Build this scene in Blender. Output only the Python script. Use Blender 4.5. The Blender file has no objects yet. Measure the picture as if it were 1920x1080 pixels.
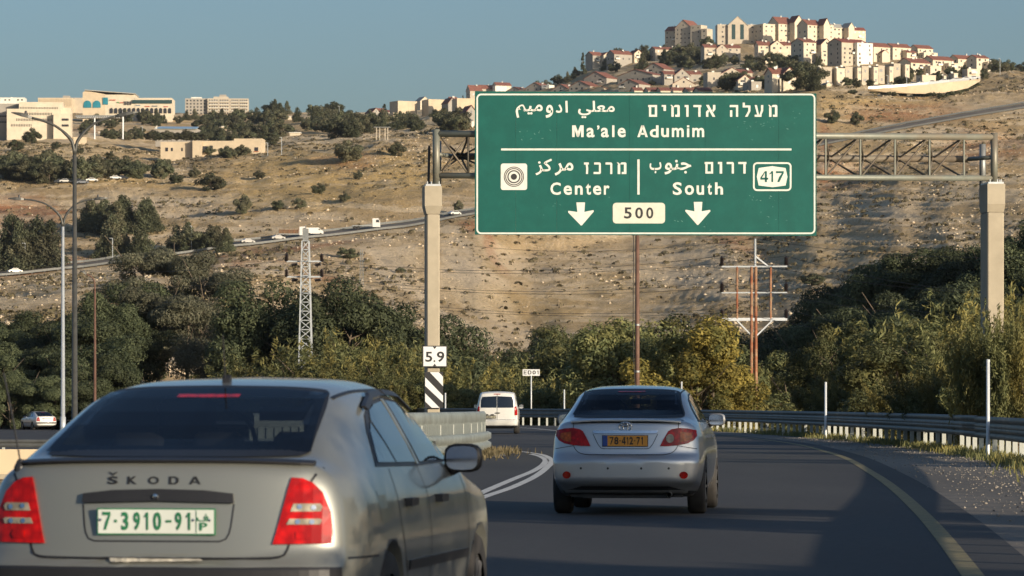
import bpy, bmesh, math, random
import numpy as np
from mathutils import Vector, Matrix
from mathutils.bvhtree import BVHTree
random.seed(7)
rng = np.random.default_rng(11)
SC = bpy.context.scene
COL = SC.collection

# ------------------------------------------------------------------ camera, sky, sun, exposure
F, CX, HY, H = 7500.0, 960.0, 757.0, 1.27        # focal length in photo pixels, principal column, horizon row, eye height
cam = bpy.data.cameras.new('camera'); cam_o = bpy.data.objects.new('camera', cam); COL.objects.link(cam_o)
cam.sensor_width = 36; cam.lens = F / 1920 * 36; cam.shift_y = (HY - 540) / 1920
cam.clip_start = 0.5; cam.clip_end = 30000
cam_o.location = (0, 0, H); cam_o.rotation_euler = (math.pi / 2, 0, 0)
cam.dof.use_dof = True; cam.dof.focus_distance = 90; cam.dof.aperture_fstop = 11
SC.camera = cam_o

SUN_EL = math.radians(11.4); SUN_B = math.radians(45)   # sun low on the right, a little behind the camera
sd = Vector((math.cos(SUN_B) * math.cos(SUN_EL), -math.sin(SUN_B) * math.cos(SUN_EL), math.sin(SUN_EL)))
w = bpy.data.worlds.new('World'); SC.world = w; w.use_nodes = True
nt = w.node_tree; bgn = nt.nodes['Background']
sky = nt.nodes.new('ShaderNodeTexSky'); sky.sky_type = 'NISHITA'; sky.sun_disc = False
sky.sun_elevation = SUN_EL; sky.sun_rotation = math.atan2(sd.x, sd.y)
sky.altitude = 400; sky.air_density = 1.0; sky.dust_density = 3.4; sky.ozone_density = 3.4
nt.links.new(sky.outputs[0], bgn.inputs[0]); bgn.inputs[1].default_value = 0.113
sun = bpy.data.lights.new('sun', 'SUN'); sun.energy = 5.0; sun.angle = math.radians(0.5); sun.color = (1.0, 0.85, 0.66)
sun_o = bpy.data.objects.new('sun', sun); COL.objects.link(sun_o)
sun_o.rotation_euler = (-sd).to_track_quat('-Z', 'Y').to_euler()
SC.view_settings.view_transform = 'Standard'; SC.view_settings.look = 'None'
SC.view_settings.exposure = 0.3; SC.view_settings.gamma = 1; SC.view_settings.use_curve_mapping = False
SC.render.engine = 'CYCLES'; SC.cycles.max_bounces = 5; SC.cycles.transparent_max_bounces = 6
SC.cycles.caustics_reflective = False; SC.cycles.caustics_refractive = False

# ------------------------------------------------------------------ helpers
def P(px, py, Y): return ((px - CX) * Y / F, Y, H + (HY - py) * Y / F)      # photo pixel at a distance
def G(px, py, z=0.0):
    Y = (H - z) * F / (py - HY); return ((px - CX) * Y / F, Y, z)            # photo pixel on level ground
def clampv(x, a, b): return max(a, min(b, x))

def tag(o, label=None, cat=None, group=None, kind=None):
    if label: o['label'] = label
    if cat: o['category'] = cat
    if group: o['group'] = group
    if kind: o['kind'] = kind
    return o
def thing(name, label, cat, loc=(0, 0, 0), rz=0.0, group=None):
    o = bpy.data.objects.new(name, None); COL.objects.link(o)
    o.empty_display_size = .3; o.location = loc; o.rotation_euler = (0, 0, rz)
    return tag(o, label, cat, group)
def link_mesh(name, me, mats, parent=None, smooth=False):
    for m in (mats if isinstance(mats, (list, tuple)) else [mats]): me.materials.append(m)
    if smooth:
        me.polygons.foreach_set('use_smooth', [True] * len(me.polygons))
    o = bpy.data.objects.new(name, me); COL.objects.link(o)
    if parent is not None: o.parent = parent
    return o
def inst(name, me, parent=None, loc=(0, 0, 0), rot=(0, 0, 0), scale=(1, 1, 1)):
    o = bpy.data.objects.new(name, me); COL.objects.link(o)
    if parent is not None: o.parent = parent
    o.location = loc; o.rotation_euler = rot; o.scale = scale
    return o
def copy_tree(o, parent=None):
    c = o.copy(); COL.objects.link(c); c.parent = parent
    for ch in list(o.children): copy_tree(ch, c)
    return c
def np_mesh(name, V, Fq, smooth=False):
    """mesh from numpy verts (n,3) and faces (m,k)"""
    V = np.asarray(V, dtype=np.float32); Fq = np.asarray(Fq, dtype=np.int32)
    me = bpy.data.meshes.new(name); me.vertices.add(len(V)); me.vertices.foreach_set('co', V.ravel())
    m, k = Fq.shape
    me.loops.add(m * k); me.loops.foreach_set('vertex_index', Fq.ravel())
    me.polygons.add(m); me.polygons.foreach_set('loop_start', np.arange(0, m * k, k, dtype=np.int32))
    if smooth: me.polygons.foreach_set('use_smooth', np.ones(m, dtype=bool))
    me.update(calc_edges=True)
    return me

class MB:
    def __init__(s): s.v = []; s.f = []
    def add(s, vs, fs):
        n = len(s.v); s.v += [tuple(p) for p in vs]; s.f += [tuple(i + n for i in f) for f in fs]; return s
    def box(s, x0, x1, y0, y1, z0, z1):
        return s.add([(x0,y0,z0),(x1,y0,z0),(x1,y1,z0),(x0,y1,z0),(x0,y0,z1),(x1,y0,z1),(x1,y1,z1),(x0,y1,z1)],
                     [(0,3,2,1),(4,5,6,7),(0,1,5,4),(1,2,6,5),(2,3,7,6),(3,0,4,7)])
    def bbox(s, x0, x1, y0, y1, z0, z1, b=.02):
        """box with chamfered vertical edges and top"""
        def ring(d, z): return [(x0+d+b,y0+d,z),(x1-d-b,y0+d,z),(x1-d,y0+d+b,z),(x1-d,y1-d-b,z),(x1-d-b,y1-d,z),(x0+d+b,y1-d,z),(x0+d,y1-d-b,z),(x0+d,y0+d+b,z)]
        vs = ring(0, z0) + ring(0, z1-b) + ring(b, z1)
        fs = [tuple(range(7,-1,-1)), tuple(range(16,24))]
        for r in (0, 8):
            for i in range(8): fs.append((r+i, r+(i+1)%8, r+8+(i+1)%8, r+8+i))
        return s.add(vs, fs)
    def tube(s, pts, r, n=8, cap=True):
        """tube along a polyline; r one radius or one per point"""
        pts = [Vector(p) for p in pts]; rs = r if isinstance(r, (list, tuple)) else [r]*len(pts)
        vs = []; up = None
        for i, p in enumerate(pts):
            t = (pts[min(i+1, len(pts)-1)] - pts[max(i-1, 0)]).normalized()
            if up is None:
                a = Vector((0,0,1)) if abs(t.z) < .9 else Vector((1,0,0)); up = (a - t*a.dot(t)).normalized()
            else:
                up = (up - t*up.dot(t)); up = up.normalized() if up.length > 1e-6 else Vector((1,0,0))
            sdv = t.cross(up)
            for k in range(n):
                a = 2*math.pi*k/n; vs.append(p + (up*math.cos(a) + sdv*math.sin(a))*rs[i])
        fs = []
        for i in range(len(pts)-1):
            for k in range(n): fs.append((i*n+k, i*n+(k+1)%n, (i+1)*n+(k+1)%n, (i+1)*n+k))
        if cap: fs.append(tuple(range(n-1,-1,-1))); fs.append(tuple(range((len(pts)-1)*n, len(pts)*n)))
        return s.add(vs, fs)
    def bar(s, a, b, w, h=None):
        """square bar from a to b"""
        h = h or w; a = Vector(a); b = Vector(b); t = (b-a).normalized()
        u = Vector((0,0,1)) if abs(t.z) < .9 else Vector((0,1,0)); u = (u - t*u.dot(t)).normalized(); sdv = t.cross(u)
        vs = []
        for p in (a, b):
            for (i, j) in ((-1,-1),(1,-1),(1,1),(-1,1)): vs.append(p + sdv*i*w/2 + u*j*h/2)
        return s.add(vs, [(3,2,1,0),(4,5,6,7),(0,1,5,4),(1,2,6,5),(2,3,7,6),(3,0,4,7)])
    def lathe(s, prof, n=24, axis='z', c=(0,0,0), closed=False):
        vs = []; m = len(prof)
        for k in range(n):
            a = 2*math.pi*k/n
            for (r, h) in prof:
                x, y = r*math.cos(a), r*math.sin(a)
                q = (x, y, h) if axis == 'z' else ((h, x, y) if axis == 'x' else (x, h, y))
                vs.append((q[0]+c[0], q[1]+c[1], q[2]+c[2]))
        fs = []
        for k in range(n):
            for j in range(m if closed else m-1):
                j2 = (j+1) % m; fs.append((k*m+j, ((k+1)%n)*m+j, ((k+1)%n)*m+j2, k*m+j2))
        return s.add(vs, fs)
    def prism(s, poly, y0, y1):
        """polygon in (x,z) extruded from y0 to y1"""
        n = len(poly); vs = [(x, y0, z) for x, z in poly] + [(x, y1, z) for x, z in poly]
        fs = [tuple(range(n)), tuple(range(2*n-1, n-1, -1))] + [(i, i+n, (i+1)%n+n, (i+1)%n) for i in range(n)]
        return s.add(vs, fs)
    def slab(s, poly, z0, z1):
        n = len(poly); vs = [(x, y, z0) for x, y in poly] + [(x, y, z1) for x, y in poly]
        fs = [tuple(range(n-1,-1,-1)), tuple(range(n, 2*n))] + [(i, (i+1)%n, (i+1)%n+n, i+n) for i in range(n)]
        return s.add(vs, fs)
    def mesh(s, name, fix=True):
        me = bpy.data.meshes.new(name); me.from_pydata(s.v, [], s.f); me.update()
        if fix:
            bm = bmesh.new(); bm.from_mesh(me); bmesh.ops.recalc_face_normals(bm, faces=bm.faces); bm.to_mesh(me); bm.free()
        return me
    def build(s, name, m, parent=None, smooth=False, fix=True):
        return link_mesh(name, s.mesh(name, fix), m, parent, smooth)

def pchip(x, y, xq):
    x = np.asarray(x, float); y = np.asarray(y, float); xq = np.asarray(xq, float)
    if y.ndim == 1: y = y[:, None]; flat = True
    else: flat = False
    h = np.diff(x)[:, None]; d = np.diff(y, axis=0)/h; m = np.zeros_like(y)
    m[0] = d[0]; m[-1] = d[-1]
    for i in range(1, len(x)-1):
        ok = d[i-1]*d[i] > 0
        w1 = 2*h[i]+h[i-1]; w2 = h[i]+2*h[i-1]
        with np.errstate(divide='ignore', invalid='ignore'): v = (w1+w2)/(w1/d[i-1]+w2/d[i])
        m[i] = np.where(ok, v, 0)
    i = np.clip(np.searchsorted(x, xq, side='right')-1, 0, len(x)-2); hh = h[i]; t = ((xq-x[i])[:, None])/hh
    r = (1+2*t)*(1-t)**2*y[i] + t*(1-t)**2*hh*m[i] + t*t*(3-2*t)*y[i+1] + t*t*(t-1)*hh*m[i+1]
    return r[:, 0] if flat else r

def _hash(ix, iy, seed):
    n = (ix.astype(np.int64)*374761393 + iy.astype(np.int64)*668265263 + seed*1442695041) & 0xffffffff
    n = ((n ^ (n >> 13))*1274126177) & 0xffffffff
    return ((n ^ (n >> 16)) & 0xffff)/65535.0*2-1
def vnoise(x, y, seed=0):
    ix = np.floor(x); iy = np.floor(y); fx = x-ix; fy = y-iy; fx = fx*fx*(3-2*fx); fy = fy*fy*(3-2*fy)
    a = _hash(ix, iy, seed); b = _hash(ix+1, iy, seed); c = _hash(ix, iy+1, seed); d = _hash(ix+1, iy+1, seed)
    return (a*(1-fx)+b*fx)*(1-fy) + (c*(1-fx)+d*fx)*fy
def fbm(x, y, octv=4, seed=0, ridge=False):
    s = 0; amp = 1; tot = 0
    for o in range(octv):
        v = vnoise(x*2**o+17.3*o, y*2**o-9.1*o, seed+o)
        if ridge: v = 1-2*np.abs(v)
        s = s+v*amp; tot += amp; amp *= .5
    return s/tot

# ------------------------------------------------------------------ materials
def newmat(name):
    m = bpy.data.materials.new(name); m.use_nodes = True
    return m, m.node_tree, m.node_tree.nodes['Principled BSDF']
def simple(name, col, rough=.6, metal=0.0, var=.12, scale=6.0, bump=.0, coat=0.0, spec=.5, dirt=None, dirt_amt=.4, dirt_scale=1.5):
    m, t, b = newmat(name); N = t.nodes; L = t.links
    co = N.new('ShaderNodeTexCoord'); nz = N.new('ShaderNodeTexNoise'); nz.inputs['Scale'].default_value = scale; nz.inputs['Detail'].default_value = 5
    L.new(co.outputs['Object'], nz.inputs['Vector'])
    rp = N.new('ShaderNodeValToRGB'); e = rp.color_ramp.elements
    e[0].position = .3; e[1].position = .7
    e[0].color = tuple(c*(1-var) for c in col)+(1,); e[1].color = tuple(min(1, c*(1+var)) for c in col)+(1,)
    L.new(nz.outputs[0], rp.inputs[0]); out = rp.outputs[0]
    if dirt is not None:
        n2 = N.new('ShaderNodeTexNoise'); n2.inputs['Scale'].default_value = dirt_scale; n2.inputs['Detail'].default_value = 7; n2.inputs['Roughness'].default_value = .7
        L.new(co.outputs['Object'], n2.inputs['Vector'])
        mr = N.new('ShaderNodeMapRange'); mr.inputs[1].default_value = .45; mr.inputs[2].default_value = .72; mr.inputs[4].default_value = dirt_amt
        L.new(n2.outputs[0], mr.inputs[0]); mx = N.new('ShaderNodeMixRGB'); L.new(mr.outputs[0], mx.inputs[0]); L.new(out, mx.inputs[1]); mx.inputs[2].default_value = tuple(dirt)+(1,)
        out = mx.outputs[0]
    L.new(out, b.inputs['Base Color']); b.inputs['Roughness'].default_value = rough; b.inputs['Metallic'].default_value = metal
    b.inputs['Specular IOR Level'].default_value = spec
    if coat: b.inputs['Coat Weight'].default_value = coat; b.inputs['Coat Roughness'].default_value = .06
    if bump:
        bp = N.new('ShaderNodeBump'); bp.inputs['Strength'].default_value = bump; bp.inputs['Distance'].default_value = .02
        L.new(nz.outputs[0], bp.inputs['Height']); L.new(bp.outputs[0], b.inputs['Normal'])
    return m
M = {}
M['asphalt'] = None
def asphalt(name, c0, c1, speck=.5):
    m, t, b = newmat(name); N = t.nodes; L = t.links
    g = N.new('ShaderNodeNewGeometry')
    n1 = N.new('ShaderNodeTexNoise'); n1.inputs['Scale'].default_value = .35; n1.inputs['Detail'].default_value = 6
    mp = N.new('ShaderNodeMapping'); mp.inputs['Scale'].default_value = (1, .15, 1); L.new(g.outputs['Position'], mp.inputs[0]); L.new(mp.outputs[0], n1.inputs['Vector'])
    n2 = N.new('ShaderNodeTexNoise'); n2.inputs['Scale'].default_value = 9; n2.inputs['Detail'].default_value = 8; n2.inputs['Roughness'].default_value = .75; L.new(g.outputs['Position'], n2.inputs['Vector'])
    r1 = N.new('ShaderNodeValToRGB'); r1.color_ramp.elements[0].color = c0+(1,); r1.color_ramp.elements[1].color = c1+(1,); r1.color_ramp.elements[0].position = .3; r1.color_ramp.elements[1].position = .7
    L.new(n1.outputs[0], r1.inputs[0])
    r2 = N.new('ShaderNodeValToRGB'); r2.color_ramp.elements[0].color = (.7,.7,.7,1); r2.color_ramp.elements[1].color = (1.5,1.45,1.4,1); r2.color_ramp.elements[0].position = .35; r2.color_ramp.elements[1].position = .72
    L.new(n2.outputs[0], r2.inputs[0]); mx = N.new('ShaderNodeMixRGB'); mx.blend_type = 'MULTIPLY'; mx.inputs[0].default_value = speck
    L.new(r1.outputs[0], mx.inputs[1]); L.new(r2.outputs[0], mx.inputs[2]); L.new(mx.outputs[0], b.inputs['Base Color'])
    b.inputs['Roughness'].default_value = .82; b.inputs['Specular IOR Level'].default_value = .35
    bp = N.new('ShaderNodeBump'); bp.inputs['Strength'].default_value = .5; bp.inputs['Distance'].default_value = .01; L.new(n2.outputs[0], bp.inputs['Height']); L.new(bp.outputs[0], b.inputs['Normal'])
    return m
M['asphalt'] = asphalt('asphalt', (.031,.031,.033), (.056,.055,.054), .9)
M['shoulder'] = asphalt('gravel_shoulder', (.12,.108,.09), (.20,.18,.15), 1.0)
M['yellow_line'] = simple('yellow_line', (.22,.18,.075), .8, var=.3, scale=9, dirt=(.09,.08,.06), dirt_amt=.8, dirt_scale=3)
M['white_line'] = simple('white_line', (.62,.61,.57), .7, var=.15, scale=9, dirt=(.16,.15,.14), dirt_amt=.6, dirt_scale=4)
M['rail'] = simple('galvanised_rail', (.34,.37,.34), .5, .55, var=.15, scale=3, dirt=(.16,.15,.12), dirt_amt=.5, dirt_scale=1.2)
M['rail_dark'] = simple('weathered_rail', (.12,.125,.12), .6, .3, var=.2, scale=2, dirt=(.08,.07,.06), dirt_amt=.5)
M['rail_post'] = simple('rail_post', (.50,.52,.47), .55, .2, var=.15, scale=5)
M['truss'] = simple('painted_steel', (.21,.225,.19), .5, .3, var=.1, scale=3, dirt=(.22,.16,.10), dirt_amt=.75, dirt_scale=.6)
M['truss_rust'] = simple('stained_steel', (.15,.12,.085), .6, .2, var=.25, scale=2, dirt=(.24,.25,.21), dirt_amt=.6, dirt_scale=.8)
M['concrete'] = simple('concrete', (.39,.34,.25), .85, var=.08, scale=3, bump=.15, dirt=(.30,.26,.19), dirt_amt=.5, dirt_scale=1.1)
M['concrete_tan'] = simple('tan_concrete', (.62,.50,.33), .85, var=.05, scale=3, dirt=(.5,.4,.27), dirt_amt=.3)
M['sign_green'] = simple('sign_green', (.0,.080,.066), .55, var=.08, scale=1.6, dirt=(.005,.12,.095), dirt_amt=.5, dirt_scale=2, spec=.25)
M['sign_white'] = simple('sign_white', (.66,.66,.60), .5, var=.05, scale=6, dirt=(.42,.41,.34), dirt_amt=.4, dirt_scale=5)
M['plate_cream'] = simple('plate_cream', (.60,.60,.50), .5, var=.05, scale=4, dirt=(.45,.44,.34), dirt_amt=.5, dirt_scale=2.5)
M['black'] = simple('black_paint', (.012,.012,.013), .5, var=.1)
M['white_board'] = simple('white_board', (.70,.71,.70), .5, var=.04, dirt=(.5,.5,.46), dirt_amt=.4)
M['steel_grey'] = simple('steel_grey', (.28,.29,.28), .5, .5, var=.15)
M['steel_light'] = simple('steel_light', (.50,.53,.54), .45, .3, var=.1, scale=8, dirt=(.35,.34,.31), dirt_amt=.4)
M['steel_white'] = simple('white_post', (.62,.65,.66), .45, .1, var=.08, dirt=(.35,.33,.3), dirt_amt=.5)
M['lamp_dark'] = simple('dark_lamp_steel', (.10,.10,.09), .5, .4, var=.15)
M['wood_pole'] = simple('brown_pole', (.14,.075,.05), .7, var=.25, scale=2)
M['rust'] = simple('rusty_iron', (.25,.085,.035), .75, var=.4, scale=1.2, dirt=(.42,.35,.22), dirt_amt=.9, dirt_scale=.7)
M['insulator'] = simple('insulator', (.025,.018,.018), .35, var=.1)
M['wire'] = simple('wire', (.05,.045,.04), .6, .3)
# ------------------------------------------------------------------ terrain
TC = np.array([-900,0,150,300,450,600,750,890,1000,1200,1400,1540,1700,1800,1920,2820], float)
RY = np.array([575,520,505,483,464,447,430,405,383,342,303,275,243,225,205,60], float)
RD = np.array([1150,1150,1160,1180,1190,1200,1215,1235,1270,1330,1390,1420,1470,1500,1540,1700], float)
def lay(d, p):
    return (np.full(16, float(d)) if np.isscalar(d) else np.asarray(d, float)), np.asarray(p, float)
LAY = [
 lay(330, [775,775,775,775,830,845,850,850,850,845,820,785,735,690,650,500]),
 lay(450, [610,610,640,690,760,780,780,780,780,770,740,700,660,640,625,450]),
 lay(640, [620,620,640,680,700,720,720,705,695,690,670,640,625,605,590,450]),
 lay(930, [585,585,575,570,575,620,650,665,668,655,630,600,560,540,520,430]),
 lay(1040, [570,562,548,535,530,560,560,575,600,590,560,520,480,460,440,330]),
 lay(RD-70, RY+38+np.array([0,0,0,0,-8,-10,0,20,60,70,60,40,20,20,20,20])),
 lay(RD-14, RY+7), lay(RD, RY), lay(RD+16, RY-10), lay(RD+20, RY-11),
 lay(RD+55, RY-np.array([40,34,38,42,42,42,44,40,38,38,38,34,30,26,26,20])),
 lay(RD+np.array([200,200,200,200,190,185,180,175,170,150,130,120,115,110,105,100]), [450,395,385,368,362,350,335,320,300,258,222,192,190,180,166,30]),
 lay(RD+np.array([360,360,350,345,340,330,320,310,290,260,240,230,220,220,225,225]), [340,300,300,312,300,285,270,255,240,208,185,172,174,165,150,25]),
 lay(2150, [270,258,258,278,264,252,242,225,208,172,150,140,138,142,143,60]),
 lay(2500, [235,232,228,226,236,224,217,200,180,140,115,108,116,130,137,100]),
 lay(2850, [216,215,214,213,214,214,212,190,167,106,79,76,101,128,137,138]),
 lay(3400, [222,221,220,219,219,219,218,198,176,118,92,90,112,136,143,144]),
 lay(4600, [240,240,240,240,240,240,240,225,210,160,140,140,160,170,180,180]),
]
LD = np.stack([a for a, b in LAY]); LP = np.stack([b for a, b in LAY])          # layers x columns
def sm(t): t = np.clip(t, 0, 1); return t*t*(3-2*t)
def rail_x(Y): return pchip([0,35,60,85.8,102,120,140,165,194,215,238,264,300,340], [3.4,6.3,8.9,11.0,11.7,12.1,12.0,11.2,9.3,6.2,1.3,-5.6,-17,-32], Y)
def near_z(X, Y):
    rx = rail_x(np.clip(Y, 0, 340)); z = np.full_like(X, -.06)
    z = z - .7*sm((-X-9-0*Y)/4)*sm((Y-92)/25)                    # lower carriageway on the left
    out = X-rx-1.2
    z = z - 2.6*sm(out/9)*sm((Y-60)/40)
    z = z + np.clip(X-22-np.clip(150-Y, 0, 200)*.2, 0, 60)*.30*sm((Y-90)/80)
    z = z - 2.5*sm((Y-255)/60)*sm((X+45)/20)
    z = z + np.clip((-X-46)*.35, 0, 9)*sm((Y-230)/60)
    return z
def RYi(px): return np.interp(px, TC, RY)
def terr(X, Y):
    X = np.asarray(X, float); Y = np.asarray(Y, float); Yc = np.maximum(Y, 1.0); px = CX+X/Yc*F
    pxc = np.clip(px, -900, 2820); i = np.clip(np.searchsorted(TC, pxc, side='right')-1, 0, len(TC)-2)
    t = (pxc-TC[i])/(TC[i+1]-TC[i]); t = .35*t+.65*sm(t)
    d = LD[:, i]*(1-t)+LD[:, i+1]*t; p = LP[:, i]*(1-t)+LP[:, i+1]*t
    z = H+(HY-p)*d/F
    far = np.zeros_like(X); 
    for k in range(len(LAY)-1):
        m = (Yc >= d[k]) & (Yc <= d[k+1]); u = (Yc-d[k])/np.maximum(d[k+1]-d[k], 1e-6)
        far = np.where(m, z[k]*(1-u)+z[k+1]*u, far)
    far = np.where(Yc < d[0], z[0], far); far = np.where(Yc > d[-1], z[-1], far)
    # relief: gullies and lumps, none on the benched road
    rd = np.abs(Yc-(d[7]+d[8])/2); quiet = sm((rd-14)/45)
    amp = quiet*sm((Yc-420)/300)
    g = fbm(X/95+3, Y/150, 3, 5, True)*1.9+fbm(X/26, Y/40, 3, 9, True)*1.0+fbm(X/7, Y/9, 3, 21)*.55+fbm(X/2.6, Y/3.0, 2, 33)*.4
    g = g*np.where(Yc > 2350, .55, 1)
    g = g*(.55+.45*sm((Yc-1150)/200))
    pyk = HY-(far-H)*F/Yc; q1 = (px*.8-pyk)/34; lowr = sm((pyk-RYi(px)-14)/40)*sm((px-520)/80)*(1-sm((px-930)/120))
    g = g-.28*lowr*np.clip(fbm(q1, (px+pyk)/260, 3, 61, True), -.2, 1)+.9*(1-lowr)*fbm(px/160, pyk/7, 2, 62, True)*sm((Yc-900)/200)
    far = far+g*amp
    nz = near_z(X, Y)+fbm(X/3, Y/5, 3, 3)*.12*sm((np.abs(X-3)-9)/5)
    a = sm((Yc-300)/60)
    return nz*(1-a)+far*a
def tz(X, Y): return float(terr(np.array([X]), np.array([Y]))[0])
_cache = {}
def hill(px, py, dmin=430.0, dmax=3300.0):
    """first point of the hillside that the photo pixel looks at"""
    k = int(round(px))
    if k not in _cache:
        dd = np.concatenate([np.arange(300, 1000, 5), np.arange(1000, 3400, 3.)]); X = (px-CX)*dd/F; Z = terr(X, dd)
        _cache[k] = (dd, HY-(Z-H)*F/dd)
    dd, pp = _cache[k]; m = (dd >= dmin) & (dd <= dmax) & (pp <= py); ix = np.nonzero(m)[0]
    d = dd[ix[0]] if len(ix) else dmax
    X = (px-CX)*d/F
    return X, float(d), tz(X, d)

def build_terrain():
    pxs = np.concatenate([np.arange(-900, -40, 40), np.arange(-40, 1960, 4.0), np.arange(1960, 2821, 40)])
    ds = np.concatenate([np.arange(4, 60, 4), np.arange(60, 340, 4.), np.arange(340, 800, 6), np.arange(800, 1150, 4.5), np.arange(1150, 1950, 3.4), np.arange(1950, 2950, 9), np.arange(2950, 4700, 80), [5600, 7000, 9000, 14000]])
    Pg, Dg = np.meshgrid(pxs, ds); X = (Pg-CX)*Dg/F
    # near the camera the fan would be too narrow: widen it to a real ground sheet
    wid = np.maximum(1.0, 260/np.maximum(Dg*1400/F, 1)); edge = np.abs(Pg-CX)/960
    X = X*np.where(edge > 1.02, 1+(wid-1)*sm((edge-1.0)/.9), 1)
    Z = terr(X, Dg)
    V = np.stack([X, Dg, Z], -1).reshape(-1, 3); nr, nc = X.shape
    a = (np.arange(nr-1)[:, None]*nc+np.arange(nc-1)[None]).ravel()
    me = np_mesh('ground', V, np.stack([a, a+1, a+nc+1, a+nc], 1), smooth=True)
    # zones of the ground's own colour: r pale rock, g dry grass, b red soil
    py = HY-(Z-H)*F/Dg
    wx = Pg+fbm(X/30, Dg/40, 3, 71)*40; wy = py+fbm(X/30+9, Dg/40, 3, 72)*16
    def blob(lst):
        s = np.zeros_like(X)
        for (cx, cy, rx, ry, k, *sl) in lst:
            q = sl[0] if sl else 0
            s = np.maximum(s, k*np.exp(-(((wx-cx)/rx)**2+((wy-cy-q*(wx-cx))/ry)**2)**2.5))
        return s
    pale = blob([(330,394,120,24,1.0,.03),(230,520,130,16,.8,-.1),(700,470,60,20,.8),(250,455,90,25,.7),(540,425,120,14,.7,-.1),(110,250,140,12,.5),(260,310,60,16,.5),(560,500,160,25,.75),(760,560,110,60,.8,.5),
                 (860,470,70,50,.9,.7),(900,620,90,30,.9),(1000,500,160,50,.6),(1150,470,150,40,.75),(1300,500,140,60,.6),(1050,640,80,20,.6),(1250,560,150,18,.6,-.15),
                 (1600,300,150,20,.5),(1850,190,90,20,.6),(1650,400,160,60,.45),(1450,560,80,30,.5),(60,600,90,25,.7),(270,670,110,22,.6,.15),(880,380,60,20,.6),(1750,250,60,20,.5),(30,440,60,40,.4)])
    grass = blob([(640,330,260,50,.9),(560,360,150,40,.8),(1000,215,200,40,.7),(150,280,100,25,.3),(300,345,200,12,.6),(1330,480,150,30,.35),(1450,470,200,40,.4),(1620,200,150,20,.5),(1100,560,200,50,.3)])
    red = blob([(520,470,150,9,.9,-.12),(930,455,16,50,.95,1.2),(905,420,40,14,.8),(600,520,60,12,.6,.2),(1390,455,60,22,.8,.5),(1540,300,18,60,.8,1.3),(1500,400,20,60,.7,1),(100,500,110,8,.8,-.15),
                (1700,210,110,20,.6),(40,395,90,30,.75),(1850,270,90,40,.5),(120,245,90,12,.5),(640,300,60,12,.5),(1570,330,60,30,.5),(480,500,120,8,.6)])
    lowr = sm((py-RYi(Pg)-10)/40)*sm((Pg-480)/100)*(1-sm((Pg-930)/120))
    st = fbm((wx*.8-wy)/26, (wx+wy)/240, 4, 61)*lowr+(1-lowr)*fbm(wx/140, wy/5.5, 4, 63)*1.35
    st = np.clip(.5+.95*st, 0, 1)
    pale = np.clip(pale*(.35+1.1*st), 0, 1); red = np.clip(red*(1.35-.8*st), 0, 1)
    c = np.stack([pale, grass, red, st], -1).astype(np.float32)
    at = me.color_attributes.new('zone', 'FLOAT_COLOR', 'POINT'); at.data.foreach_set('color', c.ravel())
    m, t, b = newmat('hillside'); N = t.nodes; L = t.links
    geo = N.new('ShaderNodeNewGeometry')
    def noise(sc, det=5, rough=.6, scl=None):
        n = N.new('ShaderNodeTexNoise'); n.inputs['Scale'].default_value = sc; n.inputs['Detail'].default_value = det; n.inputs['Roughness'].default_value = rough
        if scl:
            mp = N.new('ShaderNodeMapping'); mp.inputs['Scale'].default_value = scl; L.new(geo.outputs['Position'], mp.inputs[0]); L.new(mp.outputs[0], n.inputs['Vector'])
        else: L.new(geo.outputs['Position'], n.inputs['Vector'])
        return n.outputs[0]
    def mr(v, a, c_, lo=0, hi=1):
        n = N.new('ShaderNodeMapRange'); n.inputs[1].default_value = a; n.inputs[2].default_value = c_; n.inputs[3].default_value = lo; n.inputs[4].default_value = hi; L.new(v, n.inputs[0]); return n.outputs[0]
    def mix(f, a, c_, mode='MIX'):
        n = N.new('ShaderNodeMixRGB'); n.blend_type = mode
        for k, v in ((0, f), (1, a), (2, c_)):
            if isinstance(v, (tuple, list)): n.inputs[k].default_value = tuple(v)+(1,)
            elif isinstance(v, (int, float)): n.inputs[k].default_value = v
            else: L.new(v, n.inputs[k])
        return n.outputs[0]
    def mul(a, c_):
        n = N.new('ShaderNodeMath'); n.operation = 'MULTIPLY'
        for k, v in ((0, a), (1, c_)):
            if isinstance(v, (int, float)): n.inputs[k].default_value = v
            else: L.new(v, n.inputs[k])
        return n.outputs[0]
    vc = N.new('ShaderNodeAttribute'); vc.attribute_name = 'zone'; sp = N.new('ShaderNodeSeparateColor'); L.new(vc.outputs[0], sp.inputs[0])
    big = noise(.035, 5); mid = noise(.16, 6, .65); fine = noise(.55, 6, .75); tiny = noise(1.5, 4, .75)
    col = mix(mr(big, .38, .62), (.68,.49,.265), (.55,.40,.205))
    col = mix(mr(vc.outputs['Alpha'], .35, .75), mix(.75, col, (.46,.325,.165)), mix(.85, col, (.74,.58,.37)))
    col = mix(mul(sp.outputs[1], mr(mid, .3, .55)), col, (.62,.42,.16))
    col = mix(mul(sp.outputs[2], mr(mid, .25, .5)), col, (.45,.19,.085))
    col = mix(mul(sp.outputs[0], mr(mid, .28, .5)), col, (.74,.59,.40))
    col = mix(mul(mr(fine, .54, .62), .38), col, (.16,.145,.085))            # dry scrub
    col = mix(mul(mr(tiny, .56, .64), .75), col, (.72,.62,.47))            # loose limestone
    col = mix(mr(tiny, .34, .44, .5, 0), col, (.16,.125,.08))
    L.new(col, b.inputs['Base Color']); b.inputs['Roughness'].default_value = .95; b.inputs['Specular IOR Level'].default_value = .1
    bp = N.new('ShaderNodeBump'); bp.inputs['Strength'].default_value = 1.0; bp.inputs['Distance'].default_value = 1.3
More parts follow.
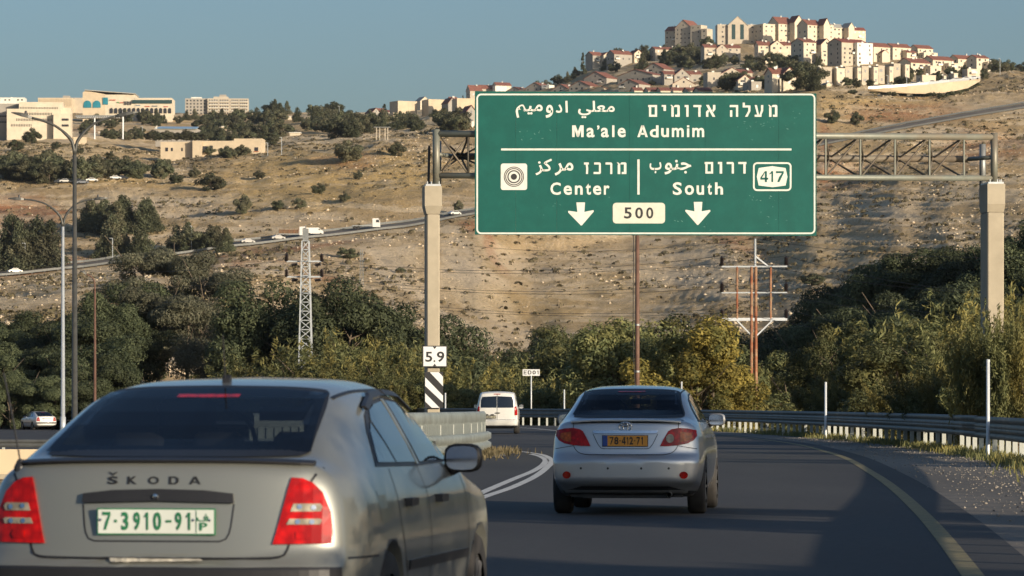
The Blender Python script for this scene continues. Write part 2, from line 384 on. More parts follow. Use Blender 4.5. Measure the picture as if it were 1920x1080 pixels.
    ad = N.new('ShaderNodeMath'); ad.operation = 'ADD'; L.new(fine, ad.inputs[0]); L.new(mul(tiny, .4), ad.inputs[1]); L.new(ad.outputs[0], bp.inputs['Height']); L.new(bp.outputs[0], b.inputs['Normal'])
    o = link_mesh('ground', me, m); tag(o, kind='structure')
    return m
M['hill'] = build_terrain()

# the valley floor goes on behind the camera
_v = []; _n = 24
for j in range(_n+1):
    for i in range(_n+1): _v.append((-400+800*i/_n, 4.2-700*(j/_n)**1.5, -.07+max(0, (j/_n-.35))*60*(.6+.4*math.sin(i*.9+j))))
tag(link_mesh('valley_floor', np_mesh('valley_floor', _v, [(j*(_n+1)+i, (j+1)*(_n+1)+i, (j+1)*(_n+1)+i+1, j*(_n+1)+i+1) for j in range(_n) for i in range(_n)], True), simple('dry_ground', (.34,.26,.15), .95, var=.3, scale=.08)), kind='structure')
# ------------------------------------------------------------------ roads
def ribbon(name, L_, R_, z, m, kind='structure', parent=None, nsub=1):
    """sheet between two polylines of (x,y)"""
    n = len(L_); V = []; Fq = []
    for k, (a, b) in enumerate(zip(L_, R_)):
        zz = z[k] if isinstance(z, (list, tuple, np.ndarray)) else z
        V += [(a[0], a[1], zz), (b[0], b[1], zz)]
    for i in range(n-1): Fq.append((2*i, 2*i+1, 2*i+3, 2*i+2))
    o = link_mesh(name, np_mesh(name, V, Fq), m, parent)
    if kind: tag(o, kind=kind)
    return o
YE = [(0,.7),(12,1.9),(29.5,3.4),(46.4,4.75),(71.7,6.5),(102.7,8.2),(130.8,8.95),(152,8.7),(174,7.4),(208,3.9),(230,.2),(260,-7.5),(300,-20),(340,-36)]
def ye(Y): return float(pchip([a for a, b in YE], [b for a, b in YE], [Y])[0])
ys = list(np.arange(2, 335, 3.0))
ribbon('road_behind', [(-6.2, -120), (-6.2, 2)], [(-6, -120), (1.4, 2)], .001, M['asphalt'])
ribbon('road', [(-6.2 if y < 60 else -7.5 if y < 175 else ye(y)-13, y) for y in ys], [(ye(y)+.55, y) for y in ys], 0.0, M['asphalt'])
def shoulder_edge(y): return float(rail_x(np.array([y]))[0])-.55
ribbon('shoulder', [(ye(y)+.5, y) for y in ys], [(max(shoulder_edge(y)+.35*vnoise(np.array([y/4.]), np.array([0.]), 4)[0], ye(y)+1), y) for y in ys], -.012, M['shoulder'])
def line(name, pts, w, z=.006, m=None, kind='structure'):
    pts = [Vector((p[0], p[1])) for p in pts]
    # densify with a smooth curve
    t = [0]
    for a, b in zip(pts, pts[1:]): t.append(t[-1]+(b-a).length)
    tq = np.linspace(0, t[-1], max(8, int(t[-1]/1.5))); q = pchip(t, [tuple(p) for p in pts], tq)
    d = np.gradient(q, axis=0); d /= np.linalg.norm(d, axis=1)[:, None]; nrm = np.stack([-d[:, 1], d[:, 0]], 1)
    return ribbon(name, (q+nrm*w/2).tolist(), (q-nrm*w/2).tolist(), z, m or M['white_line'], kind)
line('yellow_edge_line', [(b, a) for a, b in YE if a > 1], .17, .004, M['yellow_line'])
def gl(pxy): return [G(a, b)[:2] for a, b in pxy]
line('double_white_line', gl([(760,1010),(895,937),(960,914),(1004,893),(1026,876),(1034,866),(1030,859),(1019,853.5),(998,849.5),(960,845),(893,838.5)]), .14, .004)
line('double_white_line', gl([(740,1005),(890,930),(960,899.5),(1003,881.5),(1020,869.6),(1023,862.5),(1013,856),(995,851.5)]), .14, .004)
line('white_edge_line', gl([(893,843.5),(925,844),(960,846.5)]), .12, .004)
line('white_edge_line', gl([(968,801.5),(1000,803.5),(1044,807.5)]), .16, .004)
# lower carriageway on the left with its kerb
ribbon('left_road', [(-70, y) for y in range(104, 330, 8)], [(-11.8, y) for y in range(104, 330, 8)], -.70, M['asphalt'])
kb = MB()
for a, b in zip(range(-60, -12, 2), range(-58, -10, 2)): kb.box(a+.01, b-.01, 136, 136.3, -.75, -.58)
tag(kb.build('kerb', M['concrete']), kind='structure')
# dirt patch round the nose of the barrier
pts = gl([(884,872),(930,864),(975,858),(985,853),(940,848),(893,845)])
me = bpy.data.meshes.new('dirt_verge'); 
bm = bmesh.new(); vs = [bm.verts.new((x+.1*math.sin(7*i), y, .008)) for i, (x, y) in enumerate([(-9,96),(-6,96),(-2.6,94),(-1.2,92),(-.2,96),(.1,103),(-1.5,106),(-4,108),(-9,108)])]; bm.faces.new(vs); bm.to_mesh(me); bm.free()
tag(link_mesh('dirt_verge', me, M['shoulder']), kind='structure')
# ------------------------------------------------------------------ sign gantry
GT = math.radians(5.0); GX, GY = (812-CX)*110.3/F, 110.3
def ga(px, py, n=0.0):
    """photo pixel -> (u along the beam, z) on the vertical plane n metres in front of the gantry's front face"""
    k = (px-CX)/F; x0 = GX+n*math.sin(GT); y0 = GY-n*math.cos(GT)
    u = (k*y0-x0)/(math.cos(GT)-k*math.sin(GT)); Y = y0+u*math.sin(GT)
    return u, H+(HY-py)*Y/F
gantry = thing('sign_gantry', 'steel lattice gantry on two tan concrete columns spanning the road', 'gantry', (GX, GY, 0), GT)
def gz(py, px=1200): return ga(px, py)[1]
zt, zb = gz(253, 1200), gz(331, 1200); zm = gz(291, 1200); uL, uR = ga(818, 0)[0], ga(1864, 0)[0]
DR = 1.0                                   # depth to the rear chord
def chord(name, y, z, x0, x1, r, m):
    MB().tube([(x0, y, z), (x1, y, z)], r, 12).build(name, m, gantry, True)
chord('top_chord', 0, zt, uL, uR, .092, M['truss']); chord('bottom_chord', 0, zb, uL, uR, .08, M['truss'])
chord('rear_chord', DR, zm, uL+.5, uR-.55, .095, M['truss_rust'])
for u in (uL, uR):
    MB().tube([(u, 0, gz(347)), (u, 0, gz(245))], .10, 14).build('end_post', M['truss'], gantry, True)
    MB().tube([(u+(.12 if u < 3 else -.12), DR, gz(347)), (u+(.12 if u < 3 else -.12), DR, gz(262))], .09, 12).build('rear_post', M['steel_grey'], gantry, True)
    s = 1 if u < 3 else -1
    MB().tube([(u, 0, gz(291)), (u+s*.55, DR, zm)], .06, 8).build('end_brace', M['truss'], gantry, True)
sp = (ga(1613, 0)[0]-ga(1548, 0)[0]); u0 = ga(1548, 0)[0]; k0 = int((u0-uL)//sp)
us = [u0+(i-k0)*sp for i in range(0, k0+6) if uL+.2 < u0+(i-k0)*sp < uR-.2]
vert = MB().tube([(0, 0, zb), (0, 0, zt)], .032, 6).mesh('vertical_strut')
fd = MB().tube([(0, 0, zb), (sp, 0, zt)], .028, 6).mesh('front_diagonal')
ra = [MB().tube([(sp*.27, DR, zm), (dx*sp, 0, zz)], .03, 6).mesh('web_brace') for dx in (0, 1) for zz in (zb, zt)]
for me_, mm in ((vert, 'truss'), (fd, 'truss_rust')): me_.materials.append(M[mm])
for me_ in ra: me_.materials.append(M['truss_rust'])
for u in us:
    inst('vertical_strut', vert, gantry, (u, 0, 0))
    if u+sp <= uR+.1:
        inst('front_diagonal', fd, gantry, (u, 0, 0))
        for me_ in ra: inst('web_brace', me_, gantry, (u, 0, 0))
_ul, _ur = uL+.10, ga(878, 0)[0]
for a_, b_ in (((_ul, zt-.05), (_ur, zb+.05)), ((_ul, zb+.05), (_ur, zt-.05))): MB().tube([(a_[0], .02 if a_[1] > b_[1] else .06, a_[1]), (b_[0], .02 if a_[1] > b_[1] else .06, b_[1])], .026, 6).build('front_diagonal', M['truss_rust'], gantry, True)
for x_, z_ in ((_ul, zt-.08), (_ul, zb+.08), (_ur, zt-.08), (_ur, zb+.08), (_ur+.9, zt), (_ur+.9, zb)): MB().tube([(x_, 0, z_), (uL+.75, DR, zm)], .028, 6).build('web_brace', M['truss_rust'], gantry, True)
MB().tube([(_ur, 0, zb), (_ur, 0, zt)], .03, 6).build('vertical_strut', M['truss_rust'], gantry, True)
def column(u, wf, wc, ztop, zcap, xoff):
    col = MB(); d0, d1 = -.12, .95
    col.bbox(u-wf/2+xoff, u+wf/2+xoff, d0+.05, d1-.05, -.6, zcap-.22, .03)
    col.build('column', M['concrete'], gantry)
    c = MB(); x = u+xoff
    lo = [(x-wf/2, d0+.05), (x+wf/2, d0+.05), (x+wf/2, d1-.05), (x-wf/2, d1-.05)]; hi = [(x-wc/2, d0-.04), (x+wc/2, d0-.04), (x+wc/2, d1+.04), (x-wc/2, d1+.04)]
    vs = [(a, b, zcap-.22) for a, b in lo]+[(a, b, zcap) for a, b in hi]+[(a, b, ztop) for a, b in hi]
    fs = [(3,2,1,0), (8,9,10,11)]+[(r+i, r+(i+1)%4, r+4+(i+1)%4, r+4+i) for r in (0,4) for i in range(4)]
    c.add(vs, fs); c.build('column_cap', M['concrete'], gantry)
    MB().box(x-wc/2+.03, x+wc/2-.03, d0, d1, ztop+.002, ztop+.055).build('base_plate', M['steel_light'], gantry)
    for bx in (-.16, -.05, .05, .16):
        for by in (d0+.06, .14):
            MB().tube([(x+bx, by, ztop+.05), (x+bx, by, ztop+.13)], .018, 6).build('anchor_bolt', M['steel_light'], gantry)
column(ga(812, 0)[0], .36, .475, gz(351), gz(388), 0)
column(ga(1866, 0)[0], .47, .50, gz(345, 1860), gz(383, 1860), .0)
MB().tube([(uL-.18, .2, gz(275)), (uL-.2, .2, gz(340)), (uL-.12, .25, gz(360))], .035, 6).build('cable_conduit', M['black'], gantry)

# the big green sign: its own object hung on the gantry
NS = .22
def sg(px, py): return ga(px, py, NS)
(sx0, _), (sx1, _) = sg(890.5, 0), sg(1531, 0)
sign = thing('direction_sign', 'big green motorway sign reading Center and South with two white arrows', 'road sign',
             (GX+NS*math.sin(GT), GY-NS*math.cos(GT), 0), GT)
def sz(py): return sg(1210, py)[1]
# three panels side by side with fine joints
ed = [890.5, 967, 1044, 1180, 1322, 1460, 1531]
for a, b in zip(ed, ed[1:]):
    xa, xb = sg(a, 0)[0]+.002, sg(b, 0)[0]-.002
    MB().box(xa, xb, 0, .035, sz(441), sz(173)).build('sign_panel', M['sign_green'], sign)
for a in (945, 1120, 1300, 1475):
    x = sg(a, 0)[0]; MB().box(x-.05, x+.05, .037, .12, sz(436), sz(178)).build('rear_bracket', M['steel_grey'], sign)
def flat(name, polys, m, y0=-.004, th=.006, holes=None, parent=None):
    """thin raised lettering sheet from closed pixel outlines"""
    mb = MB()
    for pl in polys: mb.prism([sg(*p) for p in pl], y0, y0+th)
    return mb.build(name, m, parent or sign)
def rrect(x0, y0, x1, y1, r, n=5):
    o = []
    for cx, cy, a0 in ((x1-r, y0+r, -90), (x1-r, y1-r, 0), (x0+r, y1-r, 90), (x0+r, y0+r, 180)):
        for i in range(n+1):
            a = math.radians(a0+90*i/n); o.append((cx+r*math.cos(a), cy+r*math.sin(a)))
    return o
def frame(name, x0, y0, x1, y1, r, w_, m, y=-.004):
    a = rrect(x0, y0, x1, y1, r); b = rrect(x0+w_, y0+w_, x1-w_, y1-w_, max(r-w_, .5)); n = len(a)
    A = [sg(*p) for p in a]; B = [sg(*p) for p in b]; mb = MB()
    vs = [(x, y, z) for x, z in A]+[(x, y, z) for x, z in B]
    mb.add(vs, [(i, (i+1)%n, (i+1)%n+n, i+n) for i in range(n)]); return mb.build(name, m, sign, fix=False)
frame('border_line', 893.2, 175.6, 1528.8, 439.0, 9, 3.0, M['sign_white'])
flat('divider_line', [[(939.5,278.4),(1484,278.4),(1484,282),(939.5,282)]], M['sign_white'])
flat('divider_line', [[(1195,299),(1199.2,299),(1199.2,364.8),(1195,364.8)]], M['sign_white'])
glyph_cache = {}
def _r(x0, x1, y0, y1): return [(x0,y0),(x1,y0),(x1,y1),(x0,y1)]
BLOCK = {
 'D': [_r(0,.26,0,1),[(.26,.82),(.26,1),(.70,1),(1,.74),(.74,.66),(.60,.82)],_r(.74,1,.26,.74),[(.26,0),(.26,.18),(.60,.18),(.74,.34),(1,.26),(.70,0)]],   # square sign lettering drawn as strokes in a unit box
 'ם': [_r(0,1,.82,1),_r(.09,.34,0,.82),_r(.75,1,0,.82),_r(.34,.75,0,.18)],
 'ד': [_r(0,1,.82,1),_r(.62,.90,0,.82)],
 'ו': [_r(0,1,.82,1),_r(.42,1,0,.82)],
 'ר': [[(0,.82),(1,.82),(1,.9),(.85,1),(0,1)],_r(.70,1,0,.82)],
 'ה': [_r(0,1,.82,1),_r(.74,1,0,.82),_r(.03,.30,0,.56)],
 'ז': [_r(0,1,.82,1),[(.35,.82),(.78,.82),(.88,.5),(.82,0),(.40,0),(.46,.5)]],
 'כ': [[(.08,.82),(1,.82),(1,.9),(.88,1),(.08,1)],_r(.73,1,.18,.82),[(0,0),(.88,0),(1,.1),(1,.18),(0,.18)]],
 'מ': [[(0,1),(.14,1),(.34,.84),(.34,.66),(.20,.78)],_r(.10,.36,0,.80),[(.40,.82),(1,.82),(1,.92),(.90,1),(.50,1),(.36,.88)],_r(.74,1,.18,.82),_r(.52,1,0,.18)],
 'ל': [_r(0,.28,.66,1),[(.28,.66),(1,.66),(1,.80),(.28,.80)],[(.72,.66),(1,.66),(1,.40),(.62,0),(.30,0),(.72,.42)]],
 'ע': [[(0,1),(.26,1),(.50,.18),(.30,.18)],[(.74,1),(1,1),(1,.55),(.80,.18),(.56,.18),(.74,.55)],_r(0,.80,0,.18)],
 'א': [[(0,1),(.30,1),(1,0),(.70,0)],[(.74,1),(1,1),(1,.62),(.78,.40),(.66,.55),(.74,.66)],[(0,0),(.25,0),(.25,.34),(.36,.44),(.22,.60),(0,.42)]],
 'י': [_r(0,1,.70,1),_r(.42,1,0,.70)],
 'l': [_r(0,1,0,1)], '.': [_r(0,1,0,1)], '-': [_r(0,1,0,1)], '·': [_r(0,1,0,1)], 'i': [_r(0,1,0,.74),_r(0,1,.83,1)],
 '1': [_r(.52,1,0,1),[(0,.68),(.52,.80),(.52,1),(.46,1),(.30,.86),(0,.82)]],
 'M': [_r(0,.22,0,1),_r(.78,1,0,1),[(.22,1),(.30,1),(.56,.30),(.56,0),(.42,0),(.22,.62)],[(.78,1),(.70,1),(.44,.30),(.44,0),(.58,0),(.78,.62)]],
 'A': [[(0,0),(.23,0),(.62,1),(.38,1)],[(.77,0),(1,0),(.62,1),(.38,1)],_r(.25,.75,.2,.36)],
 '4': [_r(.58,.83,0,1),[(0,.22),(1,.22),(1,.40),(0,.40)],[(0,.40),(.22,.40),(.68,1),(.58,1)]],
 '7': [_r(0,1,.82,1),[(.76,.82),(1,.82),(.44,0),(.17,0),(.40,.45)]],
 'E': [_r(0,.26,0,1),_r(.26,1,.82,1),_r(.26,.92,.41,.59),_r(.26,1,0,.18)],
}
def glyph_raw(s, off=0.0, sh=0):
    key = (s, off)
    if key not in glyph_cache:
        c = bpy.data.curves.new('t', 'FONT'); c.body = s; c.offset = off; c.resolution_u = 3
        o = bpy.data.objects.new('t', c); COL.objects.link(o)
        dg = bpy.context.evaluated_depsgraph_get(); me_ = bpy.data.meshes.new_from_object(o.evaluated_get(dg))
        V = np.array([v.co[:2] for v in me_.vertices]); T = [tuple(p.vertices) for p in me_.polygons]
        bpy.data.objects.remove(o); bpy.data.curves.remove(c); bpy.data.meshes.remove(me_)
        V -= V.min(0); V /= V.max(0); glyph_cache[key] = (V, T)
    return glyph_cache[key]
def glyph(s, x0, x1, y0, y1, m, fn, y=-.004, off=.022, name='letter', parent=None):
    """one character (or joined word) fitted into a pixel box"""
    if s in BLOCK:
        V, T = [], []
        for k_, pl in enumerate(BLOCK[s]):
            T.append(tuple(range(len(V), len(V)+len(pl)))); V += pl
    else: V, T = glyph_raw(s, off)
    vs = []
    for a, b in V:
        q = fn(x0+(x1-x0)*a, y1-(y1-y0)*b); vs.append((q[0], y, q[1]) if len(q) == 2 else q)
    mb = MB(); mb.add(vs, [t for t in T]); return mb.build(name, m, parent, fix=False)
W_ = M['sign_white']
def word(chars, m=W_, off=.03, name='letter'):
    for s, x0, x1, y0, y1 in chars: glyph(s, x0, x1, y0, y1, m, sg, off=off, name=name, parent=sign)
# Hebrew
word([('מ',1440.3,1457.5,196.7,219),('ע',1415,1431,197,219),('ל',1392.5,1407,192.5,219),('ה',1368.3,1384,196.9,219),('א',1323.7,1341.3,196.7,219),('ד',1300,1315,196.9,219),
      ('ו',1283.7,1291,196.9,219),('מ',1257,1274.5,196.7,219),('י',1240.6,1248.7,196.9,208),('ם',1215.3,1232,196.9,219),
      ('מ',1156.4,1174.5,304.4,326.3),('ר',1135.3,1148,304.6,326.3),('כ',1113,1126.6,304.6,326.3),('ז',1095,1104,304.6,326.3),
      ('ד',1384.2,1399.5,303.7,325.5),('ר',1362.5,1376,303.7,325.5),('ו',1346,1354,303.7,325.5),('ם',1321.2,1337,303.7,325.5)], off=.02, name='hebrew_letter')
# Arabic, joined forms in visual order
word([('\uFEF2\uFEE0\uFECC\uFEE3',1084,1152.5,189,221.5),('\uFEE2\uFEF4\uFEE3',967,1017.5,196,221),('\uFEED',1023,1037,196.5,221),('\uFEA9',1042,1054,195.5,211.5),('\uFE8D',1060,1064.6,189,211),
      ('\uFEB0\uFEDB',1004,1035,297.5,328.5),('\uFEAE\uFEE3',1040,1075,305,329),('\uFEEE\uFEE8\uFE9F',1246,1296,299.7,327),('\uFE8F',1218,1240,303.8,325)], off=.018, name='arabic_word')
# Latin
word([('M',1072.8,1094.3,235,257),('a',1099.7,1114.7,239.5,257.6),("\u2019",1119.5,1124,235,243.4),('a',1126.8,1141.4,239.5,257.6),('l',1147.8,1152,235,257),('e',1158,1173.2,239.5,257.6),
      ('A',1195,1214.7,235,257),('d',1218.3,1234.7,235,257.5),('u',1239.7,1254.2,240.1,257.4),('m',1259.7,1282,239.7,257),('i',1288,1292.3,235,257),('m',1298,1320.3,239.7,257),
      ('C',1032,1051.4,342,365.5),('e',1056.7,1072.3,347.7,365.5),('n',1077.9,1092.5,347.7,365),('t',1098.2,1108,344,365.2),('e',1111.8,1127.3,347.7,365.5),('r',1132.2,1142.8,347.7,365),
      ('S',1261.4,1278.5,341.7,365.5),('o',1284,1301.1,347,365.5),('u',1306,1320,347.6,365.5),('t',1326.5,1334.6,343.6,365.2),('h',1340.6,1355.6,342,364.8)], off=.022)
# arrows
flat('arrow', [[(1080.6,379.5),(1097,379.5),(1095.6,397.3),(1112.5,394),(1113.6,396.3),(1091,422.6),(1089,422.6),(1065,398),(1065.8,395.2),(1082.6,397.5)]], W_)
flat('arrow', [[(1300.8,378.6),(1316.9,378.6),(1315.5,396.3),(1331,393.4),(1332.2,395.8),(1309.2,421.8),(1307.2,421.8),(1284.7,395.8),(1285.6,393.2),(1302.2,396.3)]], W_)
# 500 plate, 417 shield, centre symbol
flat('number_plate', [rrect(1148.9,380.2,1246.9,419,6.5)], M['plate_cream'], -.012, .010)
for s, a, b in (('5',1170,1184.4),('0',1190.8,1205.5),('0',1211.5,1225)): glyph(s, a, b, 388.8, 410, M['black'], sg, y=-.014, off=.022, name='numeral', parent=sign)
frame('shield_outline', 1411.8, 304.2, 1484, 358.2, 8, 3.2, W_)
oc = [(1422.6,315),(1447.7,311.5),(1473,315),(1476.4,331.2),(1473,347.8),(1448.5,351),(1422.6,347.8),(1419,331.2)]
flat('shield', [oc], W_)
for s, a, b in (('4',1425.5,1440.4),('1',1442.8,1449.6),('7',1454.8,1469.5)): glyph(s, a, b, 321, 341.4, M['sign_green'], sg, y=-.007, off=.022, name='numeral', parent=sign)
flat('symbol_plate', [rrect(938.9,306.6,988.3,356.2,4.5)], W_, -.008, .008)
def annulus(name, cx, cy, r0, r1, m, y, n=40):
    mb = MB(); vs = []
    for r in (r0, r1):
        for i in range(n):
            q = sg(cx+r*math.cos(2*math.pi*i/n), cy+r*math.sin(2*math.pi*i/n)); vs.append((q[0], y, q[1]))
    mb.add(vs, [(i, (i+1)%n, (i+1)%n+n, i+n) for i in range(n)]); mb.build(name, m, sign, fix=False)
for r0, r1 in ((17.4,18.9),(14.4,16.1),(10.0,12.3),(.01,5.8)): annulus('ring', 963.5, 331.4, r0, r1, M['black'], -.011)
# scratches and bird marks
sc = MB()
for i in range(90):
    cx, cy = random.choice([(1415,236),(1445,236),(1060,395),(1435,405),(1450,370),(1150,400),(1480,225),(1300,420),(1000,250)]); x = cx+random.gauss(0, 22); y = cy+random.gauss(0, 10)
    if not (905 < x < 1520 and 185 < y < 432): continue
    a = random.uniform(-1, 1); l = random.uniform(.4, 3.0); w2 = random.uniform(.18, .4)
    dx, dy = l*math.cos(a), l*math.sin(a)
    sc.add([(q[0], -.0015, q[1]) for q in (sg(x-dx, y-dy), sg(x+w2, y-w2), sg(x+dx, y+dy), sg(x-w2, y+w2))], [(0,1,2,3)])
o = sc.build('scratch_marks', simple('scratch', (.18,.38,.32), .5), sign); tag(o, kind='stuff')
# clearance plate and striped board on the left column
UL = ga(812, 0)[0]
def lp(px, py): return ga(px, py, .20)
cp = thing('clearance_sign', 'square white height limit plate reading 5.9 on the left gantry column', 'sign', (GX+.20*math.sin(GT), GY-.20*math.cos(GT), 0), GT)
def box_px(nm, x0, y0, x1, y1, d0, d1, m, par, fn=lp):
    a = fn(x0, y1); b = fn(x1, y0); return MB().box(a[0], b[0], d0, d1, a[1], b[1]).build(nm, m, par)
box_px('border_plate', 792.2, 648.2, 838.4, 688.2, 0, .02, M['black'], cp); box_px('face_plate', 793.9, 649.9, 836.7, 686.5, -.004, .001, M['white_board'], cp)
for s, a, b, y0, y1 in (('5',797.5,810.5,659.5,678.6),('.',813,816,675.5,678.6),('9',819,833.2,659,678.8)): glyph(s, a, b, y0, y1, M['black'], lp, y=-.006, off=.022, name='numeral', parent=cp)
for tr in ([(811.5,650),(818.5,650),(815,654.6)], [(811.5,686.4),(818.5,686.4),(815,681.8)]):
    MB().prism([lp(*p) for p in tr], -.006, -.002).build('marker_triangle', M['black'], cp)
for zz in (652, 684): box_px('strap', 801, zz, 829, zz+1.6, .021, .10, M['steel_grey'], cp)
sb = thing('hazard_board', 'tall striped black and white warning board below the 5.9 plate', 'sign', (GX+.20*math.sin(GT), GY-.20*math.cos(GT), 0), GT)
box_px('board', 796.8, 697.2, 831, 765, 0, .02, M['black'], sb)
for pl in ([(805.8,697.8),(822.6,697.8),(830.6,706.4),(830.6,724.2)], [(797.2,707.6),(830.6,741.8),(830.6,754.8),(797.2,723.6)], [(797.2,737.4),(824.2,764.6),(809.6,764.6),(797.2,752.8)]):
    MB().prism([lp(*p) for p in pl], -.004, -.001).build('white_stripe', M['white_board'], sb)
for zz in (700, 760): box_px('strap', 801, zz, 829, zz+1.6, .021, .10, M['steel_grey'], sb)

# ------------------------------------------------------------------ guardrails
def wbeam_profile(z0, z1, d=.08, ridges=2):
    h = z1-z0; o = []
    for r in range(ridges):
        a = z0+h*r/ridges; s = h/ridges
        o += [(0, a+s*.02), (d, a+s*.22), (d, a+s*.78), (0, a+s*.98)]
    return o
def sweep(name, path, prof, m, parent, thick=.006, smooth=False):
    """profile (offset to the right-hand normal, z) swept along (x,y) path"""
    n = len(path); q = np.array(path); d = np.gradient(q, axis=0); d /= np.linalg.norm(d, axis=1)[:, None]; nr = np.stack([d[:, 1], -d[:, 0]], 1)
    k = len(prof); V = []; Fq = []
    for th in (0, -thick):
        for i in range(n):
            for (o_, z) in prof: V.append((q[i,0]+nr[i,0]*(o_+th), q[i,1]+nr[i,1]*(o_+th), z))
    for s in (0, 1):
        for i in range(n-1):
            for j in range(k-1):
                a = s*n*k+i*k+j; f = (a, a+1, a+k+1, a+k); Fq.append(f if s else f[::-1])
    for i in range(n-1):
        a = i*k; b = n*k+i*k; Fq.append((a, a+k, b+k, b)); a += k-1; b += k-1; Fq.append((a, a+k, b+k, b))
    return link_mesh(name, np_mesh(name, V, Fq), m, parent, smooth)
def path_along(fn, y0, y1, step=2.0):
    return [(fn(y), y) for y in np.arange(y0, y1, step)]
rx = lambda y: float(rail_x(np.array([y]))[0])
gr = thing('guardrail', 'long grey steel guardrail with two stacked beams following the right side of the bend', 'guardrail', (rx(86), 86, 0))
class Off:  # children are modelled in world space, so shift them back to the thing's origin
    pass
def rel(o, t):
    o.location = tuple(-c for c in t.location) if t.rotation_euler.z == 0 else o.location
    return o
def dens(pts, step):
    pts = np.array(pts, float); t = np.concatenate([[0], np.cumsum(np.linalg.norm(np.diff(pts, axis=0), axis=1))]); n = max(2, int(t[-1]/step)+1)
    return pchip(t, pts, np.linspace(0, t[-1], n))
rp_ = dens([(rx(max(y, 0))+min(y, 0)*.06, y) for y in list(np.arange(-36, 340, 6))], 2.0)
nearp = rp_[rp_[:, 1] < 104]; farp = rp_[rp_[:, 1] >= 98]
# beams face the road (left): profile offsets negative
def beamset(path, z1, z2, mname, lift=0):
    # a panel every 4 m, lapped over the next
    i = 0
    while i < len(path)-2:
        seg = path[i:i+3]
        s2 = seg+0.0
        for (a, b) in ((z1-.31, z1), (z2-.30, z2))[:1 if s2[0, 1] < 80 else 2]:
            pf = [(-x, z) for x, z in wbeam_profile(a, b)]
            rel(sweep('beam', s2, pf, M[mname], gr), gr)
        i += 2
beamset(farp, .98, .74, 'rail_dark'); beamset(nearp, .96, .72, 'rail_dark')
post = MB().box(.0, .11, -.035, .035, -.45, 0).mesh('rail_post'); post.materials.append(M['rail_post'])
blk = MB().box(-.0, .10, -.04, .04, -.20, .20).mesh('spacer'); blk.materials.append(M['rail'])
cnt = 0
for i, (x, y) in enumerate(rp_):
    if y > 300: break
    top = .90 if y < 104 else .95
    o = inst('post', post, gr); o.scale = (1.0, 1.15, (top+.35)/.45); o.location = (x+.02-gr.location.x, y-gr.location.y, top-gr.location.z)
# white tops lower fence pickets seen beneath the beams: a short bar fence behind
# left barrier round the gore
lb_pts = dens([(-5.4,83.2),(-3.9,85.3),(-2.7,87.4),(-2.05,89.6),(-1.5,93.5),(-1.12,98),(-.85,103),(-.72,107.5)], .8)
lb = thing('crash_barrier', 'grey green double crash barrier curving round the foot of the left gantry column', 'guardrail', (-2.0, 89, 0))
def lbs(name, pf, m, path=lb_pts): return rel(sweep(name, path, pf, m, lb), lb)
for i in range(0, len(lb_pts)-5, 5):
    seg = lb_pts[i:i+6]
    lbs('upper_beam', [(x, z) for x, z in wbeam_profile(.76, 1.08, .05, 1)], M['rail'], seg)
seg_n = len(lb_pts)
for i in range(0, seg_n-5, 5):
    seg = lb_pts[i:i+6]
    lbs('lower_beam', [(x+.10, z) for x, z in wbeam_profile(.04, .55, .09, 2)], M['rail'], seg)
sl = MB().box(-.01, .02, -.11, .11, .50, .80).mesh('slat'); sl.materials.append(M['rail'])
sp2 = MB().box(-.05, .03, -.05, .05, -.3, .78).mesh('post'); sp2.materials.append(M['rail_post'])
fine = dens(lb_pts[:], .27)
for i in range(len(fine)-1):
    d = fine[i+1]-fine[i]; a = math.atan2(d[1], d[0])-math.pi/2
    inst('slat', sl, lb, (fine[i,0]-lb.location.x, fine[i,1]-lb.location.y, 0), (0, 0, a))
for i in range(0, len(lb_pts), 3):
    j = min(i, len(lb_pts)-2); d = lb_pts[j+1]-lb_pts[j]; a = math.atan2(d[1], d[0])-math.pi/2
    inst('post', sp2, lb, (lb_pts[i,0]-lb.location.x, lb_pts[i,1]-lb.location.y, 0), (0, 0, a))
# guardrails of the lower carriageway, far left
for nm, yy, z, lab, mm in (('guardrail', 158, -.72, 'low dark guardrail with pale post slots below the white car at far left', 'rail_dark'), ('guardrail', 318, -.72, 'thin dark guardrail behind the white car at far left', 'rail_dark')):
    t = thing(nm, lab, 'guardrail', (-26, yy, z))
    pth = dens([(-60, yy+6), (-26, yy), (-8, yy-3)], 2.0)-np.array([-26, yy])
    for a, b in ((.28, .60),):
        sweep('beam', pth, [(x, zz) for x, zz in wbeam_profile(a, b)], M[mm], t)
    for x, y in pth:
        inst('post', post, t, (x, y+.05, .5), (0, 0, 0), (1, 1.3, 1.4))
# low concrete barrier at the left edge
t = thing('concrete_barrier', 'low tan concrete barrier catching the sun left of the grey car', 'barrier', (-9.2, 69.5, 0))
for i in range(5):
    MB().prism([(0,-.05),(2.95,-.05),(2.95,.475),(0,.475)], -.12, .12).build('barrier_block', M['concrete_tan'], t).location = (-9+i*3.0, i*.12, 0)
MB().box(-9, 6, -.28, -.14, -.05, .05).build('footing', M['concrete'], t)

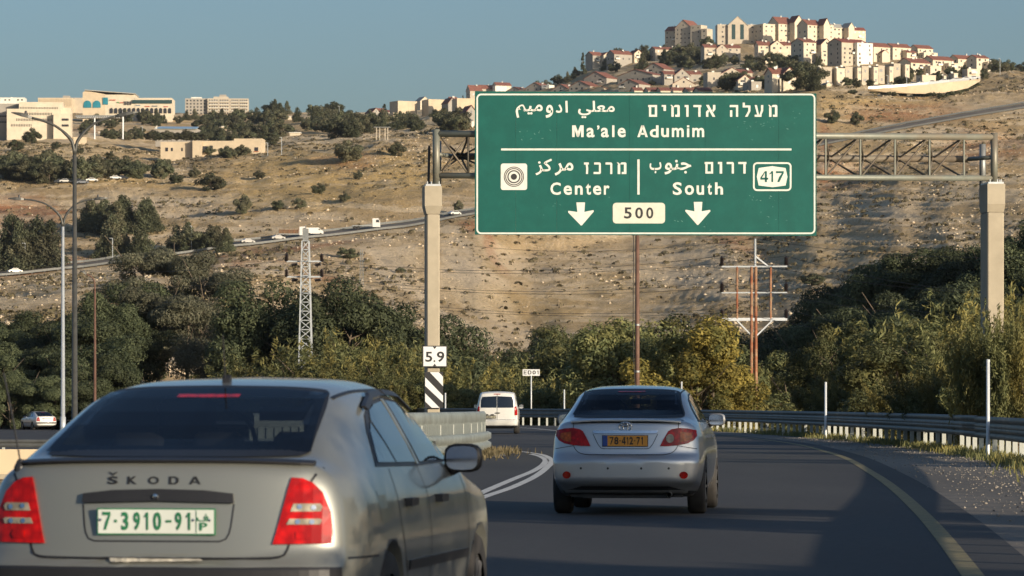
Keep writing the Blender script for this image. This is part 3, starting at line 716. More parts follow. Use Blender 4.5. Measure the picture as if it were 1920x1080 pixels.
# ------------------------------------------------------------------ marker posts and small signs
def marker(px, ytop, Y, r, lab, zb=-2.5):
    x, y, z = P(px, ytop, Y); t = thing('marker_post', lab, 'post', (x, y, zb), 0)
    MB().tube([(0, 0, 0), (0, 0, z-zb)], r, 10).build('pole', M['steel_white'], t, True); MB().lathe([(0, z-zb+.02), (r*1.05, z-zb+.01), (r*1.05, z-zb-.05)], 10).build('cap', M['steel_white'], t)
marker(1852.5, 675, 92, .042, 'thick white marker post nearest on the right, behind the guardrail')
marker(1548, 717, 146, .045, 'white marker post behind the guardrail in front of the leafy olive tree')
marker(1278, 716, 226, .045, 'short white marker post beside the yellow tree above the silver car')
marker(1058, 731, 245, .045, 'slim white marker post between the small name sign and the silver car')
marker(835, 737, 262, .05, 'small white marker post right of the striped board')
x, y, z = P(996, 704, 243)
t = thing('name_sign', 'small white sign reading ED01 on a thin pole behind the guardrail', 'sign', (x, y, 0))
MB().tube([(0, .04, -.4), (0, .04, z+.2)], .04, 8).build('pole', M['steel_white'], t, True)
s_ = 243/F; MB().box(-16*s_, 16*s_, -.01, .01, z-.02, z+11.5*s_).build('plate', M['white_board'], t)
fn = lambda a, b: ((a-996)*s_, z+(704-b)*s_)
for ch, a, b in (('E',982,987.6),('D',989.6,996.4),('0',998.4,1004.6),('1',1006.6,1009.8)): glyph(ch, a, b, 694.6, 702, M['black'], fn, y=-.014, off=.03, name='letter', parent=t)

# ------------------------------------------------------------------ poles, lamps, pylons
def lamp(px, ybase, Y, jy, arms, lab, mname, r0=.10, zb=-.7, single=False):
    s = Y/F; X = (px-CX)*s; t = thing('street_lamp', lab, 'street lamp', (X, Y, zb))
    zj = H+(HY-jy)*s-zb
    MB().tube([(0,0,0), (0,0,1.3), (0,0,1.31), (0,0,zj)], [r0*1.5, r0*1.45, r0*1.1, r0*.7], 12).build('pole', M[mname[0]], t, True)
    for (pts, hl) in arms:
        pp = [((x-px)*s, 0, H+(HY-yy)*s-zb) for x, yy in pts]
        q = pchip(np.arange(len(pp)), pp, np.linspace(0, len(pp)-1, 14)); MB().tube(q.tolist(), [r0*.6]*6+[r0*.45]*8, 8).build('arm', M[mname[1]], t, True)
        a = Vector(pp[-1]); dr = (Vector(pp[-1])-Vector(pp[-2])).normalized(); b = a+dr*hl*s
        hd = MB(); mid = a.lerp(b, .45)
        for k, (f, wd, hh) in enumerate(((0,.05,.05),(.18,.12,.09),(.5,.15,.10),(.8,.11,.06),(1,.03,.02))):
            c = a.lerp(b, f); hd.v += [(c.x, c.y-wd, c.z-hh*.5), (c.x, c.y+wd, c.z-hh*.5), (c.x, c.y+wd*.8, c.z+hh), (c.x, c.y-wd*.8, c.z+hh)]
        for k in range(4): 
            for j in range(4): hd.f.append((k*4+j, k*4+(j+1)%4, k*4+4+(j+1)%4, k*4+4+j))
        hd.f += [(3,2,1,0), (16,17,18,19)]
        h = hd.build('lamp_head', M['lamp_dark'], t)
        c = a.lerp(b, .3); MB().lathe([(0, .16), (.05, .14), (.06, .02), (.05, 0)], 8, c=(c.x, c.y, c.z+.07)).build('photocell', M['black'], h)
lamp(140, 817, 160, 290, [([(140,290),(136,268),(122,250),(98,233),(72,224),(60,221)], -0+40), ([(140,290),(144,268),(158,248),(180,230),(206,221),(216,219)], 44)],
     'tall double armed street lamp, the higher of the two at the left', ('lamp_dark','lamp_dark'), .11)
lamp(118, 804, 203, 425, [([(118,425),(114,408),(100,392),(80,380),(55,374.5),(45,374)], 30), ([(118,425),(122,408),(132,392),(148,380),(166,375),(176,374)], 26)],
     'double armed street lamp with pale lower pole, the shorter of the two at the left', ('steel_light','lamp_dark'), .10)
lamp(178, 790, 285, 545, [([(178,545),(177,528),(170,518),(162,514)], 14)], 'thin rust brown lamp pole with one short arm behind the grey car', ('wood_pole','wood_pole'), .10, -.7)
def bands(t, s): pass
# tall brown pole behind the silver car
x, y, z = P(1195, 425, 240); t = thing('utility_pole', 'tall straight dark brown pole rising behind the silver car up to the green sign', 'pole', (x, y, -3))
MB().tube([(0,0,0), (0,0,z+3)], [.15, .12], 12).build('shaft', M['wood_pole'], t, True)
MB().tube([((1188-1195)*.032, -.1, z+3), ((1187-1195)*.032, -.1, z-3), ((1188.5-1195)*.032, -.1, 6.5), ((1192-1195)*.032, -.12, 4.8), (0, -.14, 4.6)], .025, 6).build('down_cable', M['wire'], t)
for zz in (6.2, 9.0): MB().lathe([(.155, -.06), (.165, -.05), (.165, .05), (.155, .06)], 12, c=(0,0,zz)).build('band', M['steel_grey'], t)
# power pole with three crossarms
Yh = 262; s = Yh/F
def hp(px, py): return ((px-1413)*s, 0, H+(HY-py)*s+4)
t = thing('power_pole', 'rusty twin post power pole with three crossarms and black insulators in front of the hillside', 'power pole', (P(1413, 0, Yh)[0], Yh, -4))
for a, b in ((1409,1408),(1417,1419)): MB().tube([hp(b, 800), hp(a+.2*(b-a), 700), hp(a, 500)], [.12,.11,.10], 8).build('main_post', M['rust'], t, True)
MB().tube([hp(1416,502), hp(1416,447)], .07, 6).build('mast', M['steel_light'], t)
for a in (1382, 1445): MB().tube([hp(a, 598), hp(a, 500)], .075, 6).build('side_post', M['rust'], t)
for yy, ww, mm in ((500,.10,'steel_light'),(549,.08,'steel_light'),(599,.19,'steel_white')): MB().bar(hp(1353,yy), hp(1476,yy-.5), .12, ww).build('crossarm', M[mm], t)
for a, b in (((1382,601),(1410,630)),((1448,601),(1418,630)),((1416,480),(1440,499))): MB().bar(hp(*a), hp(*b), .09).build('brace', M['steel_white'], t)
ins = MB().lathe([(.03,-.10)]+[(r_, zz) for k in range(6) for r_, zz in ((.15, k*.085), (.16, k*.085+.03), (.07, k*.085+.05))]+[(.03,.56)], 10).mesh('insulator', True); ins.materials.append(M['insulator'])
for yy in (500, 549, 599):
    for a in (1353.5, 1474):
        q = hp(a, yy-4); inst('insulator', ins, t, q)
# lattice pylon
def pylon(px, Y, ytop, ybase, wtop, wbase, arms, lab, cat='pylon', det=14, mat='steel_light', box=True):
    s = Y/F; zb = H+(HY-ybase)*s; t = thing('lattice_pylon', lab, cat, ((px-CX)*s, Y, zb)); h = (ybase-ytop)*s
    def cor(k, f): w_ = (wbase*(1-f)+wtop*f)*s/2; return ((-1,1,1,-1)[k]*w_, (-1,-1,1,1)[k]*w_, h*f)
    for k in range(4): MB().bar(cor(k, 0), cor(k, 1), .10).build('corner_leg', M[mat], t)
    fs = [(i/det)**.9 for i in range(det+1)]
    for i in range(det):
        for k in range(4):
            k2 = (k+1)%4; a, b = (k, k2) if i % 2 else (k2, k)
            MB().bar(cor(a, fs[i]), cor(b, fs[i+1]), .055).build('lattice_brace', M[mat], t)
            MB().bar(cor(k, fs[i+1]), cor(k2, fs[i+1]), .045).build('lattice_ring', M[mat], t)
    for yy, xa, xb in arms:
        zz = (ybase-yy)*s
        MB().bar(((xa-px)*s, 0, zz), ((xb-px)*s, 0, zz), .14, .12).build('crossarm', M[mat], t)
        for xx in (xa, xb):
            inst('insulator', ins, t, ((xx-px)*s, 0, zz+.05))
            inst('insulator', ins, t, ((xx-px)*s+(.45 if xx < px else -.45), .2, zz-.28), (0, 1.4, 0), (.8,.8,.8))
    if box:
        MB().box(-.22, .22, -.22, .22, h+.0, h+.95).build('top_box', M['steel_grey'], t); MB().tube([(0,0,h+.95),(0,0,h+1.2)], .04, 6).build('rod', M['steel_grey'], t)
    return t
pylon(573, 305, 452, 735, 13, 27, [(490,537,603),(519,537,603)], 'slim galvanised lattice pylon with black insulators standing among the trees left of centre', det=16)
MB().bar((( 530-573)*335/F, 0, 0), ((573-573)*335/F, 0, 0), .01)
LABW = 'thin dark power cable crossing the hillside between the lattice pylon and the power pole'
def wire_px(p0, Y0, p1, Y1, sag, r=.014):
    pts = []
    for k in range(17):
        t_ = k/16; Y = Y0+(Y1-Y0)*t_; a = Vector(P(p0[0], p0[1], Y0)).lerp(Vector(P(p1[0], p1[1], Y1)), t_); a.z -= sag*4*t_*(1-t_); pts.append(a)
    o = MB().tube(pts, r, 5).build('power_line', M['wire'])
    tag(o, LABW, 'power line', 'power cables above the valley'); return o
for yy in (480, 529, 579):
    for dx, a in ((1353.5, 603), (1474, 537)):
        ya = {480: 487, 529: 516, 579: 545}[yy]
        wire_px((a, ya), 305, (dx, yy), 262, .9 if dx < 1400 else 1.1)
def wire2(p0, Y0, p1, Y1, sag, lab, grp):
    o = wire_px(p0, Y0, p1, Y1, sag); o['label'] = lab; o['group'] = grp
for yy in (480, 529, 579):
    for dx in (1353.5, 1474):
        wire2((dx, yy), 262, (1990, yy+75), 225, .6, 'thin dark power cable running right from the power pole towards the pine slope', 'power cables right of the power pole')
for ya in (487, 516, 545):
    wire2((537, ya), 305, (60, ya+8), 420, .9, 'thin dark power cable running left from the lattice pylon', 'power cables left of the lattice pylon')
wire2((1416, 447), 262, (890, 462), 320, .6, 'top earth cable running left from the mast of the power pole', 'earth cables of the power pole'); wire2((1416, 447), 262, (1990, 480), 225, .5, 'top earth cable running right from the mast of the power pole', 'earth cables on the right')
# ------------------------------------------------------------------ vehicles
def paint(name, col, metal=.55, rough=.32, flake=0):
    m, t, b = newmat(name); N = t.nodes; L = t.links
    co = N.new('ShaderNodeTexCoord'); nz = N.new('ShaderNodeTexNoise'); nz.inputs['Scale'].default_value = 2.2; nz.inputs['Detail'].default_value = 6; L.new(co.outputs['Object'], nz.inputs['Vector'])
    sp_ = N.new('ShaderNodeSeparateXYZ'); L.new(co.outputs['Object'], sp_.inputs[0])
    mr = N.new('ShaderNodeMapRange'); mr.inputs[1].default_value = .75; mr.inputs[2].default_value = .25; mr.inputs[3].default_value = .05; mr.inputs[4].default_value = .6; L.new(sp_.outputs[2], mr.inputs[0])
    ml = N.new('ShaderNodeMath'); ml.operation = 'MULTIPLY'; L.new(mr.outputs[0], ml.inputs[0]); L.new(nz.outputs[0], ml.inputs[1])
    mx = N.new('ShaderNodeMixRGB'); L.new(ml.outputs[0], mx.inputs[0]); mx.inputs[1].default_value = col+(1,); mx.inputs[2].default_value = (.16,.14,.11,1)   # road dust low on the body
    L.new(mx.outputs[0], b.inputs['Base Color']); b.inputs['Metallic'].default_value = metal
    r2 = N.new('ShaderNodeMapRange'); r2.inputs[3].default_value = rough-.06; r2.inputs[4].default_value = rough+.12; L.new(nz.outputs[0], r2.inputs[0]); L.new(r2.outputs[0], b.inputs['Roughness'])
    b.inputs['Coat Weight'].default_value = .9; b.inputs['Coat Roughness'].default_value = .09
    return m
M['paint_beige'] = paint('paint_beige_grey', (.245,.252,.225), .50, .38)
M['paint_silver'] = paint('paint_silver', (.50,.51,.52), .65, .32)
M['paint_white'] = paint('paint_white', (.68,.67,.62), 0, .35)
M['paint_dark'] = paint('paint_dark', (.03,.035,.045), .2, .3)
M['paint_red'] = paint('paint_red', (.30,.04,.03), .1, .3)
M['trim'] = simple('black_trim', (.018,.018,.02), .45, var=.1)
M['tyre'] = simple('tyre', (.02,.019,.018), .85, var=.2, dirt=(.08,.07,.06), dirt_amt=.5)
M['rim'] = simple('alloy_rim', (.30,.30,.31), .35, .8)
M['chrome'] = simple('chrome', (.6,.6,.62), .12, 1.0, var=.02)
m_, t_, b_ = newmat('tinted_glass'); b_.inputs['Base Color'].default_value = (.008,.011,.018,1); b_.inputs['Roughness'].default_value = .05; b_.inputs['Specular IOR Level'].default_value = .65; M['glass'] = m_
m_, t_, b_ = newmat('side_glass'); b_.inputs['Base Color'].default_value = (.02,.025,.03,1); b_.inputs['Roughness'].default_value = .03; b_.inputs['Specular IOR Level'].default_value = 1.0; b_.inputs['Coat Weight'].default_value = .6; M['glass_side'] = m_
def lens(nm, c, r=.12):
    m, t, b = newmat(nm); N = t.nodes; L = t.links
    co = N.new('ShaderNodeTexCoord'); wv = N.new('ShaderNodeTexVoronoi'); wv.inputs['Scale'].default_value = 22; L.new(co.outputs['Object'], wv.inputs['Vector'])
    rp = N.new('ShaderNodeValToRGB'); rp.color_ramp.elements[0].color = tuple(min(1, q*1.2) for q in c)+(1,); rp.color_ramp.elements[1].color = tuple(q*.55 for q in c)+(1,); rp.color_ramp.elements[1].position = .7
    L.new(wv.outputs['Distance'], rp.inputs[0]); L.new(rp.outputs[0], b.inputs['Base Color']); b.inputs['Roughness'].default_value = r; b.inputs['Coat Weight'].default_value = .12; b.inputs['Coat Roughness'].default_value = .04; b.inputs['Specular IOR Level'].default_value = .25
    return m
M['lens_red'] = lens('red_lens', (.52,.006,.004)); M['lens_dark'] = lens('dark_red_lens', (.42,.008,.006)); M['lens_clear'] = lens('clear_lens', (.42,.37,.28), .12); M['lens_amber'] = lens('amber_lens', (.5,.10,.015))
M['plate_white'] = simple('plate_white', (.62,.66,.60), .4, var=.04); M['plate_green'] = simple('plate_green', (.02,.16,.07), .5); M['plate_yellow'] = simple('plate_yellow', (.62,.27,.035), .45, var=.05); M['plate_blue'] = simple('plate_blue', (.02,.06,.25), .45)
M['interior'] = simple('seat_fabric', (.10,.09,.08), .9)

def glass(nm, tr, col):
    m, t, b = newmat(nm); N = t.nodes; L = t.links; b.inputs['Base Color'].default_value = col+(1,); b.inputs['Roughness'].default_value = .04; b.inputs['Specular IOR Level'].default_value = .6
    tp = N.new('ShaderNodeBsdfTransparent'); tp.inputs[0].default_value = tr+(1,); ms = N.new('ShaderNodeMixShader'); ms.inputs[0].default_value = .55
    L.new(b.outputs[0], ms.inputs[1]); L.new(tp.outputs[0], ms.inputs[2]); L.new(ms.outputs[0], N['Material Output'].inputs[0]); return m
M['rear_glass'] = glass('tinted_rear_glass', (.34,.38,.42), (.008,.011,.018)); M['front_glass'] = glass('windscreen_glass', (.85,.9,.88), (.02,.02,.02)); M['headliner'] = simple('headliner', (.16,.15,.14), .9)
def inside(p, poly):
    c = False; j = len(poly)-1
    for i in range(len(poly)):
        if (poly[i][1] > p[1]) != (poly[j][1] > p[1]) and p[0] < (poly[j][0]-poly[i][0])*(p[1]-poly[i][1])/(poly[j][1]-poly[i][1])+poly[i][0]: c = not c
        j = i
    return c
def open_window(me, poly, rear=True, k=.93):
    '''take the skin away under a window so that the cabin can be seen'''
    cx = sum(q[0] for q in poly)/len(poly); cz = sum(q[1] for q in poly)/len(poly); pl = [((x-cx)*k+cx, (z-cz)*(k-.02)+cz) for x, z in poly]
    bm = bmesh.new(); bm.from_mesh(me); kill = []
    for f in bm.faces:
        c = f.calc_center_median()
        if (f.normal.y < -.1 and c.y < 2.0 if rear else f.normal.y > .1 and c.y > 2.4) and inside((c.x, c.z), pl): kill.append(f)
    bmesh.ops.delete(bm, geom=kill, context='FACES'); bm.to_mesh(me); bm.free(); return me
def cabin(t, zr, zs, ar):
    '''seats, head restraints, dashboard and steering wheel'''
    def seat(x, y, w_, zt_, nm='seat'):
        o = MB().bbox(-w_/2, w_/2, -.07, .07, -.45, 0, .04).build(nm, M['interior'], t, True); o.location = (x, y, zt_); o.rotation_euler = (-.2, 0, 0)
        return o
    for x in (-.36, .36):
        s_ = seat(x, 2.15, .50, zs); MB().bbox(-.14, .14, -.05, .05, .05, .25, .04).build('head_restraint', M['interior'], s_, True)
    s_ = seat(0, ar, 1.25, zs-.08, 'rear_bench')
    for x in (-.38, 0, .38): o = MB().bbox(-.12, .12, -.04, .04, .0, .16, .03).build('head_restraint', M['interior'], s_, True); o.location.x = x
    MB().box(-.68, .68, 2.95, 3.25, .5, zs+.02).build('dashboard', M['trim'], t); MB().box(-.70, .70, .35, 3.2, .46, .50).build('cabin_floor', M['trim'], t)
    MB().box(-.62, .62, .42, ar-.1, .5, zs-.16).build('parcel_shelf', M['trim'], t)
    w2 = MB(); w2.tube([(.19*math.cos(a), 0, .19*math.sin(a)) for a in np.linspace(0, 2*math.pi, 21)], .014, 6, False); o = w2.build('steering_wheel', M['trim'], t, True); o.location = (-.36, 2.85, zs+.03); o.rotation_euler = (.4, 0, 0)
    MB().bbox(-.12, .12, -.015, .015, -.035, .035, .01).build('rear_view_mirror', M['trim'], t).location = (0, 2.72, zr-.16)
def body_mesh(st, zc, defo, front_defo, npf=46, dst=.045):
    """closed body skin lofted through stations {a: [(x,z) x 11]} with rounded rear and front caps"""
    A = np.array([s[0] for s in st]); Pp = np.array([np.array(s[1]).ravel() for s in st])
    aq = np.unique(np.concatenate([np.arange(A[0], A[-1], dst), A])); S = pchip(A, Pp, aq).reshape(len(aq), -1, 2)
    k = S.shape[1]; sq = np.linspace(0, k-1, npf); rings = []
    for r in S:
        h = pchip(np.arange(k), r, sq); loop = np.concatenate([h, (h*[-1, 1])[::-1][1:-1]]); rings.append(loop)
    def cap(loop, a0, sgn):
        out = []; c = np.array([0, zc])
        for t, b in ((.012,.014),(.03,.026),(.055,.036),(.09,.043),(.14,.048),(.2,.05),(.28,.05),(.36,.05),(.44,.05),(.52,.05),(.6,.05),(.7,.05),(.8,.05),(.9,.05),(.97,.05)):
            out.append((c+(loop-c)*(1-t), a0+sgn*b))
        return out
    L_ = [(r, a) for r, a in cap(rings[0], aq[0], -1)[::-1]]+[(r, a) for r, a in zip(rings, aq)]+cap(rings[-1], aq[-1], 1)
    n = len(rings[0]); V = np.concatenate([np.column_stack([r[:, 0], np.full(n, a), r[:, 1]]) for r, a in L_])
    V = np.concatenate([V, [[0, L_[0][1], zc], [0, L_[-1][1], zc]]])
    V = defo(V); V = front_defo(V)
    fs = []
    for i in range(len(L_)-1):
        for j in range(n): fs.append((i*n+j, (i+1)*n+j, (i+1)*n+(j+1) % n, i*n+(j+1) % n))
    c0 = len(V)-2; c1 = len(V)-1; o = (len(L_)-1)*n
    for j in range(n): fs.append((c0, j, (j+1) % n)); fs.append((c1, o+(j+1) % n, o+j))
    me = bpy.data.meshes.new('body'); me.from_pydata(V.tolist(), [], fs); me.update()
    bm = bmesh.new(); bm.from_mesh(me); bmesh.ops.recalc_face_normals(bm, faces=bm.faces); bm.to_mesh(me); bm.free()
    return me
def cut_arches(me, wheels, R, wid):
    """wheel openings by boolean difference"""
    o = bpy.data.objects.new('tmp', me); COL.objects.link(o); cs = []
    for (a, zc_) in wheels:
        for s in (-1, 1):
            cm = MB().lathe([(0, s*(wid-.30)), (R, s*(wid-.30)), (R, s*(wid+.2)), (0, s*(wid+.2))], 40, 'x', (0, a, zc_)).mesh('c')
            c = bpy.data.objects.new('c', cm); COL.objects.link(c); cs.append(c)
            md = o.modifiers.new('b', 'BOOLEAN'); md.operation = 'DIFFERENCE'; md.object = c; md.solver = 'EXACT'
    dg = bpy.context.evaluated_depsgraph_get(); r = bpy.data.meshes.new_from_object(o.evaluated_get(dg))
    for c in cs: bpy.data.objects.remove(c)
    bpy.data.objects.remove(o); return r
class Skin:
    """shapes projected on to a body skin: outlines are drawn flat and wrapped round the surface"""
    def __init__(s, me):
        bm = bmesh.new(); bm.from_mesh(me); s.tree = BVHTree.FromBMesh(bm); bm.free()
    def hit(s, ax, u, v):
        if ax == 'rear': r = s.tree.ray_cast(Vector((u, -2, v)), Vector((0, 1, 0)))
        elif ax == 'right': r = s.tree.ray_cast(Vector((3, u, v)), Vector((-1, 0, 0)))
        elif ax == 'left': r = s.tree.ray_cast(Vector((-3, u, v)), Vector((1, 0, 0)))
        elif ax == 'front': r = s.tree.ray_cast(Vector((u, 9, v)), Vector((0, -1, 0)))
        else: r = s.tree.ray_cast(Vector((u, v, 4)), Vector((0, 0, -1)))
        return r
    def patch(s, name, poly, ax, m, parent, off=.004, g=.05, skirt=.012, smooth=True):
        bm = bmesh.new(); f = bm.faces.new([bm.verts.new((x, y, 0)) for x, y in poly])
        xs = [p[0] for p in poly]; ys_ = [p[1] for p in poly]
        for c, lo, hi, nrm in ((0, min(xs), max(xs), (1,0,0)), (1, min(ys_), max(ys_), (0,1,0))):
            k = lo+g
            while k < hi-1e-4:
                pt = (k,0,0) if c == 0 else (0,k,0)
                bmesh.ops.bisect_plane(bm, geom=bm.verts[:]+bm.edges[:]+bm.faces[:], plane_co=pt, plane_no=nrm); k += g
        last = None
        for v in bm.verts:
            r = s.hit(ax, v.co.x, v.co.y)
            if r[0] is None:
                cx, cy = sum(xs)/len(xs), sum(ys_)/len(ys_)
                for q in np.linspace(.02, .5, 25):
                    r = s.hit(ax, v.co.x*(1-q)+cx*q, v.co.y*(1-q)+cy*q)
                    if r[0] is not None: break
            if r[0] is None: continue
            n = r[1]; d = {'rear': Vector((0,-1,0)), 'right': Vector((1,0,0)), 'left': Vector((-1,0,0)), 'front': Vector((0,1,0)), 'top': Vector((0,0,1))}[ax]
            if n.dot(d) < 0: n = -n
            v.co = r[0]+n*off; v.normal = n
        if skirt:
            nd = {v: v.normal.copy() for v in bm.verts}; be = [e for e in bm.edges if len(e.link_faces) == 1]
            r = bmesh.ops.extrude_edge_only(bm, edges=be)
            nv = [x for x in r['geom'] if isinstance(x, bmesh.types.BMVert)]
            ctr = {'rear': Vector((0,1,0)), 'right': Vector((-1,0,0)), 'left': Vector((1,0,0)), 'front': Vector((0,-1,0)), 'top': Vector((0,0,-1))}[ax]
            for v in nv: v.co += ctr*skirt
        bmesh.ops.recalc_face_normals(bm, faces=bm.faces)
        me = bpy.data.meshes.new(name); bm.to_mesh(me); bm.free()
        return link_mesh(name, me, m, parent, False)
    def seam(s, name, pts, ax, m, parent, w_=.008, off=.0015):
        """narrow strip following a line over the skin"""
        p = dens(pts, .03); d = np.gradient(p, axis=0); d /= np.maximum(np.linalg.norm(d, axis=1)[:, None], 1e-6); nr = np.stack([-d[:, 1], d[:, 0]], 1)
        V = []; ok = []
        dd = {'rear': Vector((0,-1,0)), 'right': Vector((1,0,0)), 'left': Vector((-1,0,0)), 'front': Vector((0,1,0)), 'top': Vector((0,0,1))}[ax]
        for q, n in zip(p, nr):
            for sg_ in (-1, 1):
                r = s.hit(ax, *(q+n*sg_*w_/2)); 
                if r[0] is None: V.append(V[-1] if V else (0,0,0)); continue
                nn = r[1] if r[1].dot(dd) > 0 else -r[1]; V.append(tuple(r[0]+nn*off))
        fs = [(2*i, 2*i+1, 2*i+3, 2*i+2) for i in range(len(p)-1)]
        return link_mesh(name, np_mesh(name, V, fs), m, parent, True)
def wheel(parent, a, side, z, r, wid, x, rimr=None, spokes=7, steer=0.0, nm='wheel'):
    rimr = rimr or r*.64; w_ = bpy.data.objects.new(nm, None)
    t = MB().lathe([(rimr, -wid/2), (r*.93, -wid/2), (r*.985, -wid/2+.02), (r, -wid*.3), (r, wid*.3), (r*.985, wid/2-.02), (r*.93, wid/2), (rimr, wid/2)], 36, 'x').build('wheel', M['tyre'], parent, True)
    t.location = (x*side, a, z); t.rotation_euler = (0, 0, steer)
    rm = MB(); o = side*wid*.5
    rm.lathe([(rimr*1.0, o-side*.015), (rimr*.93, o-side*.02), (rimr*.88, o-side*.09), (.01, o-side*.09)], 30, 'x')
    for k in range(spokes):
        aa = 2*math.pi*k/spokes; c, s_ = math.cos(aa), math.sin(aa); rm.bar((o-side*.035, .03*c, .03*s_), (o-side*.028, rimr*.93*c, rimr*.93*s_), .05, .03)
    rm.lathe([(.07, o-side*.05), (.065, o-side*.02), (.01, o-side*.018)], 16, 'x')
    rm.build('rim', M['rim'], t); return t
def mirror_unit(parent, side, a, z, x, mpaint, w_=.20, h=.14, d=.12, yaw=.15):
    """door mirror: shaped housing, glass facing the driver, foot"""
    vs = []; n = 14; mb = MB()
    for k, (f, sc_) in enumerate(((0,1.0),(.35,1.0),(.75,.82),(1,.45))):
        for i in range(n):
            t = 2*math.pi*i/n; e = 3.2; cx = abs(math.cos(t))**(2/e)*math.copysign(1, math.cos(t)); cz = abs(math.sin(t))**(2/e)*math.copysign(1, math.sin(t))
            vs.append((cx*w_/2*sc_, f*d, cz*h/2*sc_))
    fs = [(k*n+i, k*n+(i+1)%n, (k+1)*n+(i+1)%n, (k+1)*n+i) for k in range(3) for i in range(n)]+[tuple(range(n)), tuple(range(3*n, 4*n))]
    mb.add(vs, fs); o = mb.build('door_mirror', mpaint, parent, True); o.location = (side*(x+w_*.45), a, z); o.rotation_euler = (0, 0, -side*yaw)
    gl_ = MB(); pts = []
    for i in range(20):
        t = 2*math.pi*i/20; e = 3.2; pts.append((abs(math.cos(t))**(2/e)*math.copysign(1, math.cos(t))*w_*.43, abs(math.sin(t))**(2/e)*math.copysign(1, math.sin(t))*h*.41))
    gl_.prism(pts, -.006, -.002); gl_.build('mirror_glass', M['chrome'], o)
    MB().bar((-side*w_*.3, d*.6, -h*.3), (-side*(w_*.75), d*1.1, -h*.55), .07, .05).build('mirror_foot', M['trim'], o)
def plate_text(parent, chars, fn, m, y, off=.02, nm='numeral'):
    for ch, a, b, y0, y1 in chars: glyph(ch, a, b, y0, y1, m, fn, y=y, off=off, name=nm, parent=parent)

# ---- grey beige liftback in the foreground -------------------------------------------------
def oct_prof(wb, w1, w2, w3, w4, w5, z5, w6, z6, w7, z7, w8, z8, z9, zb=.24, z2=.42, z3=.62, z4=.80):
    return [(0, zb), (wb, zb), (w1, zb+.07), (w2, z2), (w3, z3), (w4, z4), (w5, z5), (w6, z6), (w7, z7), (w8, z8), (0, z9)]
OCT = [
 (.10, oct_prof(.64,.74,.785,.80,.785,.745,.925, .70,.975,.64,1.005,.35,1.022,1.028,.30)),
 (.28, oct_prof(.66,.77,.82,.835,.82,.775,.94, .715,.99,.63,1.028,.35,1.045,1.05)),
 (.55, oct_prof(.68,.80,.84,.855,.84,.79,.95, .70,1.04,.60,1.095,.35,1.12,1.13,.22)),
 (.95, oct_prof(.70,.81,.85,.865,.85,.80,.955, .695,1.11,.575,1.215,.35,1.255,1.265,.20)),
 (1.30, oct_prof(.70,.81,.85,.865,.852,.80,.955, .70,1.14,.57,1.295,.36,1.345,1.355,.19)),
 (1.70, oct_prof(.70,.81,.85,.865,.852,.80,.955, .70,1.15,.575,1.325,.36,1.378,1.388,.19)),
 (2.25, oct_prof(.70,.81,.85,.865,.852,.80,.95, .70,1.15,.575,1.33,.36,1.388,1.40,.19)),
 (2.75, oct_prof(.70,.81,.85,.865,.852,.80,.945, .69,1.13,.56,1.28,.36,1.335,1.35,.19)),
 (3.20, oct_prof(.70,.81,.85,.865,.852,.80,.94, .70,1.02,.62,1.10,.36,1.145,1.155,.19)),
 (3.42, oct_prof(.70,.81,.85,.865,.852,.79,.91, .70,.955,.60,.985,.36,1.01,1.015,.19)),
 (3.95, oct_prof(.68,.80,.84,.855,.83,.77,.83, .68,.87,.58,.90,.36,.925,.935,.21)),
 (4.32, oct_prof(.64,.76,.80,.81,.78,.71,.74, .62,.775,.52,.80,.34,.82,.83,.24, .40,.55,.66)),
 (4.44, oct_prof(.58,.70,.74,.75,.72,.65,.68, .57,.71,.48,.73,.32,.745,.75,.27, .40,.52,.62)),
]
def ss(x, a, b): t = np.clip((x-a)/(b-a), 0, 1); return t*t*(3-2*t)
def oct_rear(V):
    V = V.copy(); x, a, z = V[:, 0].copy(), V[:, 1].copy(), V[:, 2].copy(); w_ = 1-ss(a, .15, .7)
    V[:, 1] += w_*(.13*np.abs(x/.8)**2.6)
    V[:, 1] += w_*(.16*np.clip(z-.62, 0, 1))*(z < 1.2)
    V[:, 1] -= w_*.085*ss(z, .60, .57)*ss(z, .28, .36)
    wf = ss(a, 3.7, 4.45); V[:, 1] -= wf*.32*np.abs(x/.8)**2.2
    return V
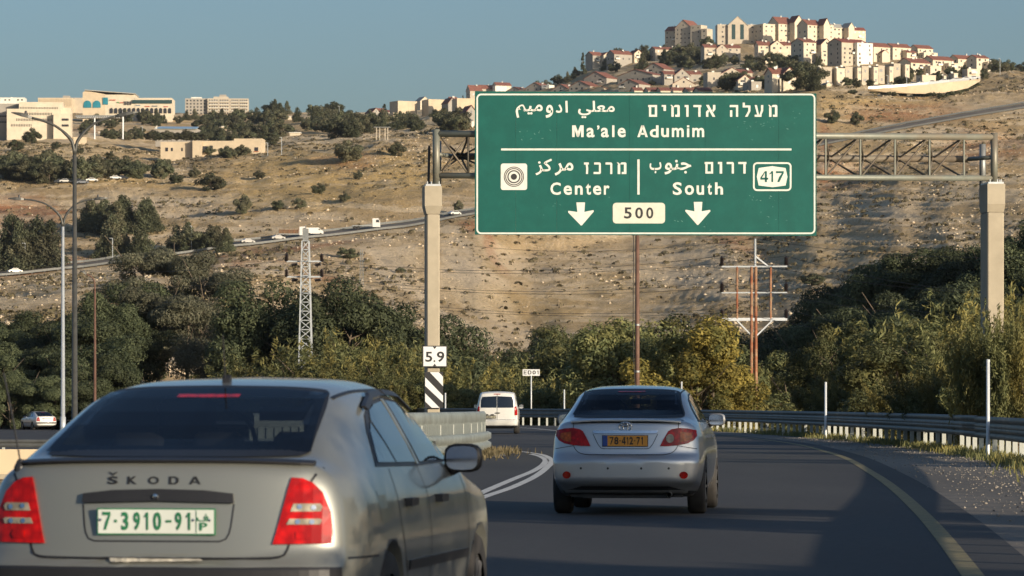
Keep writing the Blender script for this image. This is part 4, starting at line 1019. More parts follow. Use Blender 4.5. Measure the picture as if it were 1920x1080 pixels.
def build_liftback(detail=True, mp='paint_beige', lab='', loc=(0,0,0), yaw=0, nm='car'):
    t = thing(nm, lab, 'car', loc, yaw)
    me = body_mesh(OCT, .62, oct_rear, lambda V: V); sk = Skin(me); wh = [(1.03, .305), (3.55, .305)]
    RW = [(-.60,1.052),(-.515,1.315),(-.30,1.334),(0,1.338),(.30,1.334),(.515,1.315),(.60,1.052),(.3,1.047),(-.3,1.047)]; WS = [(-.60,1.03),(-.50,1.31),(0,1.335),(.50,1.31),(.60,1.03),(0,1.02)]
    bd = link_mesh('body', open_window(open_window(cut_arches(me, wh, .345, .87), RW), WS, False, .86), M[mp], t, True); cabin(t, 1.38, 1.06, 1.25)
    try:
        md = bd.modifiers.new('wn', 'WEIGHTED_NORMAL'); md.keep_sharp = True; bd.modifiers.remove(md)
    except Exception: pass
    for a, z in wh:
        for s in (-1, 1): wheel(t, a, s, z, .305, .20, .755, steer=0)
    MB().box(-.62, .62, .5, 4.1, .2, .30).build('underbody', M['trim'], t)
    for a, z in wh: MB().box(-.56, .56, a-.34, a+.34, .25, .62).build('wheel_well', M['trim'], t)
    # rear window with black border, boot line, bumper line
    RW = [(-.60,1.052),(-.515,1.315),(-.30,1.334),(0,1.338),(.30,1.334),(.515,1.315),(.60,1.052),(.3,1.047),(-.3,1.047)]
    sk.patch('rear_window', RW, 'rear', M['rear_glass'], t, .008, .06, .0); sk.seam('window_border', [((x)*.955, (z-1.19)*.93+1.19) for x, z in RW+RW[:1]], 'rear', M['black'], t, .045, .005)
    sk.seam('heater_lines', [(-.5,1.16),(.5,1.16)], 'rear', M['trim'], t, .002, .007)
    sk.patch('brake_light', [(-.145,1.292),(.145,1.292),(.145,1.306),(-.145,1.306)], 'rear', M['lens_dark'], t, .009, .05, 0)
    for pts in ([(.690,.99),(.655,.93),(.64,.88),(.585,.70),(.55,.612),(.50,.603),(0,.60),(-.50,.603),(-.55,.612),(-.585,.70),(-.64,.88),(-.655,.93),(-.690,.99)],):
        sk.seam('boot_seam', pts, 'rear', M['black'], t, .011, .002)
    # lip spoiler along the boot edge
    lp_ = MB(); V = []
    n = 26
    for i in range(n+1):
        x = -.66+1.32*i/n; r = sk.hit('rear', x, 1.014-.014*abs(x/.66)**3); p = r[0]
        for dy, dz in ((-.022,.004),(-.024,.012),(.02,.024),(.04,.018),(.03,-.004)): V.append((p.x, p.y+dy, p.z+dz))
    lp_.add(V, [(i*5+j, i*5+(j+1)%5, (i+1)*5+(j+1)%5, (i+1)*5+j) for i in range(n) for j in range(5)]+[(0,1,2,3,4), tuple(range(n*5, n*5+5))])
    lp_.build('boot_spoiler', M['trim'], t)
    # handle strip and plate recess
    rf = [(-.335,.838),(-.33,.878),(-.20,.893),(0,.898),(.20,.893),(.33,.878),(.335,.838),(0,.846)]
    sk.patch('handle_strip', rf, 'rear', M['trim'], t, .022, .06, .03)
    sk.seam('recess_edge', [(-.335,.835),(-.315,.70),(-.285,.675),(.285,.675),(.315,.70),(.335,.835)], 'rear', M['paint_shadow'] if 'paint_shadow' in M else M['trim'], t, .007, .002)
    y0 = sk.hit('rear', 0, .765)[0].y-.020
    pl = MB().box(-.262, .262, y0, y0+.012, .703, .818).build('license_plate', M['plate_green'], t)
    MB().box(-.256, .256, y0-.0025, y0+.001, .709, .812).build('plate_face', M['plate_white'], pl)
    fn = lambda a, b: ((a-774)/(1077-468)*.524, .765-(b-803)/(1077-468)*.524)       # pixels of the enlarged plate
    if detail:
        chs = [('7',500,541,760,850),('·',561,575,799,813),('3',598,634,760,852),('9',660,694,760,852),('1',715,736,762,850),('0',762,803,760,852),('-',826,856,800,812),('9',874,908,760,852),('1',930,952,762,850)]
        plate_text(pl, chs, fn, M['plate_green'], y0-.006, .03)
        for a, b, yy, y1 in ((985,1045,768,806),(1000,1040,812,852)): glyph('\uFED1' if yy < 800 else 'P', a, b, yy, y1, M['plate_green'], fn, y=y0-.006, off=.02, name='numeral', parent=pl)
        MB().box(fn(981,0)[0], fn(983.5,0)[0], y0-.005, y0-.002, .712, .809).build('plate_bar', M['plate_green'], pl)
        for xx in (488, 966, 1050): MB().lathe([(.0, -.006), (.006, -.004), (.006, 0)], 10, 'y', (fn(xx,0)[0], y0-.002, fn(0,800)[1])).build('plate_screw', M['chrome'], pl)
        for ch, a, b in (('S',-.207,-.160),('K',-.118,-.074),('O',-.026,.023),('D',.066,.110),('A',.155,.208)):
            zt_ = .955
            f2 = lambda u, v: (u, v); g = glyph(ch, a, b, zt_, .921, M['black'], lambda u, v: (u-.02, sk.hit('rear', u, v)[0].y-.004, v), off=.03, name='badge_letter', parent=t)
        yc = sk.hit('rear', -.2, .96)[0].y-.004
        MB().add([(-.225,yc,.974),(-.217,yc,.974),(-.2035,yc,.966),(-.19,yc,.974),(-.182,yc,.974),(-.2035,yc,.958)], [(0,1,2,5),(2,3,4,5)]).build('badge_letter', M['black'], t)
        MB().lathe([(0,-.012),(.012,-.010),(.014,0)], 14, 'y', (-.005, sk.hit('rear', 0, .868)[0].y-.022, .868)).build('boot_lock', M['chrome'], t)
    # tail lights: red shell, two clear bands
    for s in (1, -1):
        TL = [(.505,.662),(.520,.72),(.562,.90),(.575,.948),(.62,.945),(.66,.925),(.70,.885),(.735,.80),(.745,.72),(.748,.665)]
        l_ = sk.patch('tail_light', [(s*x, z) for x, z in TL], 'rear', M['lens_red'], t, .012, .04, .02)
        for z0, z1, nm2 in ((.802,.836,'reversing_lens'),(.746,.771,'indicator_lens')):
            xi = .575 if z0 > .78 else .560
            poly = [(xi,z0),(xi+.012,z1),(.694,z1),(.704,z0+.02),(.696,z0)]
            sk.patch(nm2, [(s*x, z) for x, z in poly], 'rear', M['lens_clear'], l_, .016, .04, .008)
        for bx, bz in ((.612,.822),(.668,.818),(.606,.758),(.664,.757)): sk.patch('glint_spot', [(s*(bx+.011*math.cos(q)), bz+.011*math.sin(q)) for q in np.linspace(0, 6.28, 9)[:-1]], 'rear', M['chrome'], l_, .019, .03, .003)  # chrome discs put in for the bright sun spots on the lenses
        sk.patch('bulb_reflector', [(s*x, z) for x, z in ((.60,.685),(.65,.682),(.66,.70),(.65,.718),(.60,.715))], 'rear', M['lens_red'], l_, .017, .03, .006)
    # bumper: dark rub strip, lower edge
    V = []; n = 40
    for i in range(n+1):
        x = -.80+1.6*i/n; hp_ = sk.hit('rear', x, .53)[0] or Vector((x, .12, .53))
        for dy, z_ in ((.03,.470),(-.020,.474),(-.024,.485),(-.024,.556),(-.018,.566),(.03,.568)): V.append((hp_.x, hp_.y+dy, z_))
    MB().add(V, [(i*6+j, i*6+(j+1)%6, (i+1)*6+(j+1)%6, (i+1)*6+j) for i in range(n) for j in range(6)]+[tuple(range(6)), tuple(range(n*6, n*6+6))]).build('bumper_strip', M['trim'], t)
    sk.patch('bumper_scuff', [(-.20,.592),(-.19,.578),(.05,.580),(.22,.583),(.20,.590),(.0,.592)], 'rear', simple('scuffed_paint', (.55,.50,.40), .7, var=.4, scale=20), t, .012, .02, 0)
    # side glazing, pillars, mouldings on both sides
    for ax, s in (('right', 1), ('left', -1)):
        DLO = [(1.02,.985),(1.10,1.035),(1.26,1.14),(1.42,1.215),(1.66,1.275),(2.1,1.30),(2.45,1.285),(2.75,1.20),(3.0,1.08),(3.16,.985),(2.1,.972)]
        sk.patch('window_frame', DLO, ax, M['trim'], t, .004, .08)
        Q = [(1.09,1.0),(1.16,1.05),(1.30,1.135),(1.42,1.18),(1.50,.995)]
        R_ = [(1.53,.995),(1.46,1.19),(1.55,1.235),(1.72,1.262),(1.98,1.278),(2.02,.99)]
        Fw = [(2.14,.99),(2.10,1.282),(2.4,1.268),(2.66,1.195),(2.90,1.085),(3.02,.99)]
        for q, nm2 in ((Q,'quarter_window'),(R_,'side_window'),(Fw,'side_window')): sk.patch(nm2, q, ax, M['glass_side'], t, .009, .08, .006)
        sk.patch('door_pillar', [(2.035,.98),(2.015,1.285),(2.05,1.288),(2.075,.98)], ax, M[mp], t, .012, .06, .008)
        sk.patch('rain_deflector', [(1.44,1.225),(1.70,1.28),(2.02,1.296),(2.02,1.315),(1.70,1.30),(1.42,1.243)], ax, M['trim'], t, .03, .06, .02)
        sk.patch('rain_deflector', [(2.08,1.298),(2.45,1.285),(2.66,1.22),(2.67,1.24),(2.46,1.306),(2.08,1.318)], ax, M['trim'], t, .03, .06, .02)
        sk.patch('side_moulding', [(1.46,.50),(3.14,.50),(3.14,.545),(1.46,.545)], ax, M['trim'], t, .010, .1)
        for pts in ([(2.06,.97),(2.06,.30)], [(1.30,.97),(1.25,.80),(1.36,.58),(1.47,.42),(1.47,.32)], [(3.15,.95),(3.18,.30)], [(1.47,.29),(3.18,.29)], [(.24,.60),(.70,.595)]):
            sk.seam('door_seam', pts, ax, M['black'], t, .010, .002)
        for a in (1.42, 2.26):
            q = sk.hit(ax, a+.08, .815)[0]
            MB().box(-.03, .015, -.09, .09, -.018, .018).build('door_handle', M['trim'], t).location = (q.x+s*.022, q.y, q.z)
        q = sk.hit(ax, 2.95, 1.0)[0]; mirror_unit(t, s, 2.86, 1.0, abs(q.x)+.03, M['trim'], .19, .145, .12, .12)
        sk.patch('fuel_flap' if s == 1 else 'side_marker', [(.80,.74),(.98,.74),(.98,.88),(.80,.88)] if s == 1 else [(3.3,.6),(3.36,.6),(3.36,.63),(3.3,.63)], ax, M[mp] if s == 1 else M['lens_amber'], t, .0015, .06, 0)
    # windscreen, head lights, antennas
    sk.patch('windscreen', WS, 'front', M['front_glass'], t, .006, .08, 0)
    for s in (1, -1): sk.patch('head_light', [(s*x, z) for x, z in ((.42,.60),(.40,.72),(.68,.72),(.70,.62))], 'front', M['lens_clear'], t, .01, .06)
    q = sk.hit('top', 0, 1.42)[0]
    MB().prism([(-.0,-.01),(.055,-.01),(.05,.03),(.03,.036),(.01,.02)], -.018, .018).build('roof_antenna', M['trim'], t).matrix_local = Matrix.Translation(q) @ Matrix.Rotation(math.pi/2, 4, 'Z')
    MB().tube([(0,-.01,0),(0,-.06,.20)], .004, 5).build('antenna_rod', M['trim'], t).location = (0, q.y, q.z+.02)
    for s in (-1, 1): sk.seam('roof_channel', [(s*.545,1.22),(s*.565,1.7),(s*.565,2.3),(s*.55,2.7)], 'top', M['black'], t, .02, .003)
    # whip aerial at the left rear corner
    if detail:
        q = sk.hit('rear', -.655, .985)[0]
        MB().lathe([(.03,0),(.028,.02),(.012,.05),(.0,.055)], 10, c=(q.x, q.y+.02, q.z-.01)).build('aerial_base', M['trim'], t)
        MB().tube([(q.x, q.y+.02, q.z+.03), (q.x-.03, q.y+.02, q.z+.2), (q.x-.075, q.y+.02, q.z+.42)], .004, 5).build('aerial', M['trim'], t)
    MB().tube([(.45,.10,.26),(.45,-.02,.25)], .03, 10, False).build('exhaust_pipe', M['steel_grey'], t)
    return t
Ysk = F/435+.0
XS = (287-CX)/435
octavia = build_liftback(True, 'paint_beige', 'grey beige liftback car with green lettered plate, nearest and partly cut off', (XS, Ysk, 0), -.150)

# ---- silver saloon -------------------------------------------------------------------------
def cor_prof(wb, w1, w2, w3, w4, w5, z5, w6, z6, w7, z7, w8, z8, z9, zb=.24, z2=.45, z3=.68, z4=.86):
    return [(0, zb), (wb, zb), (w1, zb+.07), (w2, z2), (w3, z3), (w4, z4), (w5, z5), (w6, z6), (w7, z7), (w8, z8), (0, z9)]
CORO = [
 (.13, cor_prof(.64,.75,.815,.835,.825,.775,1.0, .73,1.04,.66,1.065,.36,1.082,1.088,.25)),
 (.32, cor_prof(.66,.78,.84,.855,.845,.79,1.02, .735,1.06,.65,1.085,.36,1.105,1.11,.22)),
 (.62, cor_prof(.68,.80,.855,.87,.86,.80,1.03, .72,1.09,.635,1.13,.36,1.155,1.16,.20)),
 (1.05, cor_prof(.70,.81,.865,.88,.87,.81,1.035, .71,1.19,.60,1.305,.36,1.355,1.365,.19)),
 (1.45, cor_prof(.70,.81,.865,.88,.87,.81,1.035, .71,1.22,.59,1.40,.36,1.45,1.46,.19)),
 (1.95, cor_prof(.70,.81,.865,.88,.87,.81,1.035, .71,1.23,.59,1.425,.36,1.478,1.49,.19)),
 (2.4, cor_prof(.70,.81,.865,.88,.87,.81,1.03, .71,1.22,.58,1.40,.36,1.455,1.465,.19)),
 (2.95, cor_prof(.70,.81,.865,.88,.87,.81,1.02, .70,1.13,.60,1.24,.36,1.285,1.295,.19)),
 (3.40, cor_prof(.70,.81,.865,.88,.86,.80,.98, .71,1.03,.61,1.06,.36,1.085,1.09,.19)),
 (4.0, cor_prof(.68,.80,.85,.86,.83,.77,.88, .68,.92,.58,.95,.36,.975,.98,.21)),
 (4.36, cor_prof(.62,.74,.79,.80,.76,.70,.76, .62,.80,.52,.825,.34,.84,.85,.24,.42,.58,.69)),
 (4.46, cor_prof(.54,.66,.71,.72,.69,.62,.68, .55,.72,.46,.74,.30,.755,.76,.27,.42,.54,.64)),
]
def cor_rear(V):
    V = V.copy(); x, a, z = V[:, 0].copy(), V[:, 1].copy(), V[:, 2].copy(); w_ = 1-ss(a, .2, .8)
    V[:, 1] += w_*(.17*np.abs(x/.83)**2.8); V[:, 1] += w_*(.18*np.clip(z-.70, 0, .5))*(z < 1.3)
    V[:, 1] -= w_*.09*ss(z, .70, .63)*ss(z, .24, .40)
    V[:, 1] += w_*.06*ss(z, .40, .30)
    wf = ss(a, 3.7, 4.46); V[:, 1] -= wf*.34*np.abs(x/.83)**2.2
    return V
def build_saloon(loc, yaw):
    t = thing('car', 'silver blue saloon car with yellow number plate driving ahead under the gantry', 'car', loc, yaw)
    mp = M['paint_silver']; me = body_mesh(CORO, .68, cor_rear, lambda V: V); sk = Skin(me); wh = [(.98, .315), (3.58, .315)]
    RW = [(-.635,1.135),(-.585,1.26),(-.535,1.395),(-.3,1.418),(0,1.422),(.3,1.418),(.535,1.395),(.585,1.26),(.635,1.135),(.3,1.128),(-.3,1.128)]; WS = [(-.62,1.12),(-.52,1.38),(0,1.41),(.52,1.38),(.62,1.12),(0,1.11)]
    link_mesh('body', open_window(open_window(cut_arches(me, wh, .355, .885), RW), WS, False, .86), mp, t, True); cabin(t, 1.46, 1.14, 1.3)
    for a, z in wh:
        for s in (-1, 1): wheel(t, a, s, z, .315, .205, .775)
    MB().box(-.64, .64, .35, 4.1, .20, .30).build('underbody', M['trim'], t)
    for a, z in wh: MB().box(-.56, .56, a-.35, a+.35, .25, .64).build('wheel_well', M['trim'], t)
    sk.patch('rear_window', RW, 'rear', M['rear_glass'], t, .008, .06, 0); sk.seam('window_border', [(x*.985, (z-1.27)*.97+1.27) for x, z in RW+RW[:1]], 'rear', M['black'], t, .05, .004)
    sk.patch('brake_light', [(-.16,1.395),(.16,1.395),(.16,1.409),(-.16,1.409)], 'rear', M['lens_dark'], t, .011, .05, 0)
    # boot lip
    mb = MB(); V = []; n = 24
    for i in range(n+1):
        x = -.63+1.26*i/n; p = sk.hit('rear', x, 1.062-.02*abs(x/.63)**3)[0]
        for dy, dz in ((-.035,.012),(-.035,.026),(.02,.042),(.05,.03),(.02,-.002)): V.append((p.x, p.y+dy, p.z+dz))
    mb.add(V, [(i*5+j, i*5+(j+1)%5, (i+1)*5+(j+1)%5, (i+1)*5+j) for i in range(n) for j in range(5)]+[(0,1,2,3,4), tuple(range(n*5, n*5+5))]); mb.build('boot_spoiler', mp, t)
    sk.patch('spoiler_painted_shadow', [(-.62,1.048),(.62,1.048),(.62,1.060),(-.62,1.060)], 'rear', M['black'], t, .002, .06, 0)  # black strip painting in the shadow under the boot lip
    for pts in ([(-.60,1.08),(-.60,.99),(-.595,.80),(-.56,.735),(-.50,.70),(-.40,.688),(.40,.688),(.50,.70),(.56,.735),(.595,.80),(.60,.99),(.60,1.08)],): sk.seam('boot_seam', pts, 'rear', M['black'], t, .009, .002)
    sk.patch('garnish_strip', [(-.37,.962),(.37,.962),(.36,.935),(.33,.928),(-.33,.928),(-.36,.935)], 'rear', M['chrome'], t, .018, .06, .02)
    sk.seam('recess_edge', [(-.37,.925),(-.29,.78),(-.26,.757),(.26,.757),(.29,.78),(.37,.925)], 'rear', M['trim'], t, .008, .002)
    y0 = sk.hit('rear', 0, .84)[0].y-.02
    pl = MB().box(-.262, .262, y0, y0+.012, .782, .912).build('license_plate', M['black'], t)
    MB().box(-.200, .256, y0-.0025, y0+.001, .788, .906).build('plate_face', M['plate_yellow'], pl); MB().box(-.256, -.201, y0-.0025, y0+.001, .788, .906).build('plate_band', M['plate_blue'], pl)
    fn = lambda a, b: ((a-711)/(862-560)*.524, .847-(b-498)/(862-560)*.524)
    plate_text(pl, [('7',609,634,472,522),('8',640,668,472,522),('·',674,682,493,501),('4',690,716,472,522),('1',722,732,472,522),('2',740,764,472,522),('·',770,778,493,501),('7',786,808,472,522),('1',816,828,472,522)], fn, M['black'], y0-.006, .03)
    # three ellipse emblem
    yy = sk.hit('rear', 0, 1.02)[0].y-.02; em = MB()
    for (rx_, rz_, cz) in ((.072,.05,1.012),(.028,.046,1.012),(.05,.018,1.036)):
        pts = [(rx_*math.cos(q)*1.0, yy, cz+rz_*math.sin(q)) for q in np.linspace(0, 2*math.pi, 29)]; em.tube(pts, .007, 6, False)
    em.build('emblem', M['chrome'], t, True)
    for s in (1, -1):
        TL = [(.395,.785),(.43,.86),(.485,.955),(.52,.978),(.60,.992),(.70,.985),(.79,.965),(.80,.90),(.765,.85),(.70,.815),(.60,.796),(.50,.787)]
        l_ = sk.patch('tail_light', [(s*x, z) for x, z in TL], 'rear', M['lens_dark'], t, .012, .04, .02)
        sk.patch('indicator_lens', [(s*x, z) for x, z in ((.62,.83),(.62,.95),(.74,.93),(.75,.88),(.70,.845))], 'rear', M['lens_amber'] , l_, .015, .04, .006)
        c = [(s*(.505+.045*math.cos(q)), .872+.05*math.sin(q)) for q in np.linspace(0, 2*math.pi, 15)[:-1]]
        sk.patch('reversing_lens', c, 'rear', M['lens_clear'] if s > 0 else M['lens_red'], l_, .016, .04, .006)
        c = [(s*(.665+.048*math.cos(q)), .458+.042*math.sin(q)) for q in np.linspace(0, 2*math.pi, 17)[:-1]]
        sk.patch('bumper_reflector', c, 'rear', M['lens_dark'], t, .008, .04, .01)
        sk.seam('bumper_seam', [(s*.60,.79),(s*.72,.77),(s*.84,.75)], 'rear', M['black'], t, .007, .002)
    for x in (-.50, -.19, .19, .50): sk.patch('parking_sensor', [(x+.014*math.cos(q), .535+.014*math.sin(q)) for q in np.linspace(0, 6.28, 9)[:-1]], 'rear', M['trim'], t, .004, .03, .003)
    sk.patch('lower_bumper', [(-.78,.235),(.78,.235),(.78,.27),(.62,.30),(.50,.335),(-.50,.335),(-.62,.30),(-.78,.27)], 'rear', M['trim'], t, .006, .06, .01)
    for ax, s in (('right', 1), ('left', -1)):
        DLO = [(.88,1.06),(1.05,1.19),(1.3,1.32),(1.6,1.375),(2.0,1.395),(2.4,1.375),(2.75,1.26),(3.05,1.12),(3.2,1.055),(2.0,1.05)]
        sk.patch('window_frame', DLO, ax, M['trim'], t, .004, .08)
        for q, nm2 in (([(.98,1.075),(1.10,1.18),(1.30,1.29),(1.36,1.08)],'quarter_window'),([(1.40,1.08),(1.35,1.31),(1.6,1.36),(1.95,1.372),(2.0,1.07)],'side_window'),([(2.12,1.07),(2.08,1.372),(2.38,1.355),(2.70,1.25),(3.0,1.12),(3.08,1.07)],'side_window')):
            sk.patch(nm2, q, ax, M['glass_side'], t, .009, .08, .006)
        for pts in ([(2.06,1.05),(2.06,.32)], [(1.28,1.05),(1.26,.85),(1.38,.6),(1.46,.45),(1.46,.34)], [(3.14,1.03),(3.16,.32)]): sk.seam('door_seam', pts, ax, M['black'], t, .009, .002)
        for a in (1.45, 2.28):
            q = sk.hit(ax, a+.1, .89)[0]; MB().box(-.03, .02, -.10, .10, -.018, .018).build('door_handle', mp, t).location = (q.x+s*.022, q.y, q.z)
        q = sk.hit(ax, 2.85, 1.08)[0]; mirror_unit(t, s, 2.78, 1.08, abs(q.x)+.045, mp, .21, .15, .13, .1)
    sk.patch('windscreen', WS, 'front', M['front_glass'], t, .006, .08, 0)
    for s in (1, -1): sk.patch('head_light', [(s*x, z) for x, z in ((.42,.62),(.40,.76),(.70,.78),(.72,.66))], 'front', M['lens_clear'], t, .01, .06)
    for s in (-1, 1): sk.seam('roof_channel', [(s*.56,1.25),(s*.575,1.7),(s*.575,2.3),(s*.56,2.6)], 'top', M['black'], t, .016, .003)
    MB().tube([(.5,.30,.24),(.5,.10,.235)], .03, 10, False).build('exhaust_pipe', M['steel_grey'], t)
    MB().box(-.5, .5, .3, .5, .19, .27).build('rear_subframe', M['trim'], t)
    return t
build_saloon(((1171-CX)/165, F/165, 0), -.10)

# ---- white van -----------------------------------------------------------------------------
def van_prof(wb, w3, w5, z5, w7, z7, z9, zb=.28):
    return [(0, zb), (wb, zb), (w3-.03, zb+.06), (w3, .5), (w3+.005, .72), (w3, .92), (w5, z5), ((w5*.55+w7*.45), (z5+z7)/2+.06), (w7, z7), (w7*.55, z9-.012), (0, z9)]
VAN = [(.10, van_prof(.74,.85,.82,1.10,.66,1.68,1.735)), (.30, van_prof(.77,.885,.86,1.12,.69,1.72,1.785)), (1.2, van_prof(.78,.90,.87,1.12,.70,1.74,1.80)), (2.5, van_prof(.78,.90,.87,1.10,.69,1.73,1.79)),
       (3.0, van_prof(.78,.90,.86,1.08,.66,1.52,1.58)), (3.4, van_prof(.78,.89,.84,1.05,.66,1.20,1.26)), (3.7, van_prof(.76,.87,.81,.98,.64,1.06,1.10)), (4.1, van_prof(.70,.80,.74,.84,.58,.90,.94)), (4.25, van_prof(.62,.70,.66,.74,.52,.80,.83))]
def van_rear(V):
    V = V.copy(); x, a, z = V[:, 0].copy(), V[:, 1].copy(), V[:, 2].copy(); w_ = 1-ss(a, .15, .6)
    V[:, 1] += w_*(.07*np.abs(x/.85)**3)+w_*.12*np.clip(z-1.05, 0, 1); V[:, 1] -= w_*.09*ss(z, .60, .55)
    wf = ss(a, 3.6, 4.25); V[:, 1] -= wf*.3*np.abs(x/.8)**2.2; return V
def build_van(loc, yaw, lab, zs=1.0):
    t = thing('van', lab, 'van', loc, yaw); mp = M['paint_white']; me = body_mesh(VAN, .85, van_rear, lambda V: V, dst=.07); sk = Skin(me); wh = [(.85,.31),(3.55,.31)]
    link_mesh('body', cut_arches(me, wh, .35, .90), mp, t, True)
    for a, z in wh:
        for s in (-1, 1): wheel(t, a, s, z, .31, .2, .79)
    MB().box(-.66, .66, .3, 4.0, .22, .34).build('underbody', M['trim'], t)
    for poly in ([(-.69,1.10),(-.68,1.40),(-.62,1.56),(-.02,1.59),(-.02,1.10)], [(.69,1.10),(.68,1.40),(.62,1.56),(.02,1.59),(.02,1.10)]): sk.patch('rear_window', poly, 'rear', M['glass'], t, .008, .08)
    sk.seam('door_seam', [(0,1.68),(0,.60)], 'rear', M['trim'], t, .02, .003); sk.seam('door_seam', [(-.76,1.55),(-.78,.60),(.78,.60),(.76,1.55)], 'rear', M['trim'], t, .012, .003)
    for s in (1, -1): sk.patch('tail_light', [(s*x, z) for x, z in ((.735,.78),(.735,1.14),(.80,1.16),(.845,1.0),(.845,.78))], 'rear', M['lens_dark'], t, .012, .06)
    sk.patch('brake_light', [(-.14,1.66),(.14,1.66),(.14,1.69),(-.14,1.69)], 'rear', M['lens_dark'], t, .012, .06)
    sk.patch('bumper', [(-.86,.36),(.86,.36),(.86,.575),(-.86,.575)], 'rear', mp, t, .03, .08, .03)
    sk.patch('bumper_lip', [(-.82,.29),(.82,.29),(.82,.35),(-.82,.35)], 'rear', M['trim'], t, .03, .08, .03)
    y0 = sk.hit('rear', -.30, .72)[0].y-.02; pl = MB().box(-.57, -.05, y0, y0+.012, .64, .78).build('license_plate', M['trim'], t)
    MB().box(-.55, -.07, y0-.003, y0+.001, .66, .76).build('plate_face', simple('grimy_plate', (.30,.28,.2), .6, var=.5, scale=18), pl)
    for x in (-.43, -.19): MB().box(x-.06, x+.06, y0-.02, y0+.02, .79, .83).build('plate_lamp', M['trim'], t)
    MB().box(-.06, .12, y0-.03, y0, .86, .90).build('door_handle', M['trim'], t)
    for ax, s in (('right', 1), ('left', -1)):
        for poly in ([(.35,1.13),(.42,1.50),(1.25,1.55),(1.28,1.12)], [(1.36,1.12),(1.36,1.55),(2.2,1.55),(2.2,1.12)], [(2.3,1.12),(2.3,1.54),(2.75,1.48),(3.2,1.14)]): sk.patch('side_window', poly, ax, M['glass_side'], t, .008, .1)
        q = sk.hit(ax, 2.95, 1.12)[0]; mirror_unit(t, s, 2.85, 1.15, abs(q.x)+.03, M['trim'], .2, .2, .12, .1)
        sk.patch('side_moulding', [(1.25,.55),(3.1,.55),(3.1,.62),(1.25,.62)], ax, M['trim'], t, .012, .1)
    sk.patch('windscreen', [(-.70,1.15),(-.60,1.60),(0,1.63),(.60,1.60),(.70,1.15),(0,1.13)], 'front', M['glass'], t, .008, .1)
    for s in (1, -1): sk.patch('head_light', [(s*x, z) for x, z in ((.42,.66),(.42,.84),(.66,.86),(.66,.70))], 'front', M['lens_clear'], t, .01, .06)
    return t
van = build_van(((932-CX)/44.3, F/44.3, 0), -.02, 'white panel van with split rear windows leaving between the barrier and the silver car')
# ---- white liftback on the lower left carriageway
x, y, z = P(88, 806, 302)
wc = copy_tree(octavia); wc.location = (x, y, -.70); wc.rotation_euler = (0, 0, .42); wc['label'] = 'white liftback car alone on the lower road at the far left'
def repaint(o, a, b):
    if o.type == 'MESH' and any(m == a for m in o.data.materials):
        k = (o.data.name, b.name)
        if k not in _rp:
            d = o.data.copy()
            for i, m in enumerate(d.materials):
                if m == a: d.materials[i] = b
            _rp[k] = d
        o.data = _rp[k]
    for c in o.children: repaint(c, a, b)
_rp = {}
for c in list(wc.children_recursive):
    if c.name.split('.')[0] in ('badge_letter', 'numeral', 'aerial', 'aerial_base', 'plate_bar', 'plate_screw', 'boot_lock', 'bumper_scuff'): bpy.data.objects.remove(c)
repaint(wc, M['paint_beige'], M['paint_white'])
# ------------------------------------------------------------------ buildings
def stone(nm, c, sc=1.2): return simple(nm, c, .9, var=.08, scale=.35, dirt=tuple(q*.72 for q in c), dirt_amt=.5, dirt_scale=.25)
M['cream'] = stone('cream_stone', (.62,.54,.41)); M['beige'] = stone('beige_stone', (.47,.41,.32)); M['grey_and_shaded'] = stone('grey_and_shaded_stone', (.35,.32,.27)); M['whitewall'] = stone('white_render', (.74,.71,.62)); M['tan'] = stone('tan_stone', (.56,.46,.32))  # the grey stone doubles as painted shade on walls turned from the sun
M['tile_red'] = simple('red_roof_tiles', (.215,.088,.062), .85, var=.25, scale=.8, dirt=(.25,.09,.06), dirt_amt=.6, dirt_scale=.5)
M['tile_dark'] = simple('dark_red_tiles', (.22,.07,.05), .85, var=.2, scale=.8); M['roof_grey'] = simple('grey_roof', (.40,.38,.33), .8, var=.1)
M['pane'] = simple('window_pane', (.035,.035,.04), .25, var=.3, spec=.5); M['cyan_glass'] = simple('cyan_glass', (.03,.20,.26), .15, var=.15, scale=.3); M['dark_glass'] = simple('dark_green_glass', (.03,.06,.06), .2)
M['blue_roof'] = simple('blue_metal_roof', (.28,.42,.55), .5, var=.08); M['shutter'] = simple('shutter', (.45,.40,.33), .7)
_win = {}
def win_mesh(w_, h_, mat='pane'):
    k = (round(w_, 1), round(h_, 1), mat)
    if k not in _win:
        mb = MB(); a, b = k[0]/2, k[1]/2
        mb.box(-a, a, -.04, .10, -b, b); me_ = mb.mesh('window'); me_.materials.append(M[mat]); _win[k] = me_
    return _win[k]
_sill = {}
def wall_windows(t, x0, x1, y, z0, z1, st, face, rs, dens_=3.4, mat='pane', ww=1.0, wh=1.25):
    """windows in rows on one wall; face 'f' front, 'l' left, 'r' right"""
    L_ = x1-x0; n = max(1, int(L_/dens_)); fh = (z1-z0)/st
    for r in range(st):
        for i in range(n):
            if rs.random() < .22: continue
            u = x0+L_*(i+.5)/n+rs.uniform(-.3, .3); z = z0+fh*(r+.58); m_ = win_mesh(ww*rs.choice([.8,1,1,1.5]), wh*rs.choice([.8,1,1]), mat)
            if face == 'f': inst('window', m_, t, (u, y, z))
            elif face == 'r': inst('window', m_, t, (y, u, z), (0, 0, math.pi/2))
            else: inst('window', m_, t, (y, u, z), (0, 0, -math.pi/2))
heater = MB(); heater.tube([(-.6,0,.9),(.6,0,.9)], .28, 8); heater.add([(-.6,-.1,.75),(.6,-.1,.75),(.6,-1.1,.05),(-.6,-1.1,.05)], [(0,1,2,3)]); heater.box(-.5,-.42,-.05,.05,-.3,.8); heater.box(.42,.5,-.05,.05,-.3,.8)
heater = heater.mesh('water_heater'); heater.materials.append(M['whitewall'])
